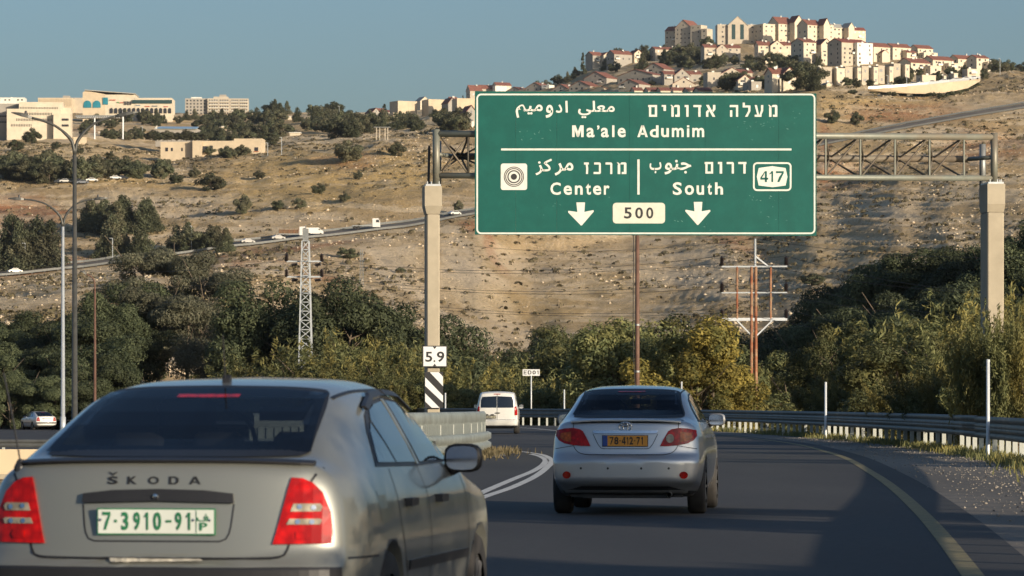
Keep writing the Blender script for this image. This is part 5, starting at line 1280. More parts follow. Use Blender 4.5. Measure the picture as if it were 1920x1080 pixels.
chim = MB().box(-.3,.3,-.3,.3,-1.0,1.1).box(-.38,.38,-.38,.38,1.1,1.22).mesh('chimney'); chim.materials.append(M['whitewall'])
def house(label, yaw, vols, wall='cream', roof='tile_red', cat='house', group='stone houses of the hill town', nm='house', dd=0.0, dmin=1500, seed=None, big=False):
    xs = [v[1] for v in vols]+[v[2] for v in vols]; xc = (min(xs)+max(xs))/2; yb = max(v[3] for v in vols)
    X, Y, Z = hill(xc, yb-1, dmin=dmin); Y += dd; s = Y/F; X = (xc-CX)*s; Z = H+(HY-yb)*s
    t = thing(nm, label, cat, (X, Y, Z), math.radians(yaw), group); rs = random.Random(seed or int(xc*7+yb)); th = math.radians(yaw)
    for v in vols:
        kind, x0, x1, yb_, ye_, yt_ = v[:6]; dp = v[6] if len(v) > 6 else 9.0; oy = v[7] if len(v) > 7 else 0.0; st = v[8] if len(v) > 8 else 2; wm = v[9] if len(v) > 9 else wall; rm = v[10] if len(v) > 10 else roof
        W = (x1-x0)*s; dpe = dp; sn = abs(math.sin(th)); W = max(W*.6, (W-dpe*sn*.4)/math.cos(th)); cx = ((x0+x1)/2-xc)*s/math.cos(th)
        a, b = cx-W/2, cx+W/2; z0 = -7.0; zb_ = (yb-yb_)*s; ze = (yb-ye_)*s; zt_ = (yb-yt_)*s; y0, y1 = oy, oy+dpe; ov = .35
        wl = MB(); rf = MB()
        if kind == 'gf':
            m_ = (a+b)/2; wl.prism([(a, z0), (b, z0), (b, ze), (m_, zt_), (a, ze)], y0, y1)
            for (p, q) in (((a-ov, ze-.2), (m_, zt_+.02)), ((m_, zt_+.02), (b+ov, ze-.2))):
                rf.prism([(p[0], p[1]+.02), (q[0], q[1]+.02), (q[0], q[1]+.24), (p[0], p[1]+.24)], y0-ov, y1+ov)
        elif kind == 'rl':
            ym = (y0+y1)/2; wl.add([(a,y0,z0),(b,y0,z0),(b,y1,z0),(a,y1,z0),(a,y0,ze),(b,y0,ze),(b,y1,ze),(a,y1,ze),(a,ym,zt_),(b,ym,zt_)],
                [(0,1,5,4),(2,3,7,6),(0,4,8,7,3),(1,2,6,9,5),(4,5,9,8),(6,7,8,9),(0,3,2,1)])
            for (yy0, zz0, yy1, zz1) in ((y0-ov, ze-.2, ym, zt_), (ym, zt_, y1+ov, ze-.2)):
                rf.add([(a-ov,yy0,zz0+.03),(b+ov,yy0,zz0+.03),(b+ov,yy1,zz1+.03),(a-ov,yy1,zz1+.03),(a-ov,yy0,zz0+.26),(b+ov,yy0,zz0+.26),(b+ov,yy1,zz1+.26),(a-ov,yy1,zz1+.26)],
                       [(0,3,2,1),(4,5,6,7),(0,1,5,4),(1,2,6,5),(2,3,7,6),(3,0,4,7)])
        else:
            wl.box(a, b, y0, y1, z0, zt_)
            for q in ((a,b,y0-.06,y0+.2),(a,b,y1-.2,y1+.06)): rf.box(q[0]-.06, q[1]+.06, q[2], q[3], zt_+.002, zt_+.5)
            for q in ((a-.06,a+.2),(b-.2,b+.06)): rf.box(q[0], q[1], y0+.2, y1-.2, zt_+.002, zt_+.5)
            ze = zt_
        wl.build('wall', M[wm], t); r_ = rf.build('roof' if kind != 'fl' else 'parapet', M[rm if kind != 'fl' else wm], t)
        if st > 0:
            wall_windows(t, a+.4, b-.4, y0, zb_, ze, st, 'f', rs); 
            wall_windows(t, y0+.5, y1-.5, a, zb_, ze, st, 'l', rs, 4.5)
            if kind == 'gf' and zt_-ze > 2.0: inst('window', win_mesh(.8, 1.1), t, ((a+b)/2, y0, ze+(zt_-ze)*.35))
            if rs.random() < .5 and W > 6 and ze > 3:      # balcony slab and rail
                bx = rs.uniform(a+.5, b-4); bz = zb_+(ze-zb_)*.5
                bl = MB().box(bx, bx+3.2, y0-1.3, y0-.01, bz-.1, bz+.08).box(bx, bx+3.2, y0-1.3, y0-1.2, bz+.08, bz+1.0).build('balcony', M['whitewall'], t); inst('window', win_mesh(2.2, 2.0), t, (bx+1.6, y0, bz+1.1))
        if st > 0 and rs.random() < .75:
            if kind == 'rl': inst('water_heater', heater, t, ((a+b)/2+rs.uniform(-2, 2), (y0+y1)/2-1.2, zt_-.5), (0, 0, rs.uniform(-.5, .5)))
            elif kind == 'fl': inst('water_heater', heater, t, ((a+b)/2+rs.uniform(-1, 1), (y0+y1)/2, zt_+.3))
            else: inst('water_heater', heater, t, ((a*.3+b*.7), (y0+y1)/2, ze+(zt_-ze)*.7), (0, 0, .4))
        if kind == 'rl' and rs.random() < .4: inst('chimney', chim, t, (a+W*rs.uniform(.2, .8), (y0+y1)/2, zt_-.1))
    return t
TWR = 'apartment towers on the crest of the hill town'
R2, R3 = 'row of houses under the crest', 'terraced houses at the right'
# towers on the crest (left to right)
house('dark shaded apartment tower with red gable roof, leftmost on the crest', -34, [('rl',1240,1268,90,55,46,12,4,4),('gf',1262,1300,92,52,37,16,0,5),('fl',1294,1318,92,50,50,10,-2,5),('fl',1316,1331,92,58,58,9,-4,4)], 'beige', 'tile_red', 'apartment block', TWR, 'apartment_tower', 0, 2300)
t2 = house('beige apartment tower with rounded gable and two tall glazed strips, second on the crest', 4, [('gf',1364,1402,83,48,31,14,-1,0),('fl',1345,1366,83,47,47,12,1,4),('fl',1400,1421,83,47,47,12,1,4)], 'beige', 'roof_grey', 'apartment block', TWR, 'apartment_tower', 0, 2300)
house('cream apartment tower with bright gabled front and red roof, third on the crest', 30, [('fl',1432,1462,80,47,47,12,4,4),('rl',1460,1496,80,44,30,14,3,4),('gf',1482,1504,80,42,29,9,-4,0),('fl',1500,1516,80,47,47,9,-2,4)], 'cream', 'tile_red', 'apartment block', TWR, 'apartment_tower', 0, 2250)
house('cream apartment tower with narrow bright gable, fourth on the crest', 30, [('rl',1513,1546,82,47,36,13,2,4),('gf',1536,1553,82,48,35,9,-4,0),('fl',1550,1563,82,48,48,8,-2,4)], 'cream', 'tile_red', 'apartment block', TWR, 'apartment_tower', 0, 2250)
house('cream apartment tower with pale grey roof, fifth on the crest', 30, [('rl',1560,1592,84,52,44,12,2,4),('gf',1583,1599,84,52,43,9,-4,0)], 'cream', 'roof_grey', 'apartment block', TWR, 'apartment_tower', 0, 2250)
house('lower cream block with flat dark red roof at the right end of the crest', 20, [('rl',1597,1625,84,57,51,10,0,3)], 'cream', 'tile_dark', 'apartment block', TWR, 'apartment_tower', 0, 2250)
# vertical glass strips of the towers
for (px, y0, y1, tt) in ((1375,46,74,None),(1391,46,74,None)):
    s = t2.location.y/F; inst('glazed_strip', win_mesh(7*s, 28*s, 'dark_glass'), t2, ((px-1383)*s, -1.0, (83-60)*s))
# row under the crest
G2 = 'wide terraced houses under the crest'
house('low house with long red roof below the leftmost tower, half hidden by trees', 22, [('rl',1226,1262,112,93,88,9,0,2),('rl',1258,1290,110,92,88,9,1,2)], 'beige', 'tile_red', 'house', G2, 'house', 0, 1900)
house('beige terraced house with a central gable and red wings below the rounded tower', 14, [('rl',1320,1346,118,89,83,8,1,2),('gf',1342,1366,118,92,83,9,0,2),('rl',1362,1391,118,89,83,8,1,3)], 'beige', 'tile_red', 'house', G2, 'house', 0, 1900)
house('wide cream terrace with a central gable, balconies and long red roof below the third tower', 12, [('rl',1421,1447,117,85,77,9,1,3),('gf',1443,1471,117,86,76,10,-.5,3),('rl',1468,1487,117,84,77,9,1,3),('fl',1428,1496,117,100,100,4,-4,1)], 'cream', 'tile_red', 'house', G2, 'house', 0, 1900)
house('tall stepped cream house with red roof and gable, right of the wide terrace', 30, [('rl',1503,1536,121,80,72,13,1,4),('gf',1533,1560,121,84,73,9,-2,3),('rl',1555,1568,121,81,74,10,0,3),('fl',1527,1578,121,101,101,5,-6,2)], 'cream', 'tile_red', 'house', G2, 'house', 0, 1900)
house('tall white apartment block with glazed balconies and dark red roof', 34, [('rl',1574,1636,122,80,72,13,1,5,'beige'),('fl',1601,1636,122,82,82,5,-2,5,'whitewall')], 'whitewall', 'tile_dark', 'apartment block', G2, 'apartment_block', 0, 1900)  # beige volume paints in the shaded left side of the white block
house('cream house with sloping red roof just right of the white block', 30, [('rl',1634,1673,118,88,80,10,0,3),('gf',1645,1660,118,100,95,5,-4,1)], 'cream', 'tile_red', 'house', R2, 'house', 0, 1900)
house('cream house with bright red roof above the long terrace, second right of the white block', 30, [('rl',1670,1712,112,89,81.5,10,0,2),('rl',1690,1712,113,99,95,6,-5,1)], 'cream', 'tile_red', 'house', R2, 'house', 0, 1900)
house('cream house with hipped red roof on the right skyline beside a cypress', 30, [('rl',1717,1753,112,91,84,10,0,2),('fl',1722,1752,112,101,101,5,-5,1)], 'cream', 'tile_red', 'house', R2, 'house', 0, 1900)
house('cream gabled house with red roof and stepped terraces above the retaining wall', 34, [('rl',1702,1750,140,118,109,11,0,2),('fl',1728,1755,140,126,126,6,-6,1)], 'cream', 'tile_red', 'house', R3, 'house', 0, 1750)
house('cream house with long red roof, second from the right end of the lower row', 32, [('rl',1744,1793,134,113,105,10,0,2),('fl',1766,1798,134,121,121,5,-5,1)], 'cream', 'tile_red', 'house', R3, 'house', 0, 1750)
house('cream house with red roof and stepped terraces near the right end of the town', 32, [('rl',1792,1833,130,111,103,10,0,2),('fl',1808,1835,132,117,117,5,-5,1)], 'cream', 'tile_red', 'house', R3, 'house', 0, 1750)
house('last house of the town at the right, tan roof and cream terraces', 32, [('rl',1827,1858,135,109,103,9,0,3),('fl',1842,1862,136,118,118,5,-4,2)], 'cream', 'tile_red', 'house', R3, 'house', 0, 1750)
# long flat-roofed terrace
for k, (x0, x1, yt, yb, lab) in enumerate(((1535,1585,128,163,'long blank grey end wall'),(1583,1617,127,161,'narrow twin bays'),(1614,1647,126,160,'cypress in front'),(1645,1676,125,159,'grey side wall and two bays'),(1674,1706,121,157,'taller bright bays at the right end'))):
    house('flat roofed cream row house with '+lab, 24, [('fl',x0,x0+(x1-x0)*.62,yb,yt,yt,10,1,2,'beige'),('fl',x0+(x1-x0)*.55,x1,yb,yt+2,yt+2,9,-1.5,2,'cream')], 'cream', 'roof_grey', 'house', 'flat roofed terrace', 'row_house', 0, 1640)  # beige left part carries the side wall's shade in its colour
for k, (x0, x1, yt, yb, lab) in enumerate(((1727,1757,143,156,'above the middle of the retaining wall'),(1768,1781,144,152,'beside dark trees'),(1787,1798,139,150,'small and square'),(1812,1840,131,145,'under the last house'),(1548,1562,155,165,'white with a tiny gable at the left foot of the terrace'))):
    house('low cream outbuilding '+lab, 20, [('fl' if k < 4 else 'gf', x0, x1, yb, yt+(3 if k == 4 else 0), yt, 6, 0, 1)], 'cream', 'roof_grey', 'outbuilding', 'low outbuildings by the terrace', 'outbuilding', 0, 1600)
# middle: gabled houses over the sign
GM = 'gabled houses above the green sign'
for lab, yaw, vols, wl in (
 ('bright cream house with tall front gable, alone among trees above the 417 shield', 20, [('rl',1447,1475,158,138,127,8,1,2),('gf',1464,1494,160,139,127,9,-1,2),('fl',1460,1473,172,150,150,6,0,0)], 'cream'),
 ('beige gabled house with red wing and low flat annex left of the lone bright house', 12, [('fl',1325,1353,162,138,138,8,0,1),('gf',1350,1396,158,139,127,10,0,2),('rl',1388,1415,150,135,128,9,2,2)], 'beige'),
 ('small cream gabled house with red wing in front of the beige one with an annex', 12, [('gf',1382,1412,168,151,141,9,0,1),('rl',1406,1432,166,149,143.5,8,1,1)], 'cream'),
 ('grey flat roofed block at the foot of the small cream gabled house', 20, [('fl',1406,1431,171,155,155,9,0,1)], 'grey_and_shaded'),
 ('grey gabled house with red wings left and right, above the sign centre', 12, [('rl',1245,1268,156,139,133,8,1,2),('gf',1263,1296,158,142,129,10,0,2),('rl',1292,1318,154,138,132,8,2,2)], 'grey_and_shaded'),
 ('wide beige gabled house without wings in front of the red winged one', 6, [('gf',1260,1304,166,158,145.5,10,0,1),('fl',1300,1321,166,160,160,7,0,1)], 'beige'),
 ('grey gabled house with long red roof running right, higher row', -36, [('gf',1203,1248,144,130,118,11,0,1)], 'grey_and_shaded'),
 ('grey house with red gable wing and bright right wall over the word Adumim', -36, [('gf',1155,1227,160,141,130.5,11,0,1)], 'grey_and_shaded'),
 ('low grey gabled house with solar tanks in front of the red winged pair', -36, [('gf',1156,1202,170,158,149,11,0,1)], 'grey_and_shaded'),
 ('wide low tan gable just above the sign border left of centre', 6, [('gf',1105,1148,172,171,161.5,9,0,0)], 'tan'),
 ('grey gable house with long red roof and white right wall below the cypresses', -36, [('gf',1091,1141,163,147,134.5,11,0,1)], 'grey_and_shaded'),
 ('grey gable house with red roof and tanks, third from the left over the sign', -36, [('gf',1063,1110,171,162,152,11,0,1)], 'grey_and_shaded'),
 ('low brownish gable house with pale tanks between two grey gables', -36, [('gf',1030,1072,172,169,158,11,0,1)], 'grey_and_shaded'),
 ('grey gable house with a white balustraded wing, second from the left over the sign', -36, [('gf',982,1022,172,164,154.5,11,0,1),('fl',1015,1033,171,162,162,6,-1,1,'whitewall')], 'grey_and_shaded'),
 ('dark gable with low red roof and tanks just above the sign corner', -36, [('gf',943,985,173,172,163,11,0,1)], 'grey_and_shaded'),
 ('cream balconied house with a long red roof at the top left corner of the sign', 22, [('rl',930,961,172,160,154,9,1,1,'cream'),('fl',926,950,172,163,163,6,-2,1,'whitewall')], 'cream'),
 ('low twin red roofed house at the upper left corner of the sign', 22, [('rl',880,906,186,171,160,9,0,1),('rl',902,934,184,166,158.5,9,2,1)], 'beige'),
 ('white lit gable house high on the slope among pines left of the towers', 34, [('rl',1110,1135,126,104,97,9,1,1,'grey_and_shaded'),('gf',1126,1147,126,104,98,8,-2,1,'cream')], 'cream'),
 ('dark house pair with one bright gable on the skyline below the leftmost tower', 30, [('rl',1150,1190,122,102,94.5,10,1,1,'grey_and_shaded'),('gf',1186,1206,116,100,93,8,-1,1,'cream')], 'cream'),
): house(lab, yaw, vols, wl, 'tile_red', 'house', GM, 'house', 0, 1500)
for k, (x0, x1, lab) in enumerate(((1188,1207,'leftmost'),(1214,1236,'second from the left'),(1237,1259,'third from the left'),(1261,1288,'fourth from the left'),(1288,1307,'with a paler wall, fifth from the left'),(1308,1336,'rightmost and widest'))):
    house('small red roof peeping over the sign edge, '+lab, 14, [('rl',x0,x1,176,169.5,163.5,8,0,0)], 'cream', 'tile_red', 'house', 'red roofs along the top edge of the sign', 'house', 0, 1480)
# left of the sign: tall tan blocks and cottages
GB = 'tan blocks left of the sign'
house('tall windowless tan apartment block with a sunlit right wall, leftmost of three', 28, [('fl',743,785,222,191,191,11,0,0),('fl',733,760,226,214,214,9,-1,1)], 'tan', 'roof_grey', 'apartment block', GB, 'apartment_block', 0, 1500)
house('middle tan apartment block between two cottages', 22, [('fl',801,841,214,188,188,11,0,0)], 'tan', 'roof_grey', 'apartment block', GB, 'apartment_block', 0, 1500)
house('tan apartment block touching the left edge of the sign', 16, [('fl',855,892,214,186,186,11,0,0)], 'tan', 'roof_grey', 'apartment block', GB, 'apartment_block', 0, 1500)
house('cream gabled cottage with grey roof between the left and middle tan blocks', 26, [('gf',786,808,206,190,181.5,9,0,1)], 'cream', 'roof_grey', 'house', GB, 'house', 20, 1500)
house('dark gabled house with red roof between the middle and right tan blocks', 26, [('gf',838,858,214,194,184,9,0,1,'grey_and_shaded'),('rl',848,866,206,192,181,8,2,1,'grey_and_shaded')], 'grey_and_shaded', 'tile_red', 'house', GB, 'house', 10, 1500)
house('small grey gabled house with a bright red roof standing left of the tan blocks', 28, [('gf',695,716,228,212,203,9,0,1,'grey_and_shaded'),('rl',707,728,226,213,202.5,8,1,1,'grey_and_shaded')], 'grey_and_shaded', 'tile_red', 'house', GB, 'house', 0, 1500)
house('low house with white balustrade and thin red roof beside the leftmost tan block', 18, [('rl',728,746,220,210,206,8,1,1,'whitewall')], 'whitewall', 'tile_red', 'house', GB, 'house', 0, 1500)
house('grey gable with a white shed cut by the left edge of the sign', 18, [('gf',868,900,240,216,198,9,0,1,'grey_and_shaded'),('fl',871,884,240,231,231,4,-4,0,'whitewall')], 'grey_and_shaded', 'tile_dark', 'house', GB, 'house', 0, 1450)
# far left: public buildings
def block(label, yaw, vols, wall, nm='public_building', cat='building', dmin=1600, group=None, dd=0): return house(label, yaw, vols, wall, 'roof_grey', cat, group, nm, dd, dmin)
sch = block('long cream office building with four rows of narrow windows at the far left', 4, [('fl',12,114,262,206,206,22,0,0,'cream'),('fl',34,118,262,192,192,18,4,0,'cream'),('fl',100,133,262,216,216,9,-4,0,'cream'),('fl',108,133,262,202,202,14,6,0,'cream'),('fl',-30,36,255,193,193,24,12,0,'grey_and_shaded')], 'cream', dmin=1560)  # grey left block: its shade is put into the wall colour
s = sch.location.y/F; xc = (-30+133)/2
def strip(t, px0, px1, py, n, yb, xc, w_, h_, y=-.05, nm='window', mat='pane'):
    s = t.location.y/F
    for i in range(n):
        px = px0+(px1-px0)*(i+.5)/n; inst(nm, win_mesh(w_, h_, mat), t, ((px-xc)*s, y, (yb-py)*s))
for py, a, b, n in ((202,36,108,24),(213.5,36,98,21),(224.5,30,98,23),(235,20,60,13)): strip(sch, a, b, py, n, 262, xc, .3, 1.2, 3.9 if py < 206 else -.1)
for py in (225,236): strip(sch, 116, 129, py, 5, 262, xc, .6, 1.1, -4.1)
for py in (215, 226): strip(sch, -26, 12, py, 14, 262, xc, .55, .8, 11.9)
block('pale low building on the skyline behind the office building at the far left', 0, [('fl',-10,46,192,184,184,15,0,1,'whitewall')], 'whitewall', dmin=2300)
flt = block('tan fluted hall with vertical ribs on the skyline between tree and mall', 0, [('fl',71,136,202,184.5,184.5,20,0,0,'tan'),('fl',112,156,196,182,182,12,14,0,'beige'),('fl',113,125,186,177,177,8,20,0,'grey_and_shaded')], 'tan', dmin=2100)
s = flt.location.y/F; rib = MB().box(-.25,.25,-.35,0,-6*s,7.5*s).mesh('rib'); rib.materials.append(M['tan'])
for i in range(22): inst('rib', rib, flt, ((72+i*2.95-113.5)*s, 0, (202-193)*s))
mall = thing('shopping_centre', 'long cream shopping centre with blue arched windows and an arcade of dark arches', 'shopping centre', (0,0,0))
Ym = 2480; s = Ym/F; mall.location = ((240-CX)*s, Ym, H+(HY-216)*s)
def mx(px): return (px-240)*s
def mz(py): return (216-py)*s
MB().prism([(mx(155), -12), (mx(197), -12), (mx(197), mz(176.5)), (mx(160), mz(170)), (mx(155), mz(173))], 0, 26).build('wall', M['tan'], mall)
MB().prism([(mx(159), mz(169.6)), (mx(254), mz(176.5)), (mx(254), mz(175.2)), (mx(159), mz(168.3))], -1.5, 27).build('roof', M['roof_grey'], mall)
MB().box(mx(197)+.02, mx(253), .4, 24, -12, mz(177.3)).build('wall', M['cream'], mall)
MB().box(mx(253)+.02, mx(322), .2, 24, -12, mz(183.5)).build('wall', M['cream'], mall)
MB().box(mx(248), mx(322.5), -.5, .19, mz(194), mz(187.5)).build('glass_band', M['dark_glass'], mall)
MB().box(mx(193), mx(202.5), -.5, .39, mz(196), mz(183)).build('tall_window', M['cyan_glass'], mall)
def arch(px, w_, y0, y1, nm, mt, y=-.3):
    w2 = w_/2*s; zc = mz(y1)-0; z0 = mz(y0); top = mz(y1); pts = [(mx(px)-w2, z0), (mx(px)+w2, z0)]
    for k in range(9): a = math.pi*k/8; pts.append((mx(px)+w2*math.cos(a), top-w2+w2*math.sin(a)))
    return MB().prism(pts, y, y+.35).build(nm, M[mt], mall)
for px in (164, 181.5): arch(px, 14.5, 202, 188.5, 'arched_window', 'cyan_glass', -.4)
for i in range(14): arch(209+i*8.4, 5.6, 212.5, 202.5, 'arcade_arch', 'pane', -.2)
for px in (233, 236, 239, 242, 245): MB().box(mx(px)-.3, mx(px)+.3, .1, .38, mz(197), mz(190)).build('slit_window', M['pane'], mall)
for px, py, w_, c in ((211,187.5,11,(.45,.10,.07)),(221.5,192,4,(.12,.3,.1)),(228,192.5,7,(.45,.12,.08)),(276,199.5,9,(.45,.1,.05)),(290,199,10,(.1,.12,.15)),(311,200,8,(.4,.08,.08)),(259,197.5,8,(.2,.25,.3))):
    MB().box(mx(px)-w_/2*s, mx(px)+w_/2*s, -.25, .15, mz(py+.8), mz(py-.8)).build('shop_sign', simple('shop_sign', c, .6), mall)
hosp = thing('large_building', 'five storey concrete building with stacked balconies on the skyline, right of the shopping centre', 'building', ((407-CX)*2850/F, 2850, H+(HY-217)*2850/F), math.radians(3))
s = 2850/F
MB().box((347-407)*s, (390-407)*s, 3, 24, -14, (217-184)*s).build('wall', M['grey_and_shaded'], hosp); MB().box((389-407)*s, (466-407)*s, 0, 22, -14, (217-184.5)*s).build('wall', M['beige'], hosp)  # left wall made greyer to paint in its shaded side
MB().box((400-407)*s, (428-407)*s, 6, 16, (217-184.4)*s, (217-180)*s).build('roof_house', M['beige'], hosp); MB().box((411-407)*s, (424-407)*s, 7, 14, (217-180)*s+.01, (217-176)*s).build('roof_tank_room', M['grey_and_shaded'], hosp); MB().box((358-407)*s, (378-407)*s, 6, 16, (217-184)*s+.01, (217-181)*s).build('roof_house', M['whitewall'], hosp)
for r in range(5):
    py = 188+r*6
    for (a, b) in ((391,409),(411,429),(433,447),(449,464)):
        MB().box((a-407)*s, (b-407)*s, -1.2, -.01, (217-py-2.6)*s, (217-py-1.4)*s).build('balcony', M['whitewall'], hosp)
        for i in range(4): inst('window', win_mesh((b-a)*s/6, 1.1), hosp, ((a+(b-a)*(i+.5)/4-407)*s, -.02, (217-py-.2)*s))
    for i in range(6): inst('window', win_mesh(1.2, 1.0), hosp, ((351+i*6.5-407)*s, 2.98, (217-py-.2)*s))
bl = thing('blue_hall', 'low hall with a pale blue metal roof among trees', 'building', ((331-CX)*1950/F, 1950, H+(HY-252)*1950/F), math.radians(-4)); s = 1950/F
MB().box(-40*s, 38*s, 0, 16, -6, 11*s).build('wall', M['grey_and_shaded'], bl)
MB().add([(-41*s,-1,11*s),(39*s,-1,10*s),(37*s,9,16*s),(-36*s,9,17*s),(-41*s,-1,11.6*s),(39*s,-1,10.6*s),(37*s,9,16.6*s),(-36*s,9,17.6*s)], [(0,3,2,1),(4,5,6,7),(0,1,5,4),(1,2,6,5),(2,3,7,6),(3,0,4,7)]).build('roof', M['blue_roof'], bl)
MB().prism([(-41*s,10*s),(-36*s,10*s),(-36*s,17.6*s),(-41*s,11*s)], -.9, -.6).build('gable_trim', M['whitewall'], bl)
low = block('long low tan school with orange trimmed windows standing on the hillside', -3, [('fl',300,364,291,268,268,12,0,0,'tan'),('fl',362,380,293,267,267,12,-3,0,'tan'),('fl',379,491,291,266.5,266.5,14,0,0,'tan'),('fl',437,491,291,261.5,261.5,10,3,0,'tan')], 'tan', dmin=1300)
s = low.location.y/F
for px, w_, h_ in ((312,5,7),(322,4,6),(341,3,6),(384,13,12),(396,6,14),(415,4,5),(422,4,5),(429,4,5),(448,5,6),(455,5,6),(462,5,6),(481,7,7)):
    inst('window', win_mesh(w_*s, h_*s), low, ((px-395.5)*s, -.05, (291-278)*s))
M['orange'] = simple('orange_trim', (.40,.12,.05), .7)
for px, w_ in ((455,20),(481,9)): MB().box((px-w_/2-395.5)*s, (px+w_/2-395.5)*s, -.4, -.06, (291-283)*s, (291-282)*s).build('orange_trim', M['orange'], low)
block('small square tan hut at the foot of the cream office building', 6, [('fl',137,163,272,259,259,9,0,0,'tan')], 'tan', 'hut', 'hut', 1400)
cn = thing('canopy', 'flat dark space frame canopy on thin white posts left of the shopping centre', 'canopy', ((190-CX)*1900/F, 1900, H+(HY-245)*1900/F)); s = 1900/F
MB().box(-48*s, 35*s, 0, 18, 27*s, 29*s).build('roof', M['steel_grey'], cn)
for i in range(20):
    a = (-48+i*4.1)*s; MB().bar((a, .1, 27*s), (a+4*s, .1, 23.5*s), .18).build('truss_brace', M['steel_white'], cn); MB().bar((a+4*s, .1, 23.5*s), (a+4.1*s, .1, 27*s), .15).build('truss_brace', M['steel_white'], cn)
for px in (-13, 40): MB().tube([(px*s, 1, -4), (px*s, 1, 27*s)], .35, 8).build('post', M['steel_white'], cn)
pg = thing('pergola', 'small flat roofed pergola on white posts on the grassy crest', 'pergola', ((718-CX)*1500/F, 1500, hill(718, 247, 1400)[2])); s = 1500/F; pg.location = ((718-CX)*s, 1500, H+(HY-248)*s)
MB().box(-17*s, 14*s, 0, 5, 9*s, 10.2*s).build('roof', M['steel_grey'], pg)
for px in (-12, -6, 4, 9): MB().box(px*s-.16, px*s+.16, .3, .6, -3, 9*s).build('post', M['beige'], pg)
for px, py, w_, h_, lab in ((405,240,26,8,'white canopy roofed kiosk half hidden by trees right of the blue hall'),(548,222,18,7,'low white house among trees left of the grassy crest'),(553,252,20,8,'low cream wall among trees above the grassy slope'),(620,227,12,9,'cream hut with dark roof among trees'),(200,250,30,6,'grey terrace wall below the canopy'),(455,214,6,6,'x')):
    if lab == 'x': continue
    X, Y, Z = hill(px, py+3, 1600); s = Y/F
    t = thing('outbuilding', lab, 'outbuilding', (X, Y, H+(HY-py-h_/2)*s)); MB().box(-w_/2*s, w_/2*s, 0, 6, -5, h_*s*.8).build('wall', M['cream'], t); MB().box(-w_/2*s-.4, w_/2*s+.4, -.5, 6.4, h_*s*.8+.01, h_*s).build('roof', M['whitewall'], t)
# retaining wall of the town, street edge at its top
rw = thing('retaining_wall', 'long bright tan retaining wall curving under the houses at the right', 'wall', P(1735, 170, 1600)); o = Vector(rw.location)
top = [(1628,167,1590),(1660,165,1592),(1700,162,1596),(1740,158.5,1602),(1780,154,1610),(1815,150.5,1620),(1838,147.5,1632)]; bot = [(1628,168.5),(1660,171),(1700,173),(1740,174),(1780,171),(1815,163),(1838,150)]
V = [tuple(Vector(P(a, b, d))-o) for a, b, d in top]+[tuple(Vector(P(a, b2+2, d+1.5))-o) for (a, b, d), (_, b2) in zip(top, bot)]
V += [(x, y+1.2, z) for x, y, z in V]; n = len(top); fs = []
for i in range(n-1): fs += [(i, i+1, n+i+1, n+i), (2*n+i, 3*n+i, 3*n+i+1, 2*n+i+1), (i, 2*n+i, 2*n+i+1, i+1)]
MB().add(V, fs).build('wall_face', M['tan'], rw)
V = []
for (a, b, d) in top: V += [tuple(Vector(P(a, b, d))-o+Vector((0,-.2,0))), tuple(Vector(P(a, b, d))-o+Vector((0,-.2,1.0))), tuple(Vector(P(a, b, d))-o+Vector((0,.1,0))), tuple(Vector(P(a, b, d))-o+Vector((0,.1,1.0)))]
MB().add(V, [(4*i+j, 4*i+4+j, 4*i+4+k, 4*i+k) for i in range(n-1) for j, k in ((0,1),(1,3),(2,3))]).build('coping_rail', M['steel_light'], rw)
for px in (1636,1662,1683): pass

# ------------------------------------------------------------------ hillside road furniture and traffic
def road_pt(px, f=.5):
    """point on the benched hillside road: f 0 outer edge, 1 inner edge"""
    d = float(np.interp(px, TC, RD))+16*f; X = (px-CX)*d/F; return X, d, tz(X, d)
for f, lab, nm_ in ((.02, 'thin grey guardrail on the outer edge of the hillside road', 'guardrail'), (.98, 'thin grey guardrail on the inner edge of the hillside road', 'guardrail')):
    pts = [road_pt(px, f) for px in range(-60, 900, 12)]+[road_pt(px, f) for px in range(900, 1990, 20)]
    t = thing(nm_, lab, 'guardrail', pts[20]); o = Vector(pts[20]); V = []
    for p in pts:
        q = Vector(p)-o; V += [tuple(q+Vector((0, 0, .45))), tuple(q+Vector((0, 0, 1.1))), tuple(q+Vector((0, .15, 1.1)))]
    n = len(pts); MB().add(V, [(3*i+j, 3*i+3+j, 3*i+4+j, 3*i+1+j) for i in range(n-1) for j in (0, 1)]).build('beam', M['rail_dark'], t, fix=False)
    pm = MB().box(-.1, .1, .02, .2, -.6, .5).mesh('post'); pm.materials.append(M['rail_dark'])
    for p in pts[::2]: inst('post', pm, t, tuple(Vector(p)-o))
V = []; fs = []
pxl = list(range(-100, 2000, 15))
for i, px in enumerate(pxl):
    for f in (.1, .9):
        x, y, z = road_pt(px, f); V.append((x, y, z+.35))
tag(link_mesh('hillside_road', np_mesh('hillside_road', V, [(2*i, 2*i+2, 2*i+3, 2*i+1) for i in range(len(pxl)-1)]), asphalt('tan_asphalt', (.11,.10,.085), (.16,.14,.115), .5)), kind='structure')  # hillside road in a lighter tan asphalt
tyre_s = MB().lathe([(.0,-.12),(.33,-.12),(.35,0),(.33,.12),(.0,.12)], 12, 'x').mesh('wheel'); tyre_s.materials.append(M['tyre'])
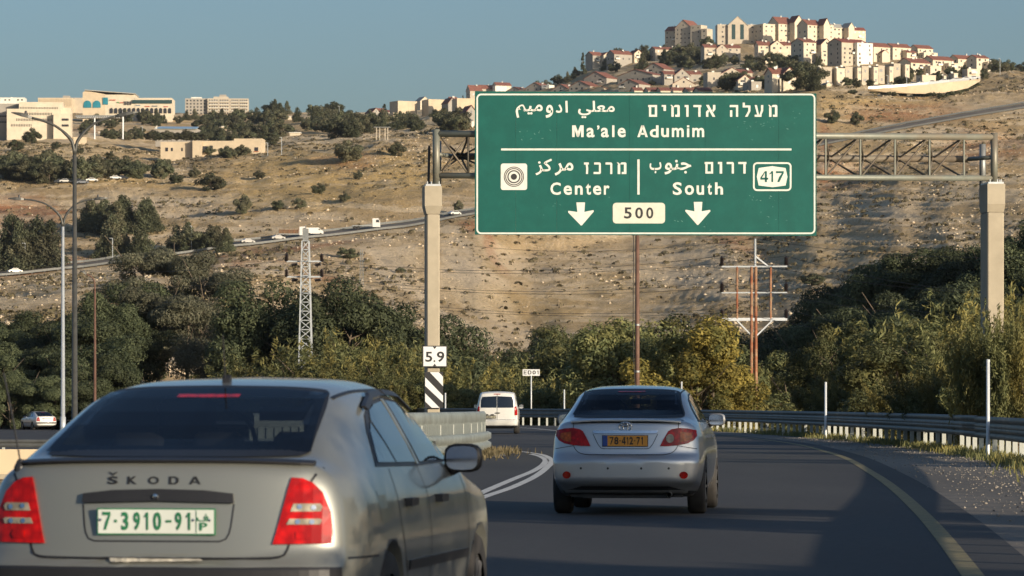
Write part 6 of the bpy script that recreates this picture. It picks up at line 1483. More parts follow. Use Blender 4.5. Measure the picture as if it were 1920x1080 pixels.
def small_car(lab, px, mp, f=.5, head=1, loc=None, group=None, L_=4.3, hh=1.45, nm='car', cat='car', yaw=None):
    x, y, z = loc or road_pt(px, f); yaw = math.atan2(road_pt(px+10, f)[1]-road_pt(px, f)[1], road_pt(px+10, f)[0]-road_pt(px, f)[0]) if yaw is None else yaw
    t = thing(nm, lab, cat, (x, y, z+.38 if loc is None else z), yaw, group); h = L_/2; w_ = .86
    prof = [(-h,.35),(-h,.80),(-h*.86,.95),(-h*.62,.98),(-h*.38,hh),(h*.25,hh),(h*.52,1.0),(h*.92,.82),(h,.62),(h,.35)]
    MB().prism(prof, -w_, w_).build('body', M[mp], t)
    MB().prism([(-h*.56,1.0),(-h*.36,hh-.08),(h*.22,hh-.08),(h*.45,1.0)], -w_-.02, w_+.02).build('window', M['pane'], t)
    for a in (-h*.62, h*.62):
        for s_ in (-1, 1): inst('wheel', tyre_s, t, (a, s_*(w_-.08), .33), (0, 0, math.pi/2))
    return t
def small_van(lab, px, f=.5):
    x, y, z = road_pt(px, f); t = thing('van', lab, 'van', (x, y, z+.38), .15)
    MB().prism([(-2.6,.4),(-2.6,2.2),(1.2,2.25),(1.9,1.5),(2.5,1.25),(2.6,.4)], -.95, .95).build('body', M['paint_white'], t); MB().prism([(1.0,1.5),(1.2,2.05),(1.75,1.5)], -.97, .97).build('window', M['pane'], t)
    for a in (-1.7, 1.7):
        for s_ in (-1, 1): inst('wheel', tyre_s, t, (a, s_*.85, .33), (0, 0, math.pi/2))
def truck(lab, px, f, load):
    x, y, z = road_pt(px, f); t = thing('truck', lab, 'truck', (x, y, z+.38), .12)
    MB().prism([(1.6,.6),(1.6,3.2),(3.4,3.25),(3.9,2.3),(4.0,.6)], -1.2, 1.2).build('cab', M['paint_white'], t); MB().prism([(2.6,2.0),(2.7,2.8),(3.5,2.8),(3.75,2.0)], -1.22, 1.22).build('window', M['pane'], t)
    MB().box(-4.6, 1.55, -1.1, 1.1, .8, 1.1).build('flatbed', M['steel_grey'], t)
    if load:
        MB().box(-4.5, 1.3, -1.0, 1.0, 1.12, 2.3).build('load', simple('load', (.14,.08,.04), .8, var=.5, scale=3), t)
        for a in (-4.4, -3, -1.5, 0, 1.2): MB().box(a-.06, a+.06, -1.12, -1.02, 1.11, 2.7).build('stake', M['rust'], t)
    for a in (-3.8, -2.7, 2.8):
        for s_ in (-1, 1): inst('wheel', tyre_s, t, (a, s_*1.0, .45), (0, 0, math.pi/2), (1, 1.35, 1.35))
small_car('dark car climbing the hillside road behind the others', 464, 'paint_dark', .4)
small_car('small dark car just behind the loaded flatbed truck', 521, 'paint_dark', .4)
truck('white flatbed truck with brown load on the hillside road', 551, .45, True)
small_van('white van on the hillside road beside the lattice pylon', 590, .45)
truck('white truck cab with an empty flatbed climbing the hillside road', 688, .5, False)
small_car('white car on the hillside road next to the left edge of the sign', 852, 'paint_white', .5)
small_car('white car on the hillside road at the far left edge', 28, 'paint_white', .3)
pk = 'cars parked under trees on the hillside'
for px, py, c, lab in ((113,344,'paint_dark','leftmost dark car'),(123,345,'paint_white','white car at the left'),(131,344,'paint_dark','dark car beside the lamp pole'),(149,344,'paint_dark','dark car right of the lamp pole'),(156,346,'paint_silver','silver car with pale windows'),(172,342,'paint_white','white car in the middle'),(216,340,'paint_silver','silver car on its own at the right'),(230,337,'paint_dark','rightmost dark car')):
    X, Y, Z = hill(px, py, 1300); small_car('parked '+lab+' of the row under the grove trees', px, c, loc=(X, Y, Z+.1), group=pk, yaw=.1+.2*math.sin(px))
for i, (px, c) in enumerate(((1643,'paint_dark'),(1668,'paint_white'),(1714,'paint_dark'),(1728,'paint_white'),(1748,'paint_white'),(1770,'paint_silver'),(1793,'paint_white'),(1812,'paint_white'),(1826,'paint_silver'))):
    b = np.interp(px, [a for a, _, _ in top], [q for _, q, _ in top]); d = np.interp(px, [a for a, _, _ in top], [q for _, _, q in top])+3.0
    x, y, z = P(px, b, d); small_car(('leftmost','second','third','fourth','fifth','sixth','seventh','eighth','last')[i]+' car parked along the street above the retaining wall'+(', counting from the left' if 0 < i < 8 else ''), px, c, loc=(x, y, z+.05), group='cars along the street of the town', yaw=.1)
# street lamps and masts far off
def mast(px, py0, py1, lab, dmin=1400, arm=True, grp='thin lamp posts on the hills', r=.12):
    X, Y, Z = hill(px, py1, dmin); s = Y/F; t = thing('lamp_post', lab, 'lamp post', (X, Y, Z-.3), 0, grp); h = (py1-py0)*s
    MB().tube([(0,0,0),(0,0,h+.3)], r, 6).build('pole', M['steel_light'], t)
    if arm: MB().box(-.9, .1, -.12, .12, h+.28, h+.42).build('lamp_head', M['steel_light'], t)
for px, a, b, lab, dm in ((528,258,292,'white lamp post on the grassy crest, tallest of those left of centre',1300),(232,222,243,'white post under the canopy edge',1500),(267,237,254,'thin post left of the blue hall',1500),(47,458,510,'pale lamp post among the dark pines at far left',1000),(211,448,490,'pale lamp post in front of the lower pine grove',1000),(359,425,474,'pale lamp post in the right pine grove by the road',1000),
    (842,198,225,'lamp post with bright head in front of the right tan block',1450),(1700,140,163,'lamp post at the left of the street above the retaining wall',1560),(1665,142,166,'lamp post before the flat roofed terrace',1560),(1875,110,140,'thin lamp post on the right skyline among trees',1650),(636,200,225,'mast with bright lamp on the skyline left of the cottages',1800),(502,270,294,'thin post right of the low tan school',1300)):
    mast(px, a, b, lab, dm)
pylon(1575, 1210, 452, 545, 5, 10, [(462,1562,1588),(482,1560,1590),(500,1562,1588)], 'dark distant lattice pylon on the slope below the right end of the sign', det=8, mat='lamp_dark', box=False)
pylon(678, 1000, 468, 535, 4, 7, [(476,672,684),(488,672,684)], 'faint thin pylon on the pale slope left of the gantry column', det=7, mat='steel_grey', box=False)
# ------------------------------------------------------------------ vegetation
def foliage(name, c_dark, c_light, tint=None, tint_amt=.0, scale=1.2, trans=.25):
    m, t, b = newmat(name); N = t.nodes; L = t.links
    geo = N.new('ShaderNodeNewGeometry'); oi = N.new('ShaderNodeObjectInfo'); at = N.new('ShaderNodeAttribute'); at.attribute_name = 'leaf'
    rp = N.new('ShaderNodeMixRGB'); rp.inputs[1].default_value = c_dark+(1,); rp.inputs[2].default_value = c_light+(1,); L.new(at.outputs['Fac'], rp.inputs[0]); out = rp.outputs[0]
    if tint:
        nz = N.new('ShaderNodeTexNoise'); nz.inputs['Scale'].default_value = scale; nz.inputs['Detail'].default_value = 3; L.new(geo.outputs['Position'], nz.inputs['Vector'])
        mr = N.new('ShaderNodeMapRange'); mr.inputs[1].default_value = .46; mr.inputs[2].default_value = .60; mr.inputs[4].default_value = tint_amt; L.new(nz.outputs[0], mr.inputs[0])
        mx = N.new('ShaderNodeMixRGB'); L.new(mr.outputs[0], mx.inputs[0]); L.new(out, mx.inputs[1]); mx.inputs[2].default_value = tint+(1,); out = mx.outputs[0]
    hs = N.new('ShaderNodeHueSaturation'); mr = N.new('ShaderNodeMapRange'); mr.inputs[3].default_value = .6; mr.inputs[4].default_value = 1.45; L.new(oi.outputs['Random'], mr.inputs[0]); L.new(mr.outputs[0], hs.inputs['Value']); L.new(out, hs.inputs['Color']); out = hs.outputs[0]
    L.new(out, b.inputs['Base Color']); b.inputs['Roughness'].default_value = .65; b.inputs['Specular IOR Level'].default_value = .25
    tr = N.new('ShaderNodeBsdfTranslucent'); L.new(out, tr.inputs[0]); ms = N.new('ShaderNodeMixShader'); ms.inputs[0].default_value = trans
    L.new(b.outputs[0], ms.inputs[1]); L.new(tr.outputs[0], ms.inputs[2]); L.new(ms.outputs[0], N['Material Output'].inputs[0]); return m
M['f_pine'] = foliage('pine_needles', (.042,.055,.028), (.115,.130,.064))
M['f_far'] = foliage('distant_foliage', (.055,.066,.036), (.140,.146,.082), (.15,.13,.08), .5, .12)
M['f_tam'] = foliage('tamarisk_foliage', (.078,.09,.036), (.195,.195,.08), (.30,.24,.07), .55, .5)
M['f_olive'] = foliage('leafy_foliage', (.075,.092,.038), (.19,.20,.085), (.24,.20,.06), .45, .8)
M['f_yellow'] = foliage('yellow_foliage', (.17,.15,.04), (.44,.34,.08), (.12,.13,.045), .75, .45, .35)
M['f_grey'] = foliage('grey_foliage', (.085,.085,.055), (.170,.155,.100), None)
M['f_greypine'] = foliage('grey_pine_needles', (.075,.08,.05), (.18,.17,.11), None)
M['f_dry'] = foliage('dry_scrub', (.12,.105,.055), (.25,.205,.11), (.36,.28,.15), .6, .2)
M['bark'] = simple('bark', (.15,.115,.08), .9, var=.3, scale=4); M['bark_pale'] = simple('pale_bark', (.36,.29,.22), .9, var=.25, scale=4)

def leaves(cent, rad, n, size, asp=1.0, up=0.0, seed=0, out_bias=.55, droop=0.0, shell=.45):
    """leaf quads spread through clumps; cent (k,3), rad (k,3)"""
    r = np.random.default_rng(seed); k = len(cent); vol = np.prod(rad, 1)**(2/3.); pr = vol/vol.sum(); idx = r.choice(k, n, p=pr)
    d = r.normal(size=(n, 3)); d /= np.linalg.norm(d, axis=1)[:, None]; q = shell+(1-shell)*r.random(n)**.6
    q *= (1+.22*vnoise(d[:, 0]*3+idx, d[:, 1]*3+d[:, 2]*2, 5))
    pos = cent[idx]+d*rad[idx]*q[:, None]
    nrm = d*out_bias+r.normal(size=(n, 3))*(1-out_bias)+np.array([0, 0, .25]); nrm /= np.linalg.norm(nrm, axis=1)[:, None]
    ax = r.normal(size=(n, 3))+np.array([0, 0, up])+d*up*.4; ax -= nrm*np.sum(ax*nrm, 1)[:, None]; ax /= np.linalg.norm(ax, axis=1)[:, None]; bx = np.cross(nrm, ax)
    s = size*(.6+.8*r.random(n))[:, None]; A = ax*s*asp; B = bx*s
    V = np.stack([pos-A*.9-B*.35, pos-A*.3+B*.5, pos+A+B*.1, pos+A*.1-B*.5], 1).reshape(-1, 3)
    fac = np.clip(.05+.75*r.random(n)+.15*r.normal(size=n), 0, 1)
    return V, np.repeat(fac, 4)
def crown_mesh(name, parts, mat):
    V = np.concatenate([p[0] for p in parts]); f = np.concatenate([p[1] for p in parts]); n = len(V)//4
    me = np_mesh(name, V, np.arange(n*4).reshape(-1, 4)); a = me.attributes.new('leaf', 'FLOAT', 'POINT'); a.data.foreach_set('value', f.astype(np.float32)); me.materials.append(M[mat]); return me
def trunk_mesh(h, r, limbs, seed, lean=.1, mat='bark', multi=1):
    rs = random.Random(seed); mb = MB()
    for m_ in range(multi):
        a0 = rs.uniform(0, 6.28); ln = lean*(1+m_); p = []; x = y = 0
        for i in range(7):
            f = i/6; p.append((x+math.cos(a0)*ln*h*f*f+rs.uniform(-.02, .02)*h*f, y+math.sin(a0)*ln*h*f*f+rs.uniform(-.02, .02)*h*f, h*f-.4*(i == 0)))
        mb.tube(p, [r*(1-.75*i/6)/(1+.3*m_) for i in range(7)], 7)
        for j in range(limbs):
            k = rs.randint(2, 5); b = Vector(p[k]); a = rs.uniform(0, 6.28); l = h*rs.uniform(.22, .42)
            e = b+Vector((math.cos(a)*l, math.sin(a)*l, l*rs.uniform(.4, 1.1))); md = b.lerp(e, .5)+Vector((0, 0, -.04*h))
            mb.tube([b, md, e], [r*.35, r*.22, r*.08], 5)
    me = mb.mesh('trunk'); me.materials.append(M[mat]); return me
def clumps(n, rx, rz, zc, cr, seed, flat=.65, shape='dome', jit=.2):
    r = np.random.default_rng(seed); d = r.normal(size=(n, 3)); d /= np.linalg.norm(d, axis=1)[:, None]; q = (.55+.45*r.random(n))[:, None]
    if shape == 'cone':
        z = r.random(n)**1.3; a = r.random(n)*6.28; rad_ = (1-z)*rx*.85+rx*.08; c = np.stack([np.cos(a)*rad_*r.random(n)**.4, np.sin(a)*rad_*r.random(n)**.4, zc-rz+2*rz*z], 1); cr_ = cr*(1.05-.65*z)
    else:
        c = d*q*np.array([rx, rx, rz]); c[:, 2] = c[:, 2]+zc; cr_ = cr*(.7+.6*r.random(n))
    return c, np.stack([cr_, cr_, cr_*flat], 1)
PROTO = {}
def proto(kind, var, h, w_, mat, nleaf, size, **k):
    PROTO.setdefault(kind, []); seed = hash((len(kind)*7+var*13)) % 9999+var
    style = k.get('style', 'dome'); mb = k.get('bark', 'bark')
    if style == 'pine':
        c, r = clumps(24, w_*.43, h*.32, h*.64, w_*.125, seed, .62); parts = [leaves(c, r, nleaf, size, 1.4, .2, seed, .7, shell=.7)]; tm = trunk_mesh(h*.85, h*.022, 7, seed, .08, mb)
    elif style == 'bush':       # foliage from the ground up
        c, r = clumps(30, w_*.42, h*.42, h*.50, w_*.125, seed, .85); c[:, 2] = np.maximum(c[:, 2], .12*h); parts = [leaves(c, r, nleaf, size, 1.3, .3, seed, .65, shell=.6)]; tm = trunk_mesh(h*.7, h*.018, 6, seed, .12, mb, 2)
    elif style == 'plume':      # upright feathery sprays
        rr = np.random.default_rng(seed); n = 60; a = rr.random(n)*6.28; q = rr.random(n)**.6; ln = .55+.45*rr.random(n); P0 = np.stack([np.cos(a)*q*w_*.32, np.sin(a)*q*w_*.32, h*(.08+.5*rr.random(n))], 1)
        di = np.stack([np.cos(a)*q*.55, np.sin(a)*q*.55, 1.0+0*a], 1)+rr.normal(size=(n, 3))*.12; cc = []; rd = []
        for i in range(n):
            for u in np.linspace(0, 1, 6): cc.append(P0[i]+di[i]*ln[i]*h*.42*u); rd.append([w_*.075*(1.1-u*.85)]*2+[w_*.10*(1.1-u*.7)])
        parts = [leaves(np.array(cc), np.array(rd), nleaf, size, 2.6, 1.6, seed, .35, shell=.1)]; tm = trunk_mesh(h*.6, h*.015, 6, seed, .15, mb, 3)
    elif style == 'cone':
        c, r = clumps(34, w_*.5, h*.46, h*.52, w_*.22, seed, 1.2, 'cone'); parts = [leaves(c, r, nleaf, size, 1.5, .9, seed, .5, shell=.5)]; tm = trunk_mesh(h*.9, h*.018, 2, seed, .01, mb)
    elif style == 'open':       # thin, see-through, branches showing
        c, r = clumps(22, w_*.42, h*.34, h*.60, w_*.14, seed, .9); parts = [leaves(c, r, nleaf, size, 1.2, .3, seed, .2, shell=.1)]; tm = trunk_mesh(h*.92, h*.02, 12, seed, .06, mb)
    elif style == 'bare':
        rs = random.Random(seed); mbb = MB()
        def br(p, d, l, r_, n_):
            e = p+d*l; mbb.tube([p, p.lerp(e, .5)+Vector((rs.uniform(-.05,.05),)*3)*l, e], [r_, r_*.8, r_*.55], 5)
            if n_ > 0:
                for _ in range(3 if n_ > 1 else 4):
                    nd = (d+Vector((rs.gauss(0, .42), rs.gauss(0, .42), rs.gauss(.1, .25)))).normalized(); br(e, nd, l*rs.uniform(.6, .85), r_*.52, n_-1)
        br(Vector((0,0,-.3)), Vector((0,0,1)), h*.28, h*.028, 4); tm = mbb.mesh('trunk'); tm.materials.append(M[mb]); parts = None
        c, r = clumps(14, w_*.4, h*.3, h*.7, w_*.16, seed, .9); parts = [leaves(c, r, nleaf, size, 1.2, .3, seed, .2, shell=.1)]
    PROTO[kind].append((crown_mesh('crown', parts, mat), tm, h, w_))
for v in range(3):
    proto('pine', v, 10, 10, 'f_pine', 30000, .085, style='pine')
    proto('bushy', v+10, 8, 8, 'f_olive', 26000, .085, style='bush')
    proto('plume', v+20, 7, 6.5, 'f_tam', 30000, .052, style='plume')
    proto('darkbush', v+30, 9, 9, 'f_pine', 30000, .09, style='bush')
    proto('greypine', v+80, 10, 9, 'f_greypine', 24000, .08, style='pine')
    proto('far_tree', v+40, 6, 7, 'f_far', 4200, .20, style='bush')
    proto('far_pine', v+50, 9, 7, 'f_far', 5200, .20, style='cone')
    proto('scrub', v+60, 2.0, 3.4, 'f_far', 700, .20, style='bush')
proto('yellow', 70, 8, 7, 'f_yellow', 22000, .09, style='bush')
proto('grey', 71, 9, 7, 'f_grey', 14000, .07, style='open'); proto('grey', 72, 9, 7, 'f_grey', 12000, .07, style='open')
proto('bare', 73, 6, 6, 'f_dry', 500, .10, style='bare', bark='bark_pale')
proto('cypress', 74, 10, 3, 'f_far', 3500, .17, style='cone'); proto('cedar', 75, 10, 6, 'f_far', 3500, .2, style='cone')
rt = random.Random(5)
def tree(kind, loc, h, label, cat='tree', group=None, wf=1.0, nm='tree', crown_only=False, sq=1.0):
    v = rt.choice(PROTO[kind]); s = h/v[2]; rz = rt.uniform(0, 6.28)
    if crown_only:
        o = inst(nm, v[0], None, loc, (0, 0, rz), (s*wf, s*wf, s)); return tag(o, label, cat, group)
    t = thing(nm, label, cat, loc, rz, group); t.scale = (s*wf, s*wf, s)
    inst('trunk', v[1], t); inst('crown', v[0], t); return t
def tree_px(kind, px, ptop, Y, pbase=None, **k):
    """tree whose top is seen at (px, ptop), standing at distance Y"""
    X = (px-CX)*Y/F; zt_ = H+(HY-ptop)*Y/F; zb_ = tz(X, Y) if pbase is None else min(H+(HY-pbase)*Y/F, zt_-1)
    h = max(zt_-zb_, 1.2)*1.05; lab = k.pop('label'); mx = k.pop('maxh', 99)
    if h > mx: zb_ = zt_-mx; h = mx
    return tree(kind, (X, Y, zb_), h, lab, **k)

# --- belt behind the guardrail, right of the silver car
g1 = 'dark pines on the slope at the right'
L1 = 'dark round crowned pine in the grove on the slope behind the right gantry column'
for px, pt, Y in ((1372,612,330),(1425,604,335),(1480,606,330),(1530,570,335),(1575,545,325),(1618,505,330),(1655,492,325),(1700,478,330),(1742,458,325),(1790,470,320),(1825,452,325),(1872,436,320),(1910,420,310),(1960,405,310),(2010,390,310),
                  (1555,590,300),(1610,570,300),(1665,545,295),(1720,530,300),(1770,520,290),(1815,525,295),(1885,500,290),(1940,480,290),(1400,640,300),(1460,630,300),(1510,615,300),(1350,640,310),(1640,600,280),(1700,590,280),(1890,560,270)):
    tree_px('pine' if rt.random() < .6 else 'darkbush', px, pt, Y, label=L1, group=g1, nm='pine_tree', cat='pine tree', wf=rt.uniform(.85, 1.1), maxh=11)
tree_px('bushy', 1205, 556, 262, label='green leafy tree with a tall shoot behind the brown pole', nm='leafy_tree', wf=.95)
tree_px('bushy', 1155, 612, 258, label='low spreading green tree at the left foot of the brown pole', nm='leafy_tree', wf=1.1)
tree_px('bushy', 1245, 580, 264, label='green tree right of the brown pole, touching the yellow tree', nm='leafy_tree', wf=1.0)
tree_px('yellow', 1296, 600, 252, label='bright yellow autumn tree above the roof of the silver car', nm='yellow_tree', wf=1.15)
tree_px('yellow', 1335, 662, 250, label='small yellow tree at the right foot of the big yellow one', nm='yellow_tree', wf=1.2)
for px, pt, Y, lb in ((1385,640,285,'green feathery tree behind the rusty power pole'),(1440,650,282,'green feathery tree just right of the rusty power pole'),(1490,660,270,'small feathery tree between the power pole and the leafy olive tree')):
    tree_px('bushy', px, pt, Y, label=lb, nm='leafy_tree', wf=1.05)
tree_px('bushy', 1545, 600, 170, label='olive green leafy tree with pale lit leaves above the thin marker post', nm='leafy_tree', wf=.8)
tree_px('bushy', 1625, 605, 165, label='leafy olive tree with many thin stems right of the thin marker post', nm='leafy_tree', wf=.85)
tam = (('bushy',1700,640,150,'dark feathery shrub in the gap left of the gantry column'),('bushy',1745,590,152,'tall feathery tamarisk left of the right gantry column'),('plume',1795,520,158,'tallest feathery tamarisk with yellowish plumes, left of the gantry column'),
       ('plume',1868,545,107,'feathery tamarisk in front of the right gantry column'),('plume',1830,590,124,'yellowish feathery tamarisk at the foot of the right gantry column'),('plume',1908,560,106,'feathery tamarisk cut by the right edge of the picture'),
       ('bushy',1900,640,118,'low feathery tamarisk right of the thick marker post'),('plume',1810,660,122,'low feathery tamarisk left of the thick marker post'),('plume',1755,668,128,'low yellowish shrub between the olive tree and the thick marker post'),
       ('plume',1690,700,135,'low feathery shrub right of the leafy olive tree'),('plume',1985,600,120,'feathery tamarisk just outside the right edge'),('plume',1590,695,160,'low yellowish shrub under the leafy olive tree'),('plume',1450,712,275,'low shrub behind the guardrail right of the power pole'))
for kd, px, pt, Y, lb in tam: tree_px(kd, px, pt, Y, label=lb, nm='tamarisk', wf=1.35 if Y > 115 else .78, cat='shrub')
g2 = 'low shrubs along the foot of the guardrail'
for px, pt, Y in ((1345,718,280),(1375,722,278),(1405,728,276),(1500,730,262),(1530,725,195),(1570,735,180),(1650,725,160),(1720,735,140),(1780,740,125),(1860,735,112),(1910,742,108),(1240,735,262),(1320,728,255)):
    tree_px(rt.choice(['plume', 'bushy']), px, pt, Y, label='low green shrub standing right behind the guardrail on the right', group=g2, nm='shrub', cat='shrub', wf=1.6)
# --- belt in the middle, behind the gantry column
mid = (('plume',860,650,300,'olive tamarisk just right of the 5.9 plate'),('plume',905,665,300,'olive tamarisk above the white van'),('plume',950,690,290,'pale plumed tamarisk between the van and the ED01 sign'),('plume',1010,690,295,'olive tamarisk behind the ED01 sign'),
       ('bushy',1055,640,310,'green tree right of the ED01 sign'),('bushy',1095,650,305,'green tree above the left shoulder of the silver car'),('plume',1080,705,280,'low olive shrub behind the silver car roof'),('darkbush',1010,645,345,'dark bush at the foot of the pale hillside, centre'),
       ('bushy',1040,612,380,'brown green bush on the slope over the ED01 sign'),('plume',880,710,280,'low tamarisk behind the white van'),
       ('darkbush',640,522,330,'large dark round tree right of the lattice pylon'),('darkbush',700,545,335,'dark round tree left of the gantry column'),('darkbush',780,575,330,'dark tree crown directly behind the gantry column'),('darkbush',845,598,330,'dark tree sloping down right of the gantry column'),
       ('darkbush',505,512,335,'dark round tree left of the lattice pylon'),('darkbush',560,545,340,'dark tree behind the lattice pylon'),('darkbush',740,570,340,'dark tree between two round ones left of the column'),
       ('plume',640,605,298,'tall olive tamarisk with pale plumes right of the pylon foot'),('plume',590,662,302,'olive tamarisk at the pylon foot'),('plume',690,625,286,'olive tamarisk left of the gantry column'),('plume',745,640,284,'olive tamarisk touching the gantry column'),
       ('plume',540,662,306,'olive tamarisk left of the pylon foot'),('plume',490,664,310,'leftmost olive tamarisk over the grey car roof'),('plume',780,660,280,'low olive tamarisk behind the striped board'),('plume',820,665,285,'olive tamarisk right behind the striped board'),('plume',660,680,270,'yellowish tamarisk above the roof edge of the grey car'),('plume',720,690,268,'yellowish tamarisk over the side windows of the grey car'))
for kd, px, pt, Y, lb in mid: tree_px(kd, px, pt, Y, label=lb, nm='tamarisk' if kd == 'plume' else 'leafy_tree', cat='shrub' if kd == 'plume' else 'tree', wf=1.45 if kd == 'plume' else 1.05, maxh=12)
g3 = 'low scrub filling the belt behind the far guardrail'
for i in range(26):
    px = 470+i*25+rt.uniform(-8, 8); tree_px(rt.choice(['plume', 'bushy']), px, rt.uniform(705, 730), 268 if px > 700 else 312, label='low olive shrub in the belt behind the far guardrail', group=g3, nm='shrub', cat='shrub', wf=1.5)
# --- left side
left = (('greypine',275,452,380,'tall pine with a spreading top at the left, above the grey car'),('greypine',335,462,378,'pine beside the tall spreading one, right of the thin brown pole'),('greypine',395,492,372,'pine with a dense top left of the pylon'),
        ('darkbush',235,528,362,'dark bushy tree behind the double street lamps'),('darkbush',190,560,350,'dark bushy tree right of the double street lamps'),('greypine',300,540,360,'lower pine with bare trunks in the left grove'),('greypine',350,555,356,'lower pine with visible limbs in the middle of the left grove'),
        ('grey',410,580,345,'greyish thin tree with pale branches at the right end of the left grove'),('grey',385,540,360,'greyish thin tree behind the pale branched one'),('grey',440,640,345,'small greyish tree right of the left grove'),('bare',458,540,372,'bare pale tree among dark crowns left of the pylon'),
        ('darkbush',435,545,385,'dark tree behind the bare pale tree'),('pine',250,600,352,'low dark pine at the left end of the grove'))
for kd, px, pt, Y, lb in left: tree_px(kd, px, pt, Y, label=lb, nm='pine_tree' if kd in ('pine', 'greypine') else 'tree', wf=1.0, maxh=11)
g4 = 'dark trees massed at the left edge'
for px, pt, Y in ((-20,590,360),(20,600,345),(60,610,340),(95,585,345),(130,600,335),(165,600,330),(40,650,325),(0,660,318),(85,650,322),(125,655,318),(160,660,316),(200,640,322),(215,690,318),(180,710,314),(60,700,312),(20,705,310),(100,705,310),(140,715,310),(-30,640,320)):
    tree_px(rt.choice(['darkbush', 'pine']), px, pt, Y, label='dark shaded tree in the dense mass at the left edge behind the street lamps', group=g4, nm='tree', wf=1.1, maxh=10)
X_, Y_, Z_ = P(225/1.0*.38, 735, 312)
# --- shade trees outside the frame on the right throw the long shadow bands over the road
g5 = 'roadside trees right of the frame'
for x, y, h in ((15.5,32.5,6.5),(26,68,6.6),(24,86,5.5),(15,16,6.0)):
    tree('darkbush', (x, y, -2.0), h+2, 'dark roadside tree beyond the right edge of the picture', group=g5, wf=1.0, nm='unseen_roadside_tree')
for x, y in ((-16,-22),(-22,-40),(15,-18),(13,-45),(-30,-60),(22,-70),(-12,-75)): tree('bushy', (x, y, -.2), 6.5, 'leafy roadside tree standing beside the road behind the viewpoint', group='trees behind the camera', wf=1.2, nm='unseen_roadside_tree')
tree('darkbush', (6.8, 12.0, -.1), 3.6, 'unseen bush added beyond the right edge to shade the side of the grey car', group=g5, wf=1.3, nm='unseen_roadside_tree')  # bush added out of frame to shade the grey car's side and corner
# --- hillside groves
def grove(n, x0, x1, y0, y1, kinds, h0, h1, label, group, dmin=1000, wf=1.0, nm='tree', cat='tree', seed=1, crown=False):
    r = random.Random(seed)
    for i in range(n):
        px = r.uniform(x0, x1); py = r.uniform(y0, y1); X, Y, Z = hill(px, py, dmin)
        tree(r.choice(kinds), (X, Y, Z-.4), r.uniform(h0, h1), label, cat, group, wf*r.uniform(.85, 1.15), nm, crown)
def at_(kind, px, pbase, hpx, label, dmin=1000, wf=1.0, nm='tree', cat='tree', group=None, crown=False):
    X, Y, Z = hill(px, pbase, dmin); return tree(kind, (X, Y, Z-.3), hpx*Y/F, label, cat, group, wf, nm, crown)
grove(14, 165, 288, 428, 440, ['far_pine'], 9, 11.5, 'dense dark pine in the long grove above the hillside road at the left', 'upper pine grove', 1150, 1.2, 'pine_tree', 'pine tree', 2)
grove(8, 185, 272, 478, 486, ['far_pine'], 6.5, 9, 'pine in the small grove on the bank beside the hillside road', 'lower pine grove', 1100, 1.25, 'pine_tree', 'pine tree', 3)
grove(8, 330, 428, 466, 474, ['far_tree', 'far_pine'], 7, 9, 'bushy tree in the grove on the bank right of the pines', 'right bank grove', 1100, 1.1, 'tree', 'tree', 4)
grove(12, 18, 98, 495, 508, ['far_pine'], 13, 17, 'tall dark pine in the clump around the pale lamp post at far left', 'far left pine clump', 1000, 1.0, 'pine_tree', 'pine tree', 5)
grove(4, -10, 14, 500, 512, ['far_pine'], 7, 10, 'pine cut by the left edge below the hillside road', 'left edge pines', 900, 1.0, 'pine_tree', 'pine tree', 15)
grove(24, 0, 190, 330, 346, ['far_tree'], 7, 10, 'grey green tree of the grove over the parked cars', 'grove above the parked cars', 1300, 1.15, 'tree', 'tree', 6)
grove(12, 195, 310, 326, 344, ['far_tree'], 5.5, 8, 'grey green tree right of the parked cars', 'trees right of the parked cars', 1300, 1.2, 'tree', 'tree', 7)
for px, pb, hp_, wf, lb in ((652,308,42,1.35,'largest round bush on the grassy slope, left of the gantry column'),(746,293,29,1.1,'round dark bush on the slope between the big bush and the gantry'),(598,366,22,1.3,'bush with a long shadow on the grassy slope'),(562,392,24,1.1,'upright bush low on the grassy slope'),(646,380,20,1.1,'pointed bush low on the grassy slope, rightmost of three'),
        (520,395,22,1.2,'bush left of the upright one on the grassy slope'),(455,402,40,.9,'dark upright tree at the left end of the grassy slope'),(485,335,16,1.5,'low spreading bush high on the grassy slope'),(672,338,17,1.1,'bush below the largest round bush'),(395,360,36,1.5,'wide brownish bush on the slope right of the parked cars'),
        (330,345,22,1.3,'round bush in the hollow right of the parked cars'),(365,335,20,1.2,'second bush in the hollow'),(654,486,24,1.9,'broad dark bush on the pale slope below the hillside road'),(770,540,0,1,''),(860,400,26,.8,'small upright bush on the rocks next to the left edge of the sign'),(750,512,12,1.6,'low bush on the pale slope above the round trees'),
        (1560,232,28,1.1,'dark bush on the slope under the right end of the town'),(1606,236,26,1.0,'second dark bush on the slope under the town'),(1525,535,26,2.0,'broad low bush on the slope right of the power pole'),(205,300,18,1.0,'dark bush on the rocky knoll below the office building'),(150,290,14,1.2,'small bush on the rocky knoll'),(60,270,30,1.2,'grey bush on the knoll left of the lamp arms'),(30,285,26,1.2,'grey bush near the left edge of the rocky knoll'),(105,280,16,1.2,'bush under the office building'),(50,308,20,1.4,'low bush at the bottom left of the knoll'),(238,322,24,1.0,'upright bush right of the knoll')):
    if hp_: at_('far_tree', px, pb, hp_, lb, wf=wf, nm='bush', cat='bush')
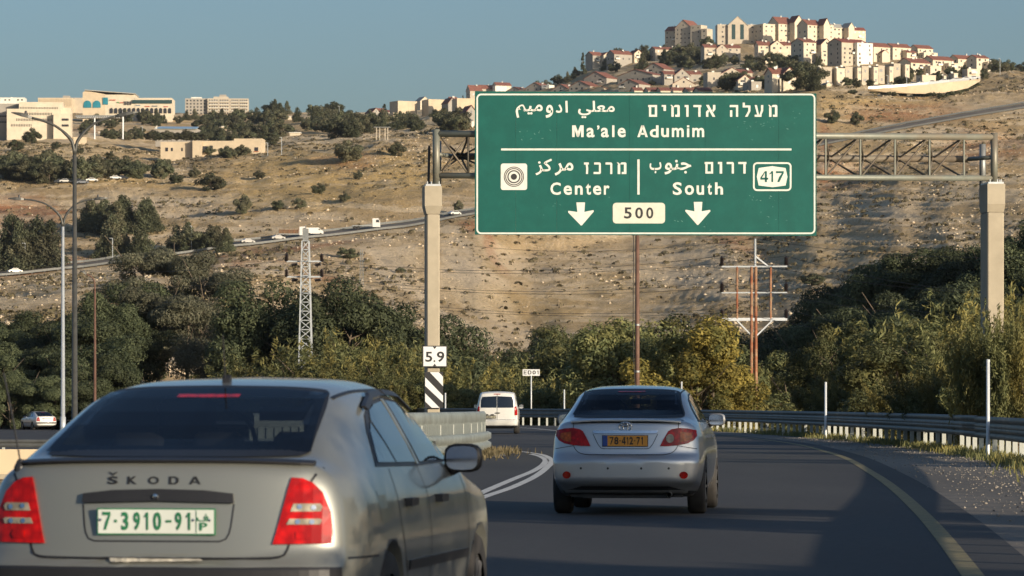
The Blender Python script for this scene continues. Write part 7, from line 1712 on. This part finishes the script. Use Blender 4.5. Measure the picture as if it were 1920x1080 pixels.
# belt of trees behind the crest on the left half
G6 = 'belt of trees on the plateau left of the sign'
LB = 'grey green tree in the belt between the school and the tan blocks'
for (n, x0, x1, y0, y1, h0, h1, sd) in ((34,380,690,226,262,7,11,20),(22,590,720,232,250,7,10,21),(10,210,300,222,240,6,9,22),(16,390,520,255,275,5,8,23),(20,730,885,228,248,6,9,24),(8,500,640,212,222,8,11,28)):
    grove(n, x0, x1, y0, y1, ['far_tree', 'far_tree', 'far_pine'], h0, h1, LB, G6, 1500, 1.25, 'tree', 'tree', sd)
at_('cedar', 588, 236, 38, 'dark conical conifer rising above the tree belt left of the cottages', 1700, 1.0, 'conifer', 'conifer')
at_('cedar', 721, 212, 18, 'conifer behind the small grey cottage', 1900, 1.4, 'conifer', 'conifer'); at_('far_tree', 450, 222, 20, 'grey domed tree on the skyline right of the concrete building', 2300, 1.6)
at_('far_tree', 60, 200, 24, 'wide dark tree between two pale buildings on the far left skyline', 2200, 1.5); at_('cypress', 868, 186, 20, 'small dark cypress on the skyline left of the sign corner', 1900, 1.0, 'cypress', 'cypress')
at_('far_tree', 850, 186, 12, 'low dark bush behind the right tan block', 1900, 1.4, 'bush', 'bush')
grove(9, 205, 300, 250, 264, ['far_tree'], 4, 6, 'dark bush in front of the blue hall', 'bushes around the blue hall', 1600, 1.3, 'bush', 'bush', 25)
grove(10, 296, 420, 258, 264, ['far_tree'], 5, 7, 'dark bush between the blue hall and the low school', 'bushes between hall and school', 1700, 1.3, 'bush', 'bush', 26)
grove(8, 310, 485, 291, 297, ['far_tree'], 3, 5, 'low bush in front of the low tan school', 'bushes before the school', 1250, 1.3, 'bush', 'bush', 27)
grove(6, 40, 120, 250, 262, ['far_tree'], 4, 7, 'grey tree before the facade of the cream office building', 'trees before the office building', 1500, 1.0, 'tree', 'tree', 29)
grove(10, 130, 235, 232, 262, ['far_tree'], 5, 8, 'grey tree between the cream office building and the canopy', 'trees around the canopy', 1500, 1.2, 'tree', 'tree', 45)
grove(12, 235, 420, 218, 236, ['far_tree', 'far_pine'], 5, 8, 'dark tree at the foot of the shopping centre', 'trees at the foot of the shopping centre', 1900, 1.3, 'tree', 'tree', 46)
for i in range(13):
    px = 284+i*8+rt.uniform(-3, 3); s_ = 1880/F; tree('far_tree', ((px-CX)*s_, 1880, H+(HY-264)*s_), rt.uniform(3.5, 5.5), 'dark bush hiding the foot of the blue roofed hall', 'bush', 'bushes at the foot of the blue hall', 1.5, 'bush')
# trees of the hill town
for px, pb, hp_, kd, lb in ((1093,140,43,'cypress','tall thin cypress on the skyline left of the town'),(1046,142,20,'cedar','short conifer standing alone on the skyline'),(1064,142,24,'cedar','conifer left of the tall cypress'),(1078,142,30,'cedar','dense conifer beside the tall cypress'),(1008,158,22,'far_tree','round dark tree on the skyline over the sign, left one'),(1024,158,20,'far_tree','round dark tree on the skyline over the sign, right one'),
        (978,158,16,'far_tree','brownish tree above the red roofs at the sign corner'),(1720,108,18,'cypress','dark cypress in front of the house on the right skyline'),(1812,112,12,'cypress','tiny cypress behind a red roof at the right'),(1326,92,26,'far_tree','dark tree between the leftmost tower and the rounded tower')):
    at_(kd, px, pb, hp_, lb, 1500, 1.0 if kd != 'far_tree' else 1.1)
for (n, x0, x1, y0, y1, kinds, h0, h1, lb, grp, dm, sd) in (
    (16,1100,1215,108,136,['far_tree','far_pine'],7,11,'dark tree on the wooded slope left of the towers','wooded slope left of the towers',1600,30),
    (26,1225,1345,104,132,['far_tree','far_tree','far_pine'],7,11,'dark tree in the thick grove below the leftmost tower','grove below the leftmost tower',1600,31),
    (22,1345,1500,116,136,['far_tree'],5,8,'dark bush on the green bank below the wide terrace','green bank below the wide terrace',1600,32),
    (6,1520,1560,112,126,['far_pine','far_tree'],5,7.5,'dark tree beside the tall stepped house','trees beside the tall stepped house',1600,33),
    (14,1345,1392,156,172,['far_tree'],5,8,'dark round tree in the clump just over the number 417 corner','clump over the right part of the sign',1480,34),
    (12,1495,1530,146,172,['far_pine','far_tree'],7,11,'dark tree right of the lone bright house','trees right of the lone bright house',1480,35),
    (16,1560,1700,154,165,['far_tree'],2.5,4.5,'street tree in front of the flat roofed terrace','street trees before the terrace',1560,36),
    (16,1700,1860,138,156,['far_tree'],3.5,6,'street tree above the retaining wall at the right','street trees above the retaining wall',1560,37),
    (18,1862,1940,128,138,['far_tree'],5,8,'dark tree on the right skyline past the last house','trees on the right skyline',1650,38),
    (8,1420,1450,150,170,['far_tree'],4,6,'bush at the foot of the lone bright house','bushes left of the lone bright house',1480,39),
    (10,1000,1090,140,158,['far_tree'],5,7,'dark bush behind the roofs above the sign','bushes behind the roofs',1550,40),
    (9,1205,1330,150,164,['far_tree'],3,4.5,'small bush between the gabled houses','bushes between the gabled houses',1500,41)):
    grove(n, x0, x1, y0, y1, kinds, h0, h1, lb, grp, dm, 1.15, 'tree', 'tree', sd)
for k, (px, pb) in enumerate(((1540,168),(1600,176),(1640,176),(1655,178),(1672,180),(1690,180),(1705,179),(1722,181),(1745,182),(1756,181),(1768,183),(1782,180),(1795,176),(1806,172),(1818,168),(1828,162))): at_('scrub', px, pb, 9, 'low scrub bush at the foot of the retaining wall', 1450, 1.6, 'bush', 'bush', 'scrub at the retaining wall', True)

# --- uncountable stuff: scrub, loose limestone, roadside grass, gravel
def scatter_pts(n, seed, fn):
    r = np.random.default_rng(seed); px = r.uniform(-60, 1980, n*3); Y = r.uniform(700, 1900, n*3)**1.0; X = (px-CX)*Y/F; Z = terr(X, Y); rd = np.interp(px, TC, RD)
    keep = (np.abs(Y-rd-8) > 14); w_ = fn(px, HY-(Z-H)*F/Y, X, Y); keep &= r.random(n*3) < w_
    i = np.nonzero(keep)[0][:n]; return X[i], Y[i], Z[i], r
def dens_scrub(px, py, X, Y): return np.clip(.32+1.9*fbm(X/40, Y/55, 3, 91), .12, 1)
X, Y, Z, r = scatter_pts(17000, 5, dens_scrub); n = len(X)
cent = np.stack([X, Y, Z+.15], 1); sz_ = .26+1.0*r.random(n)**3.2; rad = np.stack([sz_*1.2, sz_*1.2, sz_*.7], 1)
k = 7; idx = np.repeat(np.arange(n), k); d = r.normal(size=(n*k, 3)); d /= np.linalg.norm(d, axis=1)[:, None]; d[:, 2] = np.abs(d[:, 2]); pos = cent[idx]+d*rad[idx]*.8; s_ = (sz_[idx]*.55)[:, None]
a1 = r.normal(size=(n*k, 3)); a1 -= d*np.sum(a1*d, 1)[:, None]; a1 /= np.linalg.norm(a1, axis=1)[:, None]; b1 = np.cross(d, a1)
V = np.stack([pos-a1*s_, pos-b1*s_*.8, pos+a1*s_, pos+b1*s_*.8], 1).reshape(-1, 3); me = np_mesh('scrub_tufts', V, np.arange(len(V)).reshape(-1, 4)); a = me.attributes.new('leaf', 'FLOAT', 'POINT'); a.data.foreach_set('value', np.repeat(r.random(n*k), 4).astype(np.float32))
o = link_mesh('scrub_tufts', me, M['f_dry']); tag(o, 'dry scrub tufts dotted all over the bare hillsides', 'scrub', kind='stuff')
def rocks(name, X, Y, Z, S, r, mat, label, cat):
    base = np.array([(1,0,0),(-1,0,0),(0,1,0),(0,-1,0),(0,0,1),(0,0,-.6)], float); fc = np.array([(0,2,4),(2,1,4),(1,3,4),(3,0,4),(2,0,5),(1,2,5),(3,1,5),(0,3,5)])
    n = len(X); V = base[None]*S[:, None, None]*(.6+.8*r.random((n, 6, 1))); a = r.random(n)*6.28; c, s = np.cos(a), np.sin(a)
    V = np.stack([V[..., 0]*c[:, None]-V[..., 1]*s[:, None], V[..., 0]*s[:, None]+V[..., 1]*c[:, None], V[..., 2]*.7], -1)+np.stack([X, Y, Z], 1)[:, None]
    o = link_mesh(name, np_mesh(name, V.reshape(-1, 3), (np.arange(n)[:, None, None]*6+fc[None]).reshape(-1, 3)), mat); tag(o, label, cat, kind='stuff')
def dens_rock(px, py, X, Y): return np.clip(.1+2.2*fbm(X/30+50, Y/45, 3, 17), .04, 1)
X, Y, Z, r = scatter_pts(15000, 8, dens_rock); rocks('limestone_rocks', X, Y, Z+.05, .14+.55*r.random(len(X))**4, r, simple('limestone', (.56,.46,.32), .9, var=.15, scale=.5), 'pale limestone rocks strewn over the hillsides', 'rocks')
r = np.random.default_rng(3)
px = np.concatenate([r.uniform(0, 110, 120), r.uniform(180, 380, 160)]); py = np.concatenate([r.uniform(592, 640, 120), r.uniform(648, 705, 160)])
XYZ = np.array([hill(a, b, 320, 480) for a, b in zip(px, py)]); rocks('embankment_rocks', XYZ[:, 0], XYZ[:, 1], XYZ[:, 2]+.05, .25+.7*r.random(len(px))**2, r, simple('pale_rock', (.58,.47,.33), .9, var=.2, scale=1), 'pale rocks on the embankment between the trees at left', 'rocks')
n = 6500; Y = r.uniform(26, 150, n); rr_ = rail_x(Y); yy_ = pchip([a for a, b in YE], [b for a, b in YE], Y) if False else np.array(pchip(np.array([a for a, b in YE], float), np.array([b for a, b in YE], float), Y)); u = r.random(n)**.55; X = yy_+.5+(rr_+.3-yy_-.5)*u
rocks('gravel', X, Y, np.full(n, .0), .006+.026*r.random(n)**3, r, simple('gravel_stone', (.27,.24,.20), .9, var=.35, scale=3), 'pale loose gravel on the shoulder under the guardrail', 'gravel')
# grass at the foot of the rails
def grass(name, X, Y, Z, hgt, r, label, mat='f_dry'):
    n = len(X); a = r.random(n)*3.14; w_ = .012+.012*r.random(n); h = hgt*(.4+r.random(n)); lx = r.normal(size=n)*h*.35; ly = r.normal(size=n)*h*.35
    V = np.stack([np.stack([X-np.cos(a)*w_, Y-np.sin(a)*w_, Z], 1), np.stack([X+np.cos(a)*w_, Y+np.sin(a)*w_, Z], 1), np.stack([X+lx+np.cos(a)*w_*.3, Y+ly, Z+h], 1), np.stack([X+lx-np.cos(a)*w_*.3, Y+ly, Z+h], 1)], 1).reshape(-1, 3)
    me = np_mesh(name, V, np.arange(len(V)).reshape(-1, 4)); at = me.attributes.new('leaf', 'FLOAT', 'POINT'); at.data.foreach_set('value', np.repeat(r.random(n), 4).astype(np.float32)); o = link_mesh(name, me, M[mat]); tag(o, label, 'grass', kind='stuff')
n = 26000; Y = r.uniform(50, 230, n); X = rail_x(Y)+r.normal(size=n)*.35+.05; cl = vnoise(Y/2.5, X*.8, 4) > -.25; X = X[cl]; Y = Y[cl]; grass('verge_grass', X, Y, np.full(len(X), -.06), .19, r, 'dry and green grass along the foot of the right guardrail', 'f_tam')
n = 3500; q = lb_pts[r.integers(0, len(lb_pts), n)]; grass('barrier_grass', q[:, 0]+r.normal(size=n)*.5, q[:, 1]+r.normal(size=n)*1.2, np.zeros(n), .12, r, 'dry weeds round the foot of the left crash barrier')
# ------------------------------------------------------------------ haze: one closed box of thin pale air
hz = MB().box(-1600, 1700, -760, 13000, -140, 480).mesh('haze')
hm = bpy.data.materials.new('haze_air'); hm.use_nodes = True; hn = hm.node_tree
for n_ in list(hn.nodes):
    if n_.type == 'BSDF_PRINCIPLED': hn.nodes.remove(n_)
pv = hn.nodes.new('ShaderNodeVolumePrincipled'); pv.inputs['Color'].default_value = (.80,.88,.95,1); pv.inputs['Density'].default_value = .00002; pv.inputs['Anisotropy'].default_value = .2
hn.links.new(pv.outputs[0], hn.nodes['Material Output'].inputs['Volume'])
tag(link_mesh('haze', hz, hm), 'thin pale haze over the hills', 'haze', kind='stuff')
